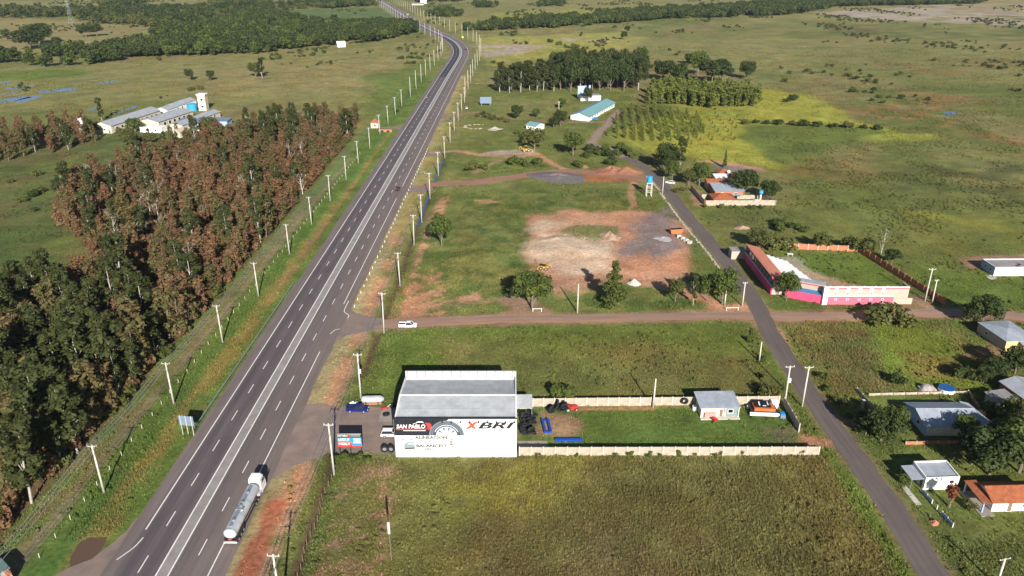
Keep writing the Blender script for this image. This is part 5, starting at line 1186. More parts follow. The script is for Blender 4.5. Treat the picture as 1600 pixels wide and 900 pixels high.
lettering('ALINEACION', .85, W, (x0+4.3, -.012, 4.62), M['ink'], 6.9, bold=.045); lettering('Y', .72, W, (x0+7.3, -.012, 3.7), M['ink'], .55, bold=.04); lettering('BALANCEO', .85, W, (x0+4.5, -.012, 2.5), M['ink'], 6.4, bold=.045); lettering('GOMERIA', .5, W, (x0+5.3, -.012, 1.85), M['ink'], 3.1, bold=.04)
M['paint_grey'] = plain('mural_grey', (.20, .25, .26), .8); M['paint_pale'] = plain('mural_pale', (.34, .38, .38), .8)
plate(W, 'mural_car_body', [(x0+1.9, 2.4), (x0+1.9, 3.2), (x0+2.4, 3.8), (x0+3.2, 4.1), (x0+4.2, 4.1), (x0+4.2, 2.2), (x0+2.4, 2.0)], -.008, M['paint_grey']); plate(W, 'mural_car_window', [(x0+2.5, 3.2), (x0+2.9, 3.75), (x0+4.1, 3.8), (x0+4.1, 3.2)], -.012, M['paint_pale']); plate(W, 'mural_car_bumper', [(x0+2.0, 2.0), (x0+4.2, 2.15), (x0+4.2, 2.5), (x0+2.0, 2.35)], -.012, M['ink'])
plate(W, 'mural_road', [(x0+.3, 2.9), (x0+1.9, 2.4), (x0+1.9, 2.75), (x0+.3, 3.3)], -.008, M['paint_pale']); plate(W, 'mural_skyline', [(x0+1.2, 4.4), (x0+2.4, 4.4), (x0+2.0, 4.7), (x0+1.4, 4.7)], -.008, M['paint_grey']); plate(W, 'mural_skyline', [(x0+3.1, 4.4), (x0+4.1, 4.4), (x0+3.9, 4.7), (x0+3.3, 4.7)], -.008, M['paint_grey'])
for k in range(4): plate(W, 'mural_strut', [(-1.35+.05*k, 3.1+.42*k), (-.65-.05*k, 3.1+.42*k), (-.7-.05*k, 3.4+.42*k), (-1.3+.05*k, 3.4+.42*k)], -.008, M['ink'])
MB().b2(x0-.04, x0, .1, 16, .2, 4.4).build('shutter_door', M['steel'], W)
AN = thing('annex_shed', 'small grey roofed annex at the right rear of the warehouse', 'shed', (2.9, 153.8, 0)); MB().slab([(-1.85, -2.6, 3.3), (1.85, -2.6, 3.3), (1.85, 2.6, 3.8), (-1.85, 2.6, 3.8)], .08).build('roof', M['roof_metal'], AN)
for a, b in ((1.7, -2.4), (1.7, 2.4)): MB().box((a, b, 1.65), (.14, .14, 3.3)).build('post', M['steel'], AN)
MB().b2(-1.8, 1.8, 2.3, 2.5, 0, 3.6).build('back_wall', M['cream_wall'], AN)

# ------------------------------------------------------------------ boundary walls of precast panels
def panel_wall(name, label, p0, p1, h, step, m_panel, m_post, cap=False, cat='wall', postw=.22, rnd=.03, gaps=()):
    dx, dy = p1[0]-p0[0], p1[1]-p0[1]; L = math.hypot(dx, dy); n = max(1, round(L/step)); st = L/n; an = math.atan2(dy, dx)
    o = thing(name, label, cat, (p0[0], p0[1], 0), an)
    pm = MB().box((st/2, 0, h/2-.1), (st-postw, .09, h+.2)).mesh('panel', m_panel); qm = MB().box((0, 0, h/2), (postw, postw, h+.26)).mesh('post', m_post)
    r = random.Random(label)
    for k in range(n):
        if k in gaps: continue
        inst('panel', pm, o, (k*st, r.uniform(-rnd, rnd), 0))
    for k in range(n+1): inst('post', qm, o, (k*st, 0, 0))
    return o
panel_wall('boundary_wall', 'long cream panel wall between the near field and the yard', (1.6, 137.5), (66.3, 137.7), 2.2, 2.6, M['panel_wall'], M['concrete'])
panel_wall('boundary_wall', 'cream panel wall along the far side of the yard', (5.0, 157.0), (64.2, 158.1), 2.3, 2.6, M['panel_wall'], M['concrete'])
panel_wall('boundary_wall', 'shaded yard wall beside the side street', (65.2, 157.5), (65.0, 146.4), 2.2, 2.7, M['panel_wall'], M['concrete'])
panel_wall('compound_wall', 'cream front wall of the walled compound', (83.0, 315.5), (112.6, 315.9), 2.3, 3.0, M['panel_wall'], M['panel_wall'])
panel_wall('compound_wall', 'shaded street side wall of the compound', (82.6, 316), (81.8, 340), 2.2, 3.0, M['panel_wall'], M['brick'])
panel_wall('compound_wall', 'right end wall of the compound', (113, 316), (109, 331), 2.2, 3.0, M['panel_wall'], M['panel_wall'])
panel_wall('compound_wall', 'inner cream wall between the compound houses', (83.6, 325.5), (89, 325.5), 2.0, 2.7, M['panel_wall'], M['panel_wall'])
panel_wall('compound_wall', 'inner cream wall right of the grey roofed house', (99, 325), (108, 325.2), 1.8, 3.0, M['panel_wall'], M['panel_wall'])
panel_wall('brick_wall', 'orange brick wall behind the pitch of the pink grounds', (94.2, 264.2), (125.3, 260.6), 2.1, 3.4, M['brick'], M['beige_wall'], postw=.4)
panel_wall('brick_wall', 'long dark shaded brick wall right of the pitch', (125.6, 260.2), (133.0, 214.5), 2.3, 3.4, M['brick'], M['brick'], postw=.35)
panel_wall('low_wall', 'low wall with thin posts behind the blue roofed house yard', (87.5, 162.0), (112, 163.0), .7, 3.0, M['panel_wall'], M['wood'])
panel_wall('low_wall', 'shaded low wall along the blue house front garden', (85.4, 164.0), (86.2, 152.6), 1.0, 2.8, M['panel_wall'], M['concrete'])
panel_wall('low_wall', 'low brick garden wall in front of the blue roofed house', (87.0, 141.6), (99, 142.0), .8, 2.6, M['brick'], M['panel_wall'])
panel_wall('low_wall', 'brick wall running behind the blue roofed house', (112.4, 163), (109.8, 147), .9, 2.6, M['brick'], M['concrete'])
panel_wall('garden_wall', 'blue garden wall with a gap before the cream house', (82.6, 125.2), (83.4, 115.0), .9, 1.8, M['blue_wall'], M['concrete'], gaps=(2, 3))
o = thing('gate_pillar', 'cream gate pillar at the blue house driveway', 'pillar', (*P(1347, 637), 0)); MB().box((0, 0, 1), (.5, .5, 2.2)).build('shaft', M['panel_wall'], o); MB().box((0, 0, 2.15), (.65, .65, .14)).build('cap', M['concrete'], o)

# ------------------------------------------------------------------ houses
def opening(parent, x, y, z, w, h, axis, m=None, fr=None, name='window'):
    """window set on a wall; axis 'y-' faces south, 'x-' faces west, 'x+' east"""
    fr = fr or M['white']; m = m or M['glass']
    s = {'y-': (0, -1), 'y+': (0, 1), 'x-': (-1, 0), 'x+': (1, 0)}[axis]
    if axis[0] == 'y':
        f = MB()
        for a, b in ((-w/2-.05, .1), (w/2-.05, .1)): f.b2(a, a+b, -.04, .04, -h/2-.05, h/2+.05)
        f.b2(-w/2-.05, w/2+.05, -.05, .05, h/2, h/2+.1); f.b2(-w/2-.08, w/2+.08, -.06, .06, -h/2-.1, -h/2)
        p = MB().b2(-w/2+.04, w/2-.04, -.02, .02, -h/2, h/2)
    else:
        f = MB()
        for a, b in ((-w/2-.05, .1), (w/2-.05, .1)): f.b2(-.04, .04, a, a+b, -h/2-.05, h/2+.05)
        f.b2(-.05, .05, -w/2-.05, w/2+.05, h/2, h/2+.1); f.b2(-.06, .06, -w/2-.08, w/2+.08, -h/2-.1, -h/2)
        p = MB().b2(-.02, .02, -w/2+.04, w/2-.04, -h/2, h/2)
    o = f.build(name, fr, parent, (x+s[0]*.02, y+s[1]*.02, z)); p.build('pane' if name == 'window' else 'leaf', m, o); return o
def house(name, label, cx, cy, w, d, rz, wh, roof, rise, over, mw, mr, wins=(), doors=(), cat='house', group=None, t=.1, rmat2=None):
    o = thing(name, label, cat, (cx, cy, 0), R(rz), group); hw, hd = w/2, d/2; th = .18
    if roof == 'gx':     # ridge along x: gables on the ends
        for xa, xb in ((-hw, -hw+th), (hw-th, hw)): MB().prism([(-hd, -.2), (hd, -.2), (hd, wh), (0, wh+rise), (-hd, wh)], 'x', xa, xb).build('end_wall', mw, o)
        for ya, yb in ((-hd, -hd+th), (hd-th, hd)): MB().b2(-hw+th, hw-th, ya, yb, -.2, wh).build('wall', mw, o)
        k = rise/hd
        for sgn in (-1, 1): MB().slab([(-hw-over, sgn*(hd+over), wh-over*k+.06), (hw+over, sgn*(hd+over), wh-over*k+.06), (hw+over, 0, wh+rise+.06), (-hw-over, 0, wh+rise+.06)], t).build('roof_slope', mr, o)
        MB().b2(-hw-over, hw+over, -.12, .12, wh+rise+.03, wh+rise+.13).build('ridge', mr, o)
    elif roof == 'gy':
        for ya, yb in ((-hd, -hd+th), (hd-th, hd)): MB().prism([(-hw, -.2), (hw, -.2), (hw, wh), (0, wh+rise), (-hw, wh)], 'y', ya, yb).build('end_wall', mw, o)
        for xa, xb in ((-hw, -hw+th), (hw-th, hw)): MB().b2(xa, xb, -hd+th, hd-th, -.2, wh).build('wall', mw, o)
        k = rise/hw
        for sgn in (-1, 1): MB().slab([(sgn*(hw+over), -hd-over, wh-over*k+.06), (sgn*(hw+over), hd+over, wh-over*k+.06), (0, hd+over, wh+rise+.06), (0, -hd-over, wh+rise+.06)], t).build('roof_slope', rmat2 or mr, o)
        MB().b2(-.12, .12, -hd-over, hd+over, wh+rise+.03, wh+rise+.13).build('ridge', rmat2 or mr, o)
    elif roof == 'hip':
        MB().b2(-hw, hw, -hd, -hd+th, -.2, wh).build('wall', mw, o); MB().b2(-hw, hw, hd-th, hd, -.2, wh).build('wall', mw, o)
        MB().b2(-hw, -hw+th, -hd+th, hd-th, -.2, wh).build('wall', mw, o); MB().b2(hw-th, hw, -hd+th, hd-th, -.2, wh).build('wall', mw, o)
        a, b, rr_ = hw+over, hd+over, max(.2, hw-hd); z0 = wh+.04; z1 = wh+rise
        for q in ([(-a, -b, z0), (a, -b, z0), (rr_, 0, z1), (-rr_, 0, z1)], [(a, b, z0), (-a, b, z0), (-rr_, 0, z1), (rr_, 0, z1)], [(-a, b, z0), (-a, -b, z0), (-rr_, 0, z1)], [(a, -b, z0), (a, b, z0), (rr_, 0, z1)]):
            MB().slab(q, t).build('roof_slope', mr, o)
    elif roof in ('shed', 'flat', 'parapet'):
        zb = wh+rise
        MB().b2(-hw, hw, -hd, -hd+th, -.2, wh).build('wall', mw, o); MB().b2(-hw, hw, hd-th, hd, -.2, zb).build('wall', mw, o)
        for xa, xb in ((-hw, -hw+th), (hw-th, hw)): MB().prism([(-hd+th, -.2), (hd-th, -.2), (hd-th, zb), (-hd+th, wh)], 'x', xa, xb).build('wall', mw, o)
        if roof == 'parapet': MB().slab([(-hw+th, -hd+th, wh-.35), (hw-th, -hd+th, wh-.35), (hw-th, hd-th, zb-.3), (-hw+th, hd-th, zb-.3)], t).build('roof', mr, o)
        else: MB().slab([(-hw-over, -hd-over, wh+.08), (hw+over, -hd-over, wh+.08), (hw+over, hd+over, zb+.1), (-hw-over, hd+over, zb+.1)], t).build('roof', mr, o)
    for ax, p, z, ww, hh in wins:
        x, y = {'y-': (p, -hd), 'y+': (p, hd), 'x-': (-hw, p), 'x+': (hw, p)}[ax]; opening(o, x, y, z, ww, hh, ax)
    for ax, p, ww, hh in doors:
        x, y = {'y-': (p, -hd), 'y+': (p, hd), 'x-': (-hw, p), 'x+': (hw, p)}[ax]; opening(o, x, y, hh/2+.06, ww, hh, ax, M['wood'], M['white'], 'door')
    return o
# guard house in the yard
h = house('small_house', 'small grey roofed guard house with green front room in the yard', 48.4, 155.4, 8.6, 5.4, 2, 2.6, 'shed', .7, .5, M['cream_wall'], M['roof_zinc'], [('y-', 2.6, 1.5, 1.2, .9)], [('y-', .4, .9, 2.0)])
MB().b2(1.4, 4.35, -2.74, -2.705, 0, 2.5).build('front_cladding', mat('grey_green_paint', (.22, .27, .26), .8), h); MB().b2(-4.6, 4.6, -4.0, -2.78, -.1, .18).build('porch_floor', M['concrete'], h)
MB().b2(-3.6, -1.0, -3.3, -3.22, .2, 1.5).build('striped_screen', mat('red_stripe_screen', (.55, .30, .26), .8, .2, 3), h)
for xx in (-4.4, 1.2, 4.4): MB().b2(xx-.08, xx+.08, -3.1, -2.94, .18, 2.7).build('porch_post', M['white'], h)
# houses east of the street
h = house('blue_house', 'large house with zinc hip roof and pale blue gable wall', 99.0, 149.8, 12.4, 9.6, 0, 2.6, 'gx', 1.5, .5, M['blue_wall'], M['roof_zinc'], [('x-', -1.5, 1.5, 1.1, 1.0), ('y-', -2.8, 1.6, .8, .7), ('y-', 1.8, 1.6, .8, .7)], [('y-', -.6, .9, 2.0)])
MB().slab([(6.3, -5.6, 2.3), (10.2, -5.4, 2.0), (8.8, 5.4, 2.2), (6.3, 5.2, 2.9)], .07).build('lean_to_roof', M['roof_zinc'], h); MB().b2(-6.0, 6.1, -4.86, -4.81, 0, 2.5).build('front_render', M['cream_wall'], h)
for a, b in ((9.6, -5.0), (8.5, 5.0)): MB().box((a, b, 1.0), (.14, .14, 2.1)).build('post', M['wood'], h)
h = house('cream_house', 'small cream house with flat grey roof and lean-to beside the side street', 86.6, 128.6, 7.0, 5.0, 3, 3.1, 'parapet', .35, 0, M['white_wall'], M['roof_zinc'], [('y-', 2.0, 1.9, 1.0, .7), ('x-', .5, 1.6, .9, .8)], [('x-', -1.4, .9, 2.0)])
MB().slab([(-6.2, -2.2, 2.45), (-3.5, -2.2, 2.55), (-3.5, 2.2, 2.75), (-6.2, 2.2, 2.65)], .07).build('lean_to_roof', M['roof_zinc'], h)
for b in (-2.0, 2.0): MB().box((-6.0, b, 1.2), (.1, .1, 2.45)).build('post', M['steel'], h)
MB().b2(-.4, -.2, -2.6, -2.5, 2.0, 3.1).build('downpipe', M['steel'], h); MB().b2(-7.4, -6.2, -6.8, -1.2, 0, .05).build('path_slab', M['concrete'], h)
h = house('tiled_house', 'white house with orange tiled roof and open porch at the right edge', 98.6, 122.4, 11.0, 5.6, 2, 2.6, 'gx', 1.3, .55, M['white_wall'], M['tile'], [('x-', -1.0, 1.5, .9, .8), ('y-', 1.0, 1.5, 1.0, .9)], [('y-', -2.0, .9, 2.0)])
MB().slab([(-7.9, -3.3, 2.35), (-5.5, -3.3, 2.42), (-5.5, 3.3, 2.9), (-7.9, 3.3, 2.8)], .08).build('porch_roof', M['tile'], h); MB().b2(-8.2, -5.5, -4.2, 3.4, -.1, .14).build('porch_floor', M['slab'], h)
for a, b in ((-7.5, -3.0), (-7.5, 2.9)): MB().box((a, b, 1.2), (.25, .25, 2.4)).build('porch_post', M['blue_wall'], h)
h = house('yellow_house', 'yellow house with pale blue metal roof behind the vacant lots', 138.0, 191.0, 9.0, 11.5, 6, 3.1, 'hip', .9, .35, M['beige_wall'], M['roof_zinc'], [('y-', 2.0, 1.6, 1.2, 1.0), ('x-', 2.0, 1.6, 1.0, .9)], [('y-', -2.2, .9, 2.0)])
MB().b2(-4.52, 4.52, -5.82, -5.76, 0, 3.1).build('front_render', M['yellow_wall'], h); MB().slab([(-1.0, -9.0, 2.4), (4.8, -9.0, 2.4), (4.8, -5.9, 2.9), (-1.0, -5.9, 2.9)], .08).build('porch_roof', M['roof_zinc'], h)
for a in (-.8, 4.5): MB().box((a, -8.8, 1.2), (.3, .3, 2.4)).build('porch_post', M['yellow_wall'], h)
house('garden_shed', 'small shed with weathered grey roof right of the blue roofed house', 117.0, 158.0, 5.2, 3.4, 14, 2.3, 'shed', .4, .35, M['beige_wall'], M['roof_old'], [('y-', 1.2, 1.4, .7, .6)], [('y-', -1.2, .8, 1.9)], 'shed')
house('brick_house', 'brick house with zinc roof at the right edge', 125.2, 158.5, 8.0, 12.0, 8, 2.9, 'gy', 1.0, .4, M['brick'], M['roof_zinc'], [('y-', -1.8, 1.5, 1.0, .9)], [('x-', -2, .9, 2.0)], rmat2=M['roof_metal_y'])
h = house('flat_house', 'long white flat roofed building in the right grassland', 171.5, 241.6, 20.0, 7.5, 1, 3.2, 'parapet', .05, 0, M['white_wall'], M['flat_roof'], [('x-', -1.6, 1.7, 1.1, 1.1), ('x-', 1.4, 1.7, 1.1, 1.1)])
MB().b2(-10.03, -10.005, -3.7, 3.7, 0, 3.15).build('blue_gable_paint', M['blue_wall'], h)
for a in (-2.0, -.6): MB().b2(a, a+1.0, -.6+a, .4+a, 2.95, 3.02).build('roof_hatch', M['black'], h)
o = flat('concrete_pad', [(1540, 431), (1550, 429), (1558, 435), (1548, 437)], .03, M['concrete'])
o = thing('round_pool', 'round above-ground pool with blue cover and white side', 'pool', (*P(1478, 611), 0)); MB().tube((0, 0, 0), (0, 0, .95), 1.9, n=20).build('side', M['white'], o); MB().tube((0, 0, .95), (0, 0, 1.05), 1.95, 1.85, n=20).build('cover', M['pool_blue'], o)
mb = MB()
for k in range(7):
    for j in range(5):
        mb.v.append((-2.2+4.4*k/6, -1.3+2.6*j/4, max(.02, 1.5*math.sin(math.pi*k/6)**.5*math.sin(math.pi*(j+.25)/4.5)**.5+.2*math.sin(k*2.1+j))))
for k in range(6):
    for j in range(4): mb.f.append((k*5+j, k*5+j+1, (k+1)*5+j+1, (k+1)*5+j)); mb.m.append(0)
o = thing('covered_heap', 'heap under a grey tarpaulin beside the round pool', 'heap', (*P(1448, 609), 0)); mb.build('tarpaulin', M['tarp'], o, smooth=False); MB().b2(-1.9, 1.9, -1.0, 1.0, 0, .6).build('stack', M['beige_wall'], o)
# walled compound with orange roofs
house('compound_house', 'front compound house with bright orange hipped roof', 91.0, 320.0, 9.0, 8.0, 0, 2.7, 'hip', 1.6, .5, M['brick'], M['tile'], [('y-', -2, 1.5, 1.2, 1)], [('y-', 1, .9, 2)])
h = house('compound_house', 'middle compound house under wide grey metal roof', 96.0, 332.2, 12.5, 9.0, 0, 3.0, 'shed', .9, .5, M['brick'], M['roof_zinc'], [('y-', -3, 1.6, 1.2, 1), ('y-', 3, 1.6, 1.2, 1)])
MB().slab([(-5, -9.2, 2.2), (4.5, -9.0, 2.2), (4.5, -7.2, 2.5), (-5, -7.2, 2.5)], .07).build('verandah_roof', M['roof_zinc'], h)
house('compound_house', 'compound house with long orange tiled roof behind the grey roof', 96.2, 342.2, 14.0, 7.0, 0, 3.1, 'gx', 1.2, .4, M['beige_wall'], M['tile'], [('x-', 0, 1.6, 1.0, 1.0)])
house('compound_shed', 'white roofed shed inside the compound', 98, 351.5, 5.6, 6.0, 0, 2.8, 'shed', .5, .3, M['white_wall'], M['white'], [('y-', 0, 1.5, 1, .8)], cat='shed')
house('compound_house', 'small compound house with orange hip roof at the back', 101.6, 360.0, 6.4, 6.4, 0, 2.9, 'hip', 1.4, .4, M['blue_wall'], M['tile'], [('y-', -1, 1.5, 1, .9)])
house('compound_house', 'rear compound house with dark red tiled roof', 108.3, 353.4, 9.6, 6.5, 0, 2.8, 'gx', 1.0, .4, M['brick'], M['tile'], [('y-', 1, 1.5, 1, .9)])
o = thing('satellite_dish', 'white dish on the compound roofs', 'dish', (102.6, 355.0, 0)); MB().tube((0, 0, 0), (0, 0, 4.0), .06, n=6).build('mast', M['steel'], o); MB().sphere((0, 0, 4.3), (.75, .3, .75), 10, 6).build('dish', M['white'], o)
def tank_tower(name, label, x, y, h, r, th, m, four=True):
    o = thing(name, label, 'water tower', (x, y, 0)); q = r*.95
    for a, b in ((-q, -q), (q, -q), (q, q), (-q, q)): MB().box((a, b, h/2), (.24, .24, h)).build('leg', M['concrete'], o)
    for z in (h*.33, h*.66): MB().b2(-q, q, -q-.06, -q+.06, z, z+.18).b2(-q, q, q-.06, q+.06, z, z+.18).build('brace', M['concrete'], o)
    MB().box((0, 0, h+.1), (2.5*r, 2.5*r, .22)).build('platform', M['concrete'], o); t_ = MB().tube((0, 0, h+.2), (0, 0, h+.2+th), r*1.05, r, 16).build('tank', m, o); MB().tube((0, 0, h+.2+th), (0, 0, h+.42+th), r, r*.35, 16).build('lid', m, t_)
tank_tower('water_tower', 'bright blue tank on four tall white legs by the side street', 60.8, 329.5, 6.0, 1.15, 2.8, M['tank_blue'])
o = thing('water_tank', 'round blue water tank among the compound trees', 'water tank', (108.0, 321.5, 0)); MB().tube((0, 0, 0), (0, 0, 3.2), .5, n=8).build('stand', M['concrete'], o); MB().sphere((0, 0, 4.1), (1.0, 1.0, .95), 12, 8).build('tank', M['tank_blue'], o, smooth=True)

# ------------------------------------------------------------------ pink sports grounds
G = thing('pink_grandstand', 'grandstand with salmon roof, dark blue back wall and white steps', 'grandstand', (82.0, 222.5, 0)); LG = 29.5
MB().b2(0, .35, 0, LG, -.2, 3.0).build('lower_back_wall', M['hot_pink'], G); MB().b2(.05, .4, 0, LG, 3.0, 6.0).build('upper_back_wall', M['navy'], G); MB().b2(-.12, .0, -.05, LG+.05, 2.92, 3.12).build('ledge', M['white'], G)
for k in range(9): MB().b2(-.02, .04, 1.2+k*3.1, 3.2+k*3.1, 3.7, 5.3).build('window', M['glass'], G)
MB().prism([(0.41, 0), (4.8, 0), (4.8, 4.5), (0.41, 5.9)], 'y', .02, .3).build('end_wall', M['beige_wall'], G); MB().prism([(0.41, 0), (4.8, 0), (4.8, 4.5), (0.41, 5.9)], 'y', LG-.3, LG).build('end_wall', M['beige_wall'], G)
MB().slab([(-.25, -.35, 6.15), (5.0, -.35, 4.7), (5.0, LG+.3, 4.7), (-.25, LG+.3, 6.15)], .14).build('roof', M['tile_salmon'], G); MB().slab([(-.25, -.42, 6.05), (5.0, -.42, 4.6), (5.0, -.36, 4.6), (-.25, -.36, 6.05)], .5).build('fascia', M['stripe_red'], G)
for b_ in range(6):
    for k in range(6):
        xa = 4.7+k*1.6+(.0 if k == 0 else .5*b_); xb = 4.7+(k+1)*1.6+.5*b_
        MB().b2(xa, xb, LG-2.0-(b_+1)*3.25, LG-2.0-b_*3.25-.002, -.1, 3.3-.52*k).build('step', M['white'], G)
for k in range(6): MB().b2(4.55, 4.69, .8+k*5.5, .95+k*5.5, 0, 4.5).build('pillar', M['white'], G)
S = thing('pink_pavilion', 'long pavilion wall, beige above and pink below, with small windows', 'pavilion', (96.4, 215.0, 0))
MB().b2(.3, 21.0, 0, .3, -.2, 2.7).build('lower_wall', M['pink'], S); MB().b2(.3, 21.0, 0, .7, 2.7, 2.82).build('ledge', M['white'], S); MB().b2(.3, 25.5, .5, .8, 2.0, 5.6).build('upper_wall', M['beige_wall'], S); MB().b2(.3, 25.5, .44, .49, 5.0, 5.35).build('stripe', M['pink'], S); MB().b2(.3, 25.5, .4, .9, 5.6, 5.75).build('coping', M['white'], S)
MB().b2(21.0, 27.0, .32, .62, -.2, 2.0).build('plinth_wall', M['beige_wall'], S); MB().b2(.3, 25.5, .85, 4.5, 2.9, 3.05).build('terrace_floor', M['slab'], S)
MB().b2(25.2, 25.5, .85, 4.5, -.1, 5.6).build('end_wall', M['beige_wall'], S); MB().b2(.3, 25.5, 4.3, 4.5, -.1, 3.0).build('rear_wall', M['beige_wall'], S)
MB().b2(-.9, .6, -.25, .95, -.2, 5.8).build('pilaster', M['white_wall'], S)
for k in range(5):
    opening(S, 3.2+k*3.6, 0, 1.75, .7, .3, 'y-'); opening(S, 3.2+k*3.6, .5, 3.6, .7, .35, 'y-'); plate(S, 'emblem', [(2.7+k*3.6, 4.1), (3.7+k*3.6, 4.1), (3.7+k*3.6, 5.5), (2.7+k*3.6, 5.5)], .42, M['white'])
for k in range(6): MB().prism([(1.0, 3.05), (4.4, 3.05), (1.0, 5.9)], 'x', .9+k*3.55, 1.5+k*3.55).build('buttress', M['board_back'], S)
A = thing('pink_corner_wing', 'angled corner wing with bright pink wall and blue band', 'pavilion', (86.0, 220.6, 0), math.atan2(-5.3, 10.0)); LA = 10.9
MB().b2(0, LA, 0, .3, -.2, 2.7).build('lower_wall', M['hot_pink'], A); MB().slab([(0, .02, 2.72), (LA, .02, 2.72), (LA, 1.9, 3.3), (0, 1.9, 3.3)], .1).build('band_roof', M['blue_band'], A); MB().b2(0, LA, 1.9, 2.2, 2.2, 5.4).build('upper_wall', M['beige_wall'], A); MB().b2(0, LA, 1.84, 1.89, 4.8, 5.1).build('stripe', M['stripe_red'], A); MB().b2(0, LA, 1.8, 4.6, 5.4, 5.52).build('roof', M['roof_zinc'], A); MB().b2(0, LA, 4.4, 4.6, 0, 5.4).build('rear_wall', M['beige_wall'], A)
o = thing('plastic_table', 'small white table on the pitch by the brick wall', 'table', (*P(1234, 400), 0)); MB().b2(-1, 1, -.5, .5, .8, .9).build('top', M['white'], o)
for a in (-.8, .8): MB().box((a, 0, .4), (.1, .6, .8)).build('leg', M['white'], o)
o = house('store_room', 'small whitish store room at the far end of the grandstand', 80.0, 255.0, 5.0, 4.0, 0, 3.0, 'flat', .1, .15, M['beige_wall'], M['flat_roof'], cat='shed')

# ------------------------------------------------------------------ school with teal roof, far buildings, factory
sx, sy = P(902, 186); ang = math.degrees(math.atan2(51.0, 23.2))-90
h = house('long_shed', 'long low shed with pale teal metal roof and white gable', (41.6+64.8)/2+1.5, (494+544)/2+1, 12.5, 54, ang, 3.2, 'gy', 2.0, .9, M['white_wall'], M['roof_teal'], [('x+', -20+5*k, 1.6, 1.4, 1.0) for k in range(9)], [('x+', 22, 1.2, 2.1)], 'shed', rmat2=M['roof_teal'])
house('small_teal_house', 'small white house with teal roof left of the long shed', 14.2, 470.0, 7.5, 8.5, -38, 2.9, 'gx', 1.2, .5, M['white_wall'], M['roof_teal'], [('y-', -2, 1.5, 1, .9), ('y-', 1.8, 1.5, 1, .9)], [('y-', 0, .9, 2)])
h = house('tank_building', 'white building with tall blue grey tower wall behind the long shed', *P(921, 156), 15, 8, 8, 3.6, 'flat', .1, .2, M['white_wall'], M['flat_roof'], cat='building')
MB().b2(-8, -1.5, 4.1, 4.5, 0, 9.5).build('tower_wall', M['blue_wall'], h); MB().b2(.2, 1.6, 4.1, 4.5, 0, 9.8).build('tower_wall', M['blue_wall'], h); MB().tube((-4, 1, 0), (-4, 1, 4.0), 2.0, n=12).build('blue_tank', M['navy'], h)
house('far_cottage', 'tiny white cottage before the far left wood', *P(533, 73), 9, 9, 20, 3.5, 'gx', 2.5, .4, M['white_wall'], M['white'], [('y-', 0, 1.8, 1.4, 1.2)])
house('far_farmhouse', 'tiny white farmhouse at the far end of the highway', *P(662, 5.5), 12, 9, 0, 5, 'gx', 2, .4, M['white_wall'], M['white'], [('y-', 0, 1.8, 1.4, 1.2)]); house('far_barn', 'long grey barn at the far end of the highway', *P(653, 8), 24, 9, 0, 3, 'gx', 1.5, .4, M['beige_wall'], M['roof_old'], cat='barn')
house('far_hut', 'grey roofed huts inside the far left wood', *P(218, 68), 50, 16, 0, 4, 'gx', 2.5, .5, M['beige_wall'], M['roof_old'], cat='barn')
h = house('factory_hall', 'long cream factory hall with grey roof and square windows', -240.6, 483.0, 12.6, 50, -10, 4.6, 'gy', 2.0, .5, M['cream_wall'], M['roof_metal_y'], [('y-', -4.3+2.9*k, 2.2, 1.1, 1.1) for k in range(4)]+[('x+', -20+5*k, 2.4, 2.0, 1.4) for k in range(9)], [('y-', 4.7, 1.4, 2.2)], 'factory', rmat2=M['roof_metal_y'])
house('factory_shed', 'wide open factory shed with grey roof in the middle of the works', -219, 489, 14, 36, -12, 4.4, 'gy', 1.6, .6, M['cream_wall'], M['roof_metal_y'], [('x+', -12+5*k, 2.2, 2.4, 1.8) for k in range(6)], cat='factory', rmat2=M['roof_metal_y'])
house('factory_shed', 'lower grey shed at the right of the works', -199.5, 486, 9, 44, -10, 3.6, 'gy', 1.2, .5, M['cream_wall'], M['roof_old'], [('x+', -15+6*k, 2, 2, 1.4) for k in range(6)], cat='factory', rmat2=M['roof_metal_y'])
for k in range(3):
    house('factory_shed', ['nearest', 'middle', 'farthest'][k]+' of three small grey sheds behind the works', -231+1.2*k, 518+13.5*k, 9, 11.5, -12, 3.8, 'gy', 1.4, .4, M['white_wall'], M['roof_metal_y'], [('x+', 0, 2, 1.6, 1.2)], cat='factory', group='sheds behind the works', rmat2=M['roof_metal_y'])
house('factory_office', 'low white loading annex between the factory halls', -216, 462.5, 14, 6, -8, 3.0, 'flat', .1, .2, M['white_wall'], M['white'], [('y-', -3, 1.5, 1.2, 1), ('y-', 3, 1.5, 1.2, 1)], cat='building')
h = house('tiled_lodge', 'cream lodge with orange tiled roof at the edge of the wood', *P(328, 206), 12, 8, 0, 4, 'hip', 2.2, .6, M['cream_wall'], M['tile'], [('y-', -3, 2, 1.2, 1.2), ('y-', 2, 2, 1.2, 1.2)]); house('tiled_lodge', 'small cream hut at the wood edge before the works', *P(283, 213), 5, 7, -20, 3.4, 'gy', 1.5, .5, M['cream_wall'], M['beige_wall'], [('y-', 0, 1.6, 1, .9)], cat='hut')
house('blue_gate_hut', 'blue roofed canopy beside the orange lodge', *P(322, 196), 30, 9, 0, 3.6, 'shed', .4, .5, M['blue_wall'], M['board_back'], [('y-', -4, 1.8, 1.4, 1)], cat='canopy')
o = thing('factory_tower', 'white square water tower behind the works', 'tower', (-210.7, 530.5, 0)); MB().b2(-2.6, 2.6, -2.6, 2.6, 0, 10.5).build('shaft', M['cream_wall'], o); MB().b2(-3.0, 3.0, -3.0, 3.0, 10.5, 11.2).build('cap', M['white_wall'], o)
for z in (3.0, 7.5): opening(o, .2, -2.6, z, 1.6, 1.3, 'y-')
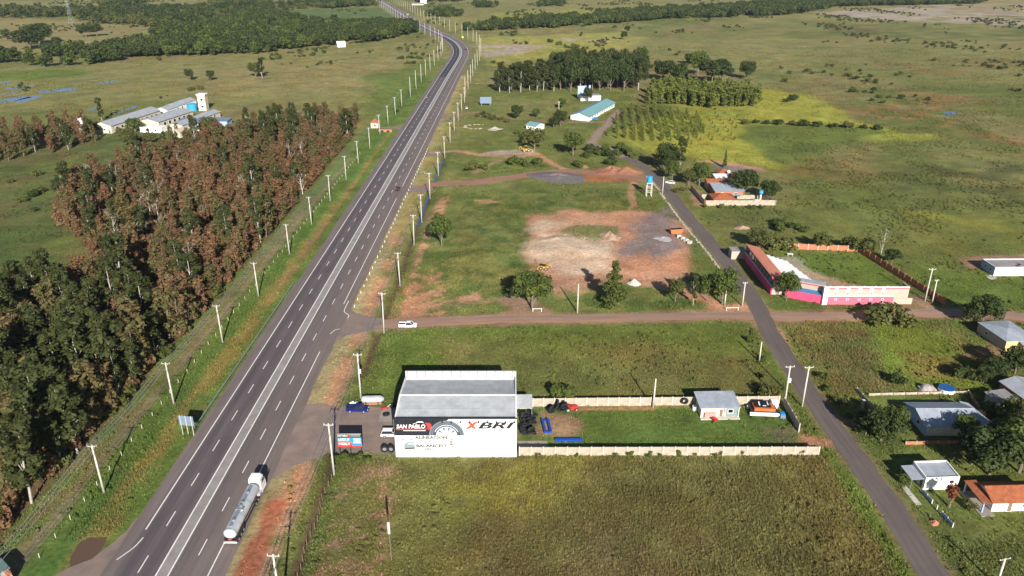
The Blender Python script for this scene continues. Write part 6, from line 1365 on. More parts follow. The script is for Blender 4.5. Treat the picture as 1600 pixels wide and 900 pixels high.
o = thing('white_tank', 'white tank on a stand left of the long factory hall', 'tank', (*P(127, 206), 0)); MB().box((0, 0, 2), (1.4, 1.4, 4)).build('stand', M['concrete'], o); MB().tube((0, 0, 4), (0, 0, 8.2), 2.1, n=14).build('drum', M['white'], o)
for q in ((205, 185), (278, 183)):
    o = thing('blue_vat', 'bright blue vat between the factory sheds' if q[0] < 250 else 'second bright blue vat at the back of the works', 'vat', (*P(q[0]+72 if q[0] < 250 else 301, q[1]-1 if q[0] < 250 else 173), 0)); MB().tube((0, 0, 0), (0, 0, 4.6), 3.2, n=14).build('drum', M['tank_blue'], o); MB().tube((0, 0, 4.6), (0, 0, 5.2), 3.2, 1.0, 14).build('lid', M['tank_blue'], o)
h = house('guard_booth', 'orange roofed guard booth at the left side road', *P(587, 199), 5, 5, 0, 3.4, 'hip', 2.0, .5, M['cream_wall'], M['tile'], [('y-', 0, 1.6, 1.2, 1)], cat='booth')
o = thing('culvert_head', 'orange culvert head wall by the left side road', 'culvert', (*P(602, 206), 0)); MB().b2(-4, 4, -.4, .4, -.6, 1.5).build('head_wall', M['brick'], o)
for a in (-1.8, 1.8): MB().tube((a, -.45, .2), (a, -.40, .2), .9, n=12).build('pipe_mouth', M['black'], o)

# ------------------------------------------------------------------ vehicles (length along local +y, front at +y)
def wheel(parent, x, y, r, w, name='wheel'):
    t_ = MB().tube((x-w/2, y, r), (x+w/2, y, r), r, n=14).build(name, M['rubber'], parent)
    s = 1 if x > 0 else -1
    MB().tube((x+s*w*.5, y, r), (x+s*(w*.5+.02), y, r), r*.58, n=10).build('rim', M['rim'], t_); return t_
def shell(prof, w0, w1, zmid, name, m, parent, bev=.12):
    """body from a side profile (y,z): sides lean in above zmid, shoulders rounded"""
    mb = MB(); n = len(prof); zt = max(p[1] for p in prof); cy = sum(p[0] for p in prof)/n
    def wd(z): return w0 if z <= zmid else w0+(w1-w0)*(z-zmid)/(zt-zmid)
    rings = []
    for side in (-1, 1):
        for ins in ((0, 1) if side < 0 else (1, 0)):
            pass
    v = []; k = 0
    for off, shr in ((-1, 1.0), (-1, 0.0), (1, 0.0), (1, 1.0)):
        for y, z in prof:
            h_ = wd(z)/2; zz = z-(bev*.6*shr if z > zmid*.8 else -bev*.3*shr)*0; x = off*(h_-(0 if shr else 0))
            if shr: v.append((off*h_, y+(cy-y)*.02, z-(bev*.5 if z >= zmid else 0)))
            else: v.append((off*(h_-bev), y, z))
    # order: left outer(0), left inner(1), right inner(2), right outer(3)
    f = [tuple(range(n-1, -1, -1)), tuple(range(3*n, 4*n))]
    for a in range(3):
        for i in range(n): f.append((a*n+i, a*n+(i+1) % n, (a+1)*n+(i+1) % n, (a+1)*n+i))
    return mb.add(v, f).build(name, m, parent)
def car(name, label, x, y, rz, m, kind='sedan', cat='car', group=None):
    o = thing(name, label, cat, (x, y, .02), rz, group); L = 4.4; w = 1.78
    lower = [(-2.15, .35), (-2.2, .62), (-2.1, .92), (1.05, .97), (1.95, .80), (2.2, .62), (2.15, .32)]
    if kind == 'pickup':
        L = 5.2; lower = [(-2.6, .42), (-2.62, .70), (-2.58, 1.02), (1.4, 1.08), (2.4, .98), (2.62, .72), (2.55, .40)]; cab = [(-.55, 1.06), (-.35, 1.72), (.9, 1.74), (1.55, 1.09)]
        ax = (-1.6, 1.65); zr = 1.72
    elif kind == 'suv':
        lower = [(-2.2, .4), (-2.25, .7), (-2.15, 1.02), (1.1, 1.05), (2.05, .95), (2.25, .7), (2.2, .36)]; cab = [(-2.1, 1.0), (-1.8, 1.66), (.35, 1.68), (1.1, 1.06)]; ax = (-1.35, 1.4); zr = 1.66
    else:
        cab = [(-1.75, .92), (-1.15, 1.42), (.25, 1.44), (1.05, .98)]; ax = (-1.32, 1.38); zr = 1.42
    b = shell(lower, w, w*.98, .7, 'body', m, o, .1)
    c = shell(cab, w*.92, w*.76, 1.0, 'cabin', M['glass'], o, .08)
    yr = [p[0] for p in cab]; MB().slab([(-w*.36, yr[1]-.03, zr+.05), (w*.36, yr[1]-.03, zr+.05), (w*.36, yr[2]+.02, zr+.05), (-w*.36, yr[2]+.02, zr+.05)], .06).build('roof', m, o)
    for s in (-1, 1):
        for (ya, za), (yb, zb) in ((cab[0], cab[1]), (cab[2], cab[3])): MB().tube((s*w*.44, ya, za), (s*w*.37, yb, zb) if za < zb else (s*w*.44, yb, zb), .05, n=4).build('pillar', m, o)
        MB().box((s*.62, lower[-2][0]-.02, lower[-2][1]+.08), (.36, .08, .16)).build('headlight', M['white'], o); MB().box((s*.66, lower[1][0]+.02, .78), (.26, .06, .2)).build('tail_light', M['red'], o); MB().box((s*(w/2+.09), cab[-1][0]-.25, 1.05), (.16, .1, .12)).build('mirror', m, o)
        for a in ax: wheel(o, s*(w/2-.08), a, .33 if kind == 'sedan' else .37, .2)
    if kind == 'pickup':
        MB().b2(-w*.42, w*.42, -2.5, -.65, 1.085, 1.10).build('bed_floor', M['dark_steel'], o)
        for s in (-1, 1): MB().b2(s*w*.47-.04, s*w*.47+.04, -2.58, -.6, 1.05, 1.32).build('bed_side', m, o)
        MB().b2(-w*.45, w*.45, -2.6, -2.52, 1.05, 1.32).build('tailgate', m, o); MB().b2(-w*.45, w*.45, -.62, -.56, 1.05, 1.4).build('headboard', m, o)
    MB().box((0, lower[-2][0]+.02, .45), (w*.9, .1, .18)).build('bumper', M['dark_steel'], o); return o
car('car', 'small black car on the right carriageway of the highway', -52.0, 338.5, 0, M['car_black'], 'suv')
car('pickup_truck', 'dark blue pickup truck parked on the tyre shop forecourt', -36.6, 155.0, R(-92), M['car_blue'], 'pickup', 'pickup')
car('car', 'white car nosing against the left end of the warehouse', -27.2, 144.9, R(-90), M['car_white'], 'suv')
car('pickup_truck', 'white pickup truck stopped on the dirt road near the highway', -30.2, 199.4, R(-90), M['car_white'], 'pickup', 'pickup')
car('car', 'white car parked inside the walled compound', 105.0, 318.6, R(80), M['car_white'], 'suv'); car('car', 'red car parked inside the walled compound', 109.2, 319.0, R(85), M['red'], 'sedan')
car('car', 'pale car under the trees at the street bend', *P(1047, 287), R(60), M['car_white'], 'sedan'); car('car', 'blue car beside the long teal shed', *P(929, 187), R(70), M['sign_blue'], 'sedan')
car('car', 'white car in front of the factory hall', *P(200, 208), R(85), M['car_white'], 'suv'); car('car', 'dark car on the highway bend', *P(727.5, 78), R(15), M['car_black'], 'sedan')
car('van', 'white van far up the highway', *P(637, 23), R(50), M['car_white'], 'suv', 'van'); car('car', 'dark van turning off by the school path gate', *P(728.5, 170), R(10), M['car_grey'], 'suv')
# motorcycle with rider
o = thing('motorcycle', 'motorcycle with rider on the left carriageway', 'motorcycle', (*P(667, 155), .03), math.pi)
for a in (-.65, .65): MB().tube((-.06, a, .32), (.06, a, .32), .32, n=12).build('wheel', M['rubber'], o)
MB().box((0, 0, .62), (.3, 1.0, .3), 0, 0, .8).box((0, .55, .85), (.1, .12, .6)).box((0, .5, 1.1), (.7, .08, .06)).box((0, -.25, .82), (.3, .7, .12)).build('frame', M['dark_steel'], o)
def person(x, y, rz, label, top, legs, seated=False, z=0.0):
    o = thing('person', label, 'person', (x, y, z), rz)
    me = bpy.data.meshes.new('body')
    if seated: pts = [(0, 0, .95), (0, .06, 1.25), (0, .1, 1.48), (0, .12, 1.58), (0, .14, 1.72), (.22, .1, 1.42), (.27, .3, 1.2), (.25, .52, 1.15), (-.22, .1, 1.42), (-.27, .3, 1.2), (-.25, .52, 1.15), (.16, .3, .9), (.18, .2, .45), (.18, .28, .38), (-.16, .3, .9), (-.18, .2, .45), (-.18, .28, .38)]
    else: pts = [(0, 0, .95), (0, 0, 1.2), (0, 0, 1.45), (0, 0, 1.53), (0, .02, 1.67), (.2, 0, 1.4), (.26, .02, 1.12), (.27, .1, .86), (-.2, 0, 1.4), (-.26, .02, 1.12), (-.27, .1, .86), (.1, .02, .5), (.11, 0, .08), (.12, .14, .05), (-.1, -.02, .5), (-.11, -.04, .08), (-.12, .1, .05)]
    ed = [(0, 1), (1, 2), (2, 3), (3, 4), (2, 5), (5, 6), (6, 7), (2, 8), (8, 9), (9, 10), (0, 11), (11, 12), (12, 13), (0, 14), (14, 15), (15, 16)]
    rad = [.15, .15, .16, .06, .11, .065, .05, .04, .065, .05, .04, .085, .055, .05, .085, .055, .05]
    me.from_pydata(pts, ed, []); b = link(bpy.data.objects.new('body', me), o)
    md = b.modifiers.new('skin', 'SKIN')
    for i, v_ in enumerate(me.skin_vertices[0].data): v_.radius = (rad[i], rad[i]); v_.use_root = (i == 0)
    b.modifiers.new('sub', 'SUBSURF').levels = 1
    m_, n_, l_, p_ = nodes_of('clothes_'+label[:6]); tc = n_.new('ShaderNodeTexCoord'); sx_ = n_.new('ShaderNodeSeparateXYZ'); l_.new(tc.outputs['Object'], sx_.inputs[0]); cr = n_.new('ShaderNodeValToRGB'); cr.color_ramp.interpolation = 'CONSTANT'
    mr = n_.new('ShaderNodeMapRange'); mr.inputs[2].default_value = 2.0; l_.new(sx_.outputs[2], mr.inputs[0]); l_.new(mr.outputs[0], cr.inputs[0]); e = cr.color_ramp.elements
    e[0].position = 0; e[0].color = (*legs, 1); e[1].position = .47; e[1].color = (*top, 1); q = e.new(.745); q.color = (.28, .16, .10, 1); q = e.new(.86); q.color = (.02, .015, .01, 1)
    l_.new(cr.outputs[0], p_.inputs['Base Color']); p_.inputs['Roughness'].default_value = .9; me.materials.append(m_)
    return o
px_, py_ = P(667, 155); person(px_, py_, math.pi, 'rider in white shirt sitting on the motorcycle', (.7, .7, .7), (.05, .06, .1), True)
person(*P(628, 516.5), 2.0, 'person in pale shirt standing beside the white pickup', (.6, .55, .6), (.1, .1, .16))

# tank truck on the right shoulder lane
T = thing('tank_truck', 'white tractor with polished silver tank semitrailer on the highway', 'truck', (-51.6, 110.1, .04), R(-.9))
cabp = [(14.5, .75), (14.5, 3.55), (15.1, 3.75), (16.2, 3.7), (16.75, 2.4), (17.15, 2.2), (17.3, .55), (14.5, .55)]
cb = shell(cabp, 2.5, 2.3, 2.4, 'cab', M['car_white'], T, .14)
MB().add([(-1.0, 16.32, 3.48), (1.0, 16.32, 3.48), (1.08, 16.78, 2.42), (-1.08, 16.78, 2.42)], [(0, 1, 2, 3)]).build('windscreen', M['glass'], cb, (0, .04, .02))
for s in (-1, 1):
    MB().b2(s*1.24-.02, s*1.24+.02, 15.3, 16.35, 2.25, 3.05).build('side_window', M['glass'], cb); MB().box((s*1.45, 16.6, 2.6), (.2, .16, .75)).build('mirror', M['black'], cb); MB().box((s*.9, 17.27, 1.0), (.4, .12, .28)).build('headlight', M['white'], cb)
    MB().tube((s*1.0, 13.1, 1.0), (s*1.0, 14.3, 1.0), .36, n=10).build('fuel_tank', M['tank_silver'], T); MB().b2(s*1.25-.06, s*1.25+.06, 14.55, 17.1, .5, .8).build('side_skirt', M['white'], cb)
    for a in (1.1, 2.4, 3.7): wheel(T, s*1.02, a, .5, .42)
    for a in (11.0, 12.3): wheel(T, s*1.02, a, .5, .42)
    wheel(T, s*1.06, 16.0, .5, .32); MB().b2(s*1.05-.24, s*1.05+.24, .4, 4.4, 1.06, 1.12).build('mudguard', M['dark_steel'], T); MB().b2(s*1.08-.05, s*1.08+.05, 5.0, 10.2, .55, 1.0).build('side_guard', M['dark_steel'], T)
MB().b2(-.9, .9, 14.6, 16.1, 3.72, 4.0).build('air_deflector', M['car_white'], cb)
MB().b2(-.5, .5, 10.0, 17.0, .7, .95).b2(-.45, .45, .2, 11.6, .85, 1.15).build('chassis', M['dark_steel'], T)
tk = MB(); n = 22; rings = [(0.25, .70), (.32, .96), (.5, 1.04), (2.0, 1.06), (5.0, 1.06), (9.0, 1.06), (13.3, 1.06), (13.55, .98), (13.65, .72)]; v = []; f = []
for y, q in rings:
    for i in range(n): a = 2*math.pi*i/n; v.append((1.17*q*math.cos(a), y, 2.35+1.02*q*math.sin(a)))
for j in range(len(rings)-1):
    for i in range(n): f.append((j*n+i, j*n+(i+1) % n, (j+1)*n+(i+1) % n, (j+1)*n+i))
f += [tuple(range(n)), tuple(range((len(rings)-1)*n, len(rings)*n))]
tank = tk.add(v, f).build('tank', M['tank_silver'], T, smooth=False)
for y in (.42, 4.9, 5.5, 8.6, 13.35):
    bnd = MB(); vv = []; 
    for yy in (y-.06, y+.06):
        for i in range(n): a = 2*math.pi*i/n; vv.append((1.275*math.cos(a), yy, 2.35+1.11*math.sin(a)))
    bnd.add(vv, [(i, (i+1) % n, n+(i+1) % n, n+i) for i in range(n)]).build('band', M['steel'], tank)
MB().b2(-.35, .35, 1.2, 12.9, 3.42, 3.47).build('walkway', M['steel'], tank)
for y in (2.8, 6.8, 7.8, 10.8): MB().tube((0, y, 3.45), (0, y, 3.72), .33, n=12).build('manhole', M['steel'], tank)
MB().b2(-.75, .75, 5.7, 6.6, 3.25, 3.52).build('spill_box', M['steel'], tank)
MB().tube((.0, .24, 2.35), (0, .2, 2.35), .78, n=20).build('end_cap', M['white'], tank)
MB().b2(-1.2, 1.2, -.05, .12, .55, .8).build('rear_bumper', M['white'], T); MB().b2(-1.15, 1.15, .05, .2, .95, 1.15).build('light_bar', M['dark_steel'], T); MB().b2(-.3, .3, .0, .06, 1.22, 1.5).build('plate_board', M['sign_red'], T)
for s in (-1, 1): MB().b2(s*.95-.2, s*.95+.2, -.03, .05, .82, 1.0).build('tail_light', M['red'], T)

# silver tank body and clutter on the forecourt edge
o = thing('old_tank', 'battered silver tank body lying behind the blue pickup', 'tank', (-33.6, 158.4, 0), R(3))
v = []; f = []; rg = [(-2.6, .5), (-2.35, .85), (-1.6, .95), (1.9, .95), (2.4, .7), (2.8, .35)]
for x, q in rg:
    for i in range(14): a = 2*math.pi*i/14; v.append((x, q*math.cos(a), 1.25+.9*q*math.sin(a)))
for j in range(len(rg)-1):
    for i in range(14): f.append((j*14+i, j*14+(i+1) % 14, (j+1)*14+(i+1) % 14, (j+1)*14+i))
f += [tuple(range(14)), tuple(range(70, 84))]
MB().add(v, f).build('shell', M['tank_silver'], o); MB().b2(-2.2, 2.2, -.7, .7, .1, .45).build('skid', M['brick'], o)
for a in (-1.5, 1.4): MB().b2(a-.12, a+.12, -.9, .9, 0, 1.0).build('cradle', M['dark_steel'], o)
o = thing('trolley_jack', 'red jack on the slab in front of the warehouse side', 'jack', (-30.4, 156.0, .03), .4); MB().b2(-.8, .8, -.25, .25, .1, .35).build('frame', M['red'], o); MB().tube((.7, 0, .3), (1.6, 0, 1.0), .05, n=6).build('handle', M['white'], o)
for a in (-.6, .6): MB().tube((a, -.3, .12), (a, .3, .12), .12, n=8).build('wheel', M['rubber'], o)
o = thing('white_sacks', 'pile of white sacks left of the old tank', 'sacks', (-38.0, 158.0, 0))
for k in range(5): MB().sphere((.6*(k % 3)-.6, .4*(k//3), .25+.25*(k//3)), (.5, .35, .28), 8, 5).build('sack', M['white'], o, rz=.3*k)
def tyre_mesh(r, w):
    mb = MB(); n = 18; q = [(r*.58, -w/2), (r*.92, -w/2), (r, -w*.3), (r, w*.3), (r*.92, w/2), (r*.58, w/2), (r*.55, 0)]; v = []; f = []
    for i in range(n):
        a = 2*math.pi*i/n
        for rr_, ww in q: v.append((rr_*math.cos(a), ww, rr_*math.sin(a)+r))
    k = len(q)
    for i in range(n):
        for j in range(k): f.append((i*k+j, i*k+(j+1) % k, ((i+1) % n)*k+(j+1) % k, ((i+1) % n)*k+j))
    return mb.add(v, f).mesh('tyre', M['rubber'])
big = tyre_mesh(.85, .4); med = tyre_mesh(.6, .32)
for x, y, rz, lb in ((-27.7, 138.7, .05, 'large tyre standing at the warehouse corner, left of two'), (-26.3, 138.7, -.05, 'large tyre standing at the warehouse corner, right of two')):
    o = inst('tyre', big, None, (x, y, 0), (0, 0, rz)); tag(o, lb, 'tyre')
    hb = MB().tube((0, -.03, .85), (0, .03, .85), .42, n=14).build('hub', M['steel'], o)
for x, y, lb in ((-29.7, 153.6, 'black tyre lying in the middle of the grey slab'), (-28.6, 157.6, 'black tyre at the far edge of the slab by the wall')):
    o = inst('tyre', big, None, (x, y, .42), (R(78), 0, .3)); tag(o, lb, 'tyre')
trn = random.Random(4)
def tyre_pile(x0, x1, y0, y1, n, zmax, label, group):
    for k in range(n):
        o = inst('tyre', med if trn.random() < .6 else big, None, (trn.uniform(x0, x1), trn.uniform(y0, y1), trn.uniform(.2, zmax)), (trn.choice([R(90), R(75), R(100), R(20)]), trn.uniform(-.3, .3), trn.uniform(0, 3)), (trn.uniform(.9, 1.15),)*3); tag(o, label, 'tyre', group)
tyre_pile(1.9, 4.6, 144.5, 152.5, 46, 1.3, 'worn tyre in the heap right of the warehouse', 'tyres heaped right of the warehouse')
tyre_pile(8.2, 12.6, 154.2, 156.2, 26, 1.2, 'worn tyre in the heap against the far yard wall', 'tyres heaped against the far yard wall')
o = thing('garden_tractor', 'small red tractor parked at the far yard wall', 'tractor', (14.0, 155.4, 0), R(-80)); MB().b2(-.5, .5, -.2, 1.6, .6, 1.2).build('bonnet', M['red'], o); MB().b2(-.6, .6, -1.4, -.4, .7, 1.5).build('seat_body', M['red'], o); MB().b2(-.4, .4, -.5, -.2, .5, 1.0).build('gearbox', M['dark_steel'], o); MB().tube((0, .3, 1.1), (0, -.2, 1.5), .04, n=5).tube((-.25, -.2, 1.5), (.25, -.2, 1.5), .04, n=5).build('steering', M['black'], o)
for s in (-1, 1): wheel(o, s*.75, -.9, .62, .36); wheel(o, s*.6, 1.2, .4, .25)
fr_ = thing('lift_frame', 'blue steel ramp standing on the yard grass', 'ramp', (8.0, 148.3, 0), R(6))
for a in (-.75, .55): MB().b2(a-.25, a+.25, -2.7, 2.7, .5, .75).build('runway', M['beam_blue'], fr_)
for b in (-2.3, 2.3): MB().b2(-1.0, .8, b-.12, b+.12, .05, .5).build('crossbeam', M['beam_blue'], fr_)
o = thing('steel_beam', 'long bright blue beam lying on the yard grass', 'beam', (12.6, 142.9, 0), R(1)); MB().b2(-3.0, 3.0, -.35, .35, .0, .12).build('bottom_flange', M['beam_blue'], o); MB().b2(-3.0, 3.0, -.08, .08, .12, .5).build('web', M['beam_blue'], o); MB().b2(-3.0, 3.0, -.35, .35, .5, .62).build('top_flange', M['beam_blue'], o)
flat('concrete_pad', [(1.3, 138.4), (8.0, 138.4), (7.8, 143.0), (1.3, 142.8)], .03, M['slab'], None, .1, False)
# pontoon boat at the end of the yard
o = thing('pontoon_boat', 'black and orange pontoon boat with long white hull tube in the yard', 'boat', (59.3, 154.6, 0), R(-4))
for b in (-1.7, 1.3): MB().tube((-3.4, b, .5), (3.0, b, .5), .45, .45, 12).tube((3.0, b, .5), (3.6, b, .6), .45, .15, 12).build('pontoon', M['white'], o)
MB().b2(-3.2, 3.1, -1.6, 1.6, .95, 1.1).build('deck', M['dark_steel'], o); MB().b2(-2.3, 2.5, -1.3, 1.4, 1.1, 1.75).build('cabin_side', M['orange'], o); cn = MB().slab([(-1.9, -1.4, 2.3), (1.5, -1.4, 2.3), (1.3, 1.5, 2.4), (-1.8, 1.5, 2.4)], .1).build('canopy', M['black'], o)
for a, b in ((-1.7, -1.2), (1.4, -1.2), (1.2, 1.4), (-1.6, 1.4)): MB().box((a, b, 1.9), (.08, .08, .8)).build('canopy_post', M['steel'], o)
for q in ([(-1.3, -.9), (-1.0, -.9), (-.9, .8), (-1.2, .8)], [(.7, -.6), (1.0, -.6), (1.0, .9), (.8, .9)], [(-.5, -1.1), (.4, -1.1), (.3, -.7), (-.4, -.7)]): MB().add([(a, b, 2.405+b*.034) for a, b in q], [(0, 1, 2, 3)]).build('canopy_patch', M['white'], o)
o = thing('water_crate', 'white cube tank beside the pontoon boat', 'container', (62.6, 156.8, 0)); MB().b2(-.8, .8, -.7, .7, .3, 1.9).build('tank', M['white'], o); MB().b2(-.85, .85, -.75, .75, .05, .28).build('pallet', M['wood'], o)
o = thing('blue_boxes', 'stack of blue boxes at the yard corner', 'boxes', (63.2, 152.8, 0)); MB().b2(-.6, .6, -1.0, 1.0, 0, .8).build('box', M['board_back'], o); MB().b2(-.5, .5, -.9, .1, .8, 1.2).build('box', M['sign_blue'], o)
o = thing('barrel', 'white barrel left of the guard house', 'barrel', (43.4, 155.6, 0)); MB().tube((0, 0, 0), (0, 0, 1.1), .55, n=12).build('drum', M['white'], o); MB().tube((0, 0, 1.1), (0, 0, 1.16), .58, n=12).build('lid', M['white'], o)
o = inst('tyre', big, None, (41.2, 156.75, .9), (0, 0, 0)); tag(o, 'black tyre hung on the far yard wall near the guard house', 'tyre')
o = thing('wheelbarrow', 'red wheelbarrow in front of the guard house', 'wheelbarrow', (47.0, 150.8, 0), .5); MB().box((0, 0, .55), (.8, 1.1, .4), 0, 0, 1.25).build('tray', M['red'], o); MB().tube((-.06, .75, .22), (.06, .75, .22), .22, n=10).build('wheel', M['rubber'], o); MB().tube((-.3, -1.2, .6), (-.3, .5, .35), .03, n=4).tube((.3, -1.2, .6), (.3, .5, .35), .03, n=4).build('handles', M['steel'], o)

# billboards
B = thing('billboard', 'black, red and blue advertising billboard on three posts at the forecourt', 'billboard', (-34.9, 137.9, 0))
for a in (-2.35, 0, 2.35): MB().box((a, .12, 1.2), (.14, .14, 2.7)).build('post', M['dark_steel'], B)
MB().b2(-2.65, 2.65, -.05, .18, 1.95, 5.45).build('panel', M['panel_black'], B)
plate(B, 'blue_field', [(-2.6, 3.45), (.35, 3.45), (.2, 4.45), (-2.6, 4.45)], -.058, M['sign_blue']); plate(B, 'red_field', [(-2.6, 2.35), (.5, 2.35), (.35, 3.45), (-2.6, 3.45)], -.058, M['sign_red']); plate(B, 'blue_field', [(.5, 2.35), (2.6, 2.35), (2.6, 4.45), (.2, 4.45)], -.058, M['sign_blue']); plate(B, 'red_strip', [(-2.6, 2.0), (2.6, 2.0), (2.6, 2.33), (-2.6, 2.33)], -.058, M['sign_red'])
plate(B, 'white_rule', [(-2.6, 5.3), (2.6, 5.3), (2.6, 5.38), (-2.6, 5.38)], -.058, M['white'])
lettering('LIQUI', .62, B, (-2.35, -.066, 3.62), M['white'], 2.3, bold=.03); lettering('MOLY', .66, B, (-2.35, -.066, 2.52), M['white'], 2.5, bold=.03); lettering('SAN PABLO', .36, B, (-2.5, -.066, 4.72), M['white'], 2.2, bold=.02)
plate(B, 'red_mark', [(-.3, 4.65), (.15, 4.65), (.3, 5.1), (-.1, 5.15)], -.058, M['sign_red'])
for k, (a, b) in enumerate(((.75, 2.4), (.9, 2.3), (.8, 2.35))): plate(B, 'white_text_block', [(a, 3.02+.42*k), (b, 3.02+.42*k), (b, 3.3+.42*k), (a, 3.3+.42*k)], -.06, M['white'])
plate(B, 'white_text_block', [(.3, 4.62), (2.4, 4.62), (2.4, 4.76), (.3, 4.76)], -.058, M['paint_grey']); plate(B, 'white_text_block', [(.3, 4.98), (2.4, 4.98), (2.4, 5.14), (.3, 5.14)], -.058, M['paint_pale'])
B2 = thing('road_sign_board', 'blue grey road sign board seen from behind on three pale posts', 'sign', (-72.9, 145.2, 0), R(-8))
for a in (-1.3, 0, 1.3): MB().box((a, 0, 2.5), (.12, .1, 5.2)).build('post', M['concrete'], B2)
MB().b2(-1.75, 1.75, .07, .12, 2.5, 5.0).build('panel', M['board_back'], B2)
for z in (2.9, 4.6): MB().b2(-1.7, 1.7, .05, .07, z, z+.08).build('rail', M['steel'], B2)
o = thing('school_sign', 'grey sign board near the school path', 'sign', (*P(759, 165), 0)); MB().b2(-4, 4, -.1, .1, 1.5, 6.0).build('panel', M['board_back'], o)
for a in (-3, 3): MB().box((a, .1, 1.5), (.3, .3, 3)).build('post', M['steel'], o)
o = thing('warning_sign', 'small yellow warning sign at the highway bend', 'sign', (*P(723, 62.5), 0)); MB().box((0, 0, 1.6), (.25, .25, 3.2)).build('post', M['steel'], o); MB().add([(0, -.05, 1.9), (1.5, -.05, 3.4), (0, -.05, 4.9), (-1.5, -.05, 3.4), (0, .05, 1.9), (1.5, .05, 3.4), (0, .05, 4.9), (-1.5, .05, 3.4)], [(0, 1, 2, 3), (7, 6, 5, 4), (0, 4, 5, 1), (1, 5, 6, 2), (2, 6, 7, 3), (3, 7, 4, 0)]).build('plate', mat('sign_yellow', (.75, .6, .02), .5), o)
# bus shelter at the bottom left corner
BS = thing('bus_shelter', 'brick bus shelter with corrugated green grey roof at the bottom left corner', 'bus shelter', (-88.6, 101.2, 0), R(-38))
MB().b2(-2.2, 2.2, 1.3, 1.5, 0, 2.5).build('back_wall', M['brick'], BS); MB().b2(2.0, 2.2, -1.2, 1.3, 0, 1.6).build('side_wall', M['brick'], BS); MB().b2(2.0, 2.25, -1.25, 1.55, 1.6, 1.72).build('coping', M['concrete'], BS); MB().slab([(-2.7, -1.7, 2.9), (1.2, -1.7, 2.9), (1.2, 1.8, 2.55), (-2.7, 1.8, 2.55)], .08).build('roof', mat('shelter_roof', (.16, .24, .24), .6, .1, .6, rib=.04, ribs=4), BS); MB().b2(-1.8, 1.6, .6, 1.25, .4, .5).build('bench', M['concrete'], BS)
for a in (-2.4, 1.0): MB().box((a, -1.4, 1.4), (.14, .14, 2.8)).build('post', M['steel'], BS)

# yard machines, heaps, goals
def loader(name, label, x, y, rz, sc=1.0, boom=True):
    o = thing(name, label, 'loader', (x, y, 0), rz); o.scale = (sc, sc, sc)
    MB().b2(-.8, .8, -1.9, .4, .7, 1.7).build('engine_body', M['yellow'], o); MB().b2(-.6, .6, .4, 1.8, .7, 1.3).build('front_frame', M['yellow'], o); c_ = MB().box((0, -.2, 2.35), (1.4, 1.3, 1.4), 0, 0, .9).build('cab', M['glass'], o); MB().box((0, -.2, 3.1), (1.5, 1.4, .12)).build('roof', M['yellow'], c_)
    for s in (-1, 1):
        wheel(o, s*.95, -1.2, .72, .45); wheel(o, s*.95, 1.2, .72, .45); MB().tube((s*.45, .9, 1.6), (s*.45, 2.9, .6), .12, n=6).build('lift_arm', M['yellow'], o)
    MB().prism([(2.7, .1), (3.6, .1), (3.5, .3), (2.95, .45), (2.9, 1.0), (2.7, 1.0)], 'x', -1.2, 1.2).build('bucket', M['yellow'], o)
    if boom: MB().tube((0, -1.9, 1.3), (0, -3.0, 3.0), .14, n=6).tube((0, -3.0, 3.0), (0, -3.8, 1.4), .11, n=6).build('backhoe_arm', M['yellow'], o)
loader('yellow_loader', 'yellow loader parked at the edge of the sandy yard', *P(850, 421), R(70), .75)
loader('backhoe', 'orange yellow backhoe beside the olive tree on the pale track', *P(822, 237), R(-80), 1.05)
o = thing('skip_container', 'orange open skip standing at the gravel yard edge', 'skip', (*P(1056, 365), 0), R(10)); MB().prism([(-2.2, .3), (2.0, .3), (2.6, 2.0), (-2.6, 2.0)], 'y', -1.1, 1.1).build('box', M['orange'], o); MB().b2(-2.3, 2.3, -.9, .9, 2.0, 2.03).build('load', M['dark_steel'], o); MB().b2(-2.0, 2.0, -.9, -.7, 0, .3).b2(-2.0, 2.0, .7, .9, 0, .3).build('runner', M['dark_steel'], o)
o = thing('concrete_blocks', 'pale concrete blocks below the orange skip', 'blocks', (*P(1064, 373), 0))
for k in range(4): MB().box((.9*k-.5, -2.2*k+1.5, .5), (1.5, 1.3, 1.0), .3*k).build('block', M['concrete'], o)
def heap(name, label, x, y, rx, ry, h, m, seed, cat='heap', rough=.25, rz=0):
    r = np.random.default_rng(seed); n, k = 30, 9; v = []; f = []
    ph = r.random(8)*6.28
    for j in range(k+1):
        q = j/k
        for i in range(n):
            a = 2*math.pi*i/n; e = 1+.16*math.sin(2*a+ph[0])+.10*math.sin(3*a+ph[1])+.06*math.sin(7*a+ph[2])
            z = h*(1-q)**1.15*(1+rough*math.sin(3*a+ph[3]+q*5))+(r.random()-.5)*h*.12*(q < .95)*(q > .02)
            v.append((rx*q*e*math.cos(a), ry*q*e*math.sin(a), max(z, -.08) if j < k else -.08))
    for j in range(k):
        for i in range(n): f.append((j*n+i, j*n+(i+1) % n, (j+1)*n+(i+1) % n, (j+1)*n+i))
    o = thing(name, label, cat, (x, y, 0), rz); MB().add(v, f).build('mound', m, o); return o
M['gravel_heap'] = mat('gravel_heap', (.15, .13, .13), .95, .15, .8, bump=.08); M['red_heap'] = mat('red_heap', (.30, .135, .08), .95, .16, .4, bump=.1); M['sand_heap'] = mat('sand_heap', (.42, .31, .22), .95, .1, .5, bump=.06); M['pale_heap'] = mat('pale_gravel', (.34, .32, .31), .95, .12, .8, bump=.05); M['rubble'] = mat('rubble', (.40, .27, .19), .95, .25, .7, bump=.12)
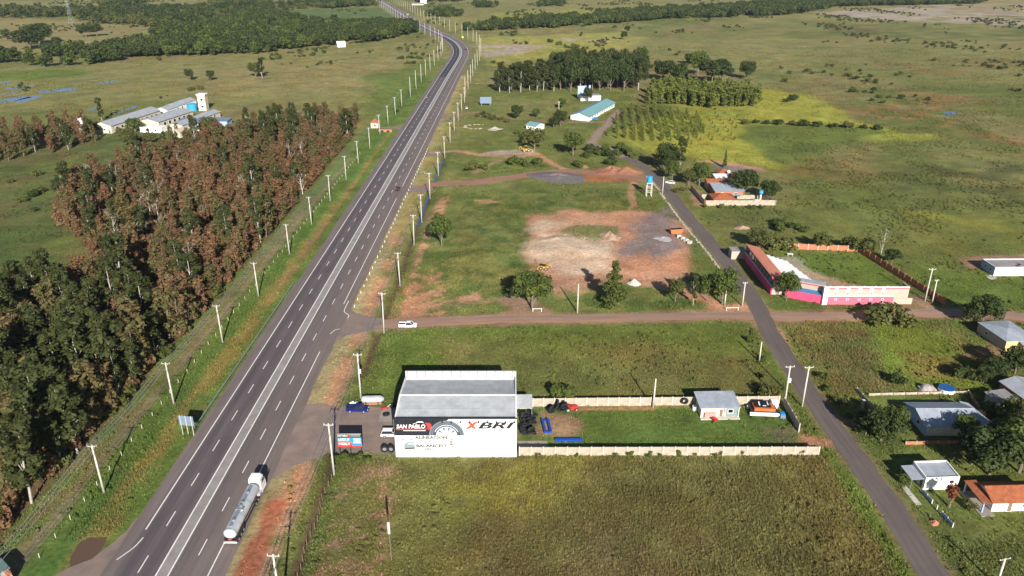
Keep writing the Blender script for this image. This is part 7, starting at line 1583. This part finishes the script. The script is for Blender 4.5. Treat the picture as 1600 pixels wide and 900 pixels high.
heap('gravel_pile', 'broad dark grey gravel pile beside the red track', *P(872, 277), 14, 11, 1.6, M['gravel_heap'], 1); heap('red_earth_pile', 'red earth mound behind the gravel yard, right half', *P(978, 268), 8, 8, 1.8, M['red_heap'], 2); heap('red_earth_pile', 'red earth mound behind the gravel yard, left half', *P(955, 267), 8.5, 8, 2.1, M['red_heap'], 3); heap('red_earth_pile', 'small red earth mound in the grass left of the big ones', *P(913, 261), 2.5, 3, .9, M['red_heap'], 4)
heap('sand_pile', 'pale sand bank on the sandy yard', *P(868, 376), 9, 6, 1.0, M['sand_heap'], 5); heap('rubble_pile', 'heap of rubble in the middle of the gravel yard', *P(952, 370), 4.0, 5.0, 2.0, M['rubble'], 6); heap('pale_gravel_pile', 'low pale gravel heap at the right of the yard', *P(1036, 373), 4.0, 3.0, .7, M['pale_heap'], 7); heap('rubble_pile', 'pale rubble heap behind the big conifer', *P(991, 444), 2.0, 2.0, 1.6, M['concrete'], 8); heap('brick_heap', 'little heap of orange bricks by the garden wall', 80.6, 116.2, 1.1, .9, .6, M['brick'], 9)
heap('rubble_pile', 'pale rubble in the grass left of the small teal house', *P(773, 202), 5, 4, 1.4, M['stone'], 10); heap('rubble_pile', 'rubble heap in the rough grass east of the street', *P(1160, 356), 3, 2.5, .8, M['rubble'], 11)
br = random.Random(9)
bo = thing('boulder_ring', 'oval of pale stones on the grass near the school path', 'stones', (*P(747, 198), 0))
for k in range(17):
    a = k*.2417+1.2; bo_ = MB().sphere((8*math.cos(a)+br.uniform(-1, 1), 6*math.sin(a)+br.uniform(-1, 1), .1), (br.uniform(.4, 1.3), br.uniform(.3, .7), .3), 7, 4).build('stone', M['stone'], bo)
def barrier(label, x, y, rz, hw):
    o = thing('gate_bar', label, 'barrier', (x, y, 0), rz)
    for a in (-hw, hw): MB().tube((a, 0, -.1), (a, 0, 1.1), .09, n=6).build('post', M['white'], o)
    MB().tube((-hw-.2, 0, 1.0), (hw+.2, 0, 1.0), .08, n=6).build('bar', M['white'], o)
barrier('white bar barrier beside the dirt road, left of the conifer', 7.6, 209.8, .05, 1.3); barrier('white bar barrier at the dirt road and street junction', 66.8, 210.6, .05, 1.8)

# ------------------------------------------------------------------ air between the camera and the far country
hz = MB().box((0, 1200, 55), (5200, 3000, 120)).build('haze', None or M['white']); hz.data.materials.clear()
hm = bpy.data.materials.new('haze_air'); hm.use_nodes = True; hn = hm.node_tree.nodes; hn.clear(); ho = hn.new('ShaderNodeOutputMaterial'); pv = hn.new('ShaderNodeVolumePrincipled'); pv.inputs['Color'].default_value = (.70, .84, 1.0, 1); pv.inputs['Density'].default_value = .000035; pv.inputs['Anisotropy'].default_value = .1
hm.node_tree.links.new(pv.outputs[0], ho.inputs['Volume']); hz.data.materials.append(hm); tag(hz, 'thin pale haze over the far country', 'haze', kind='stuff')
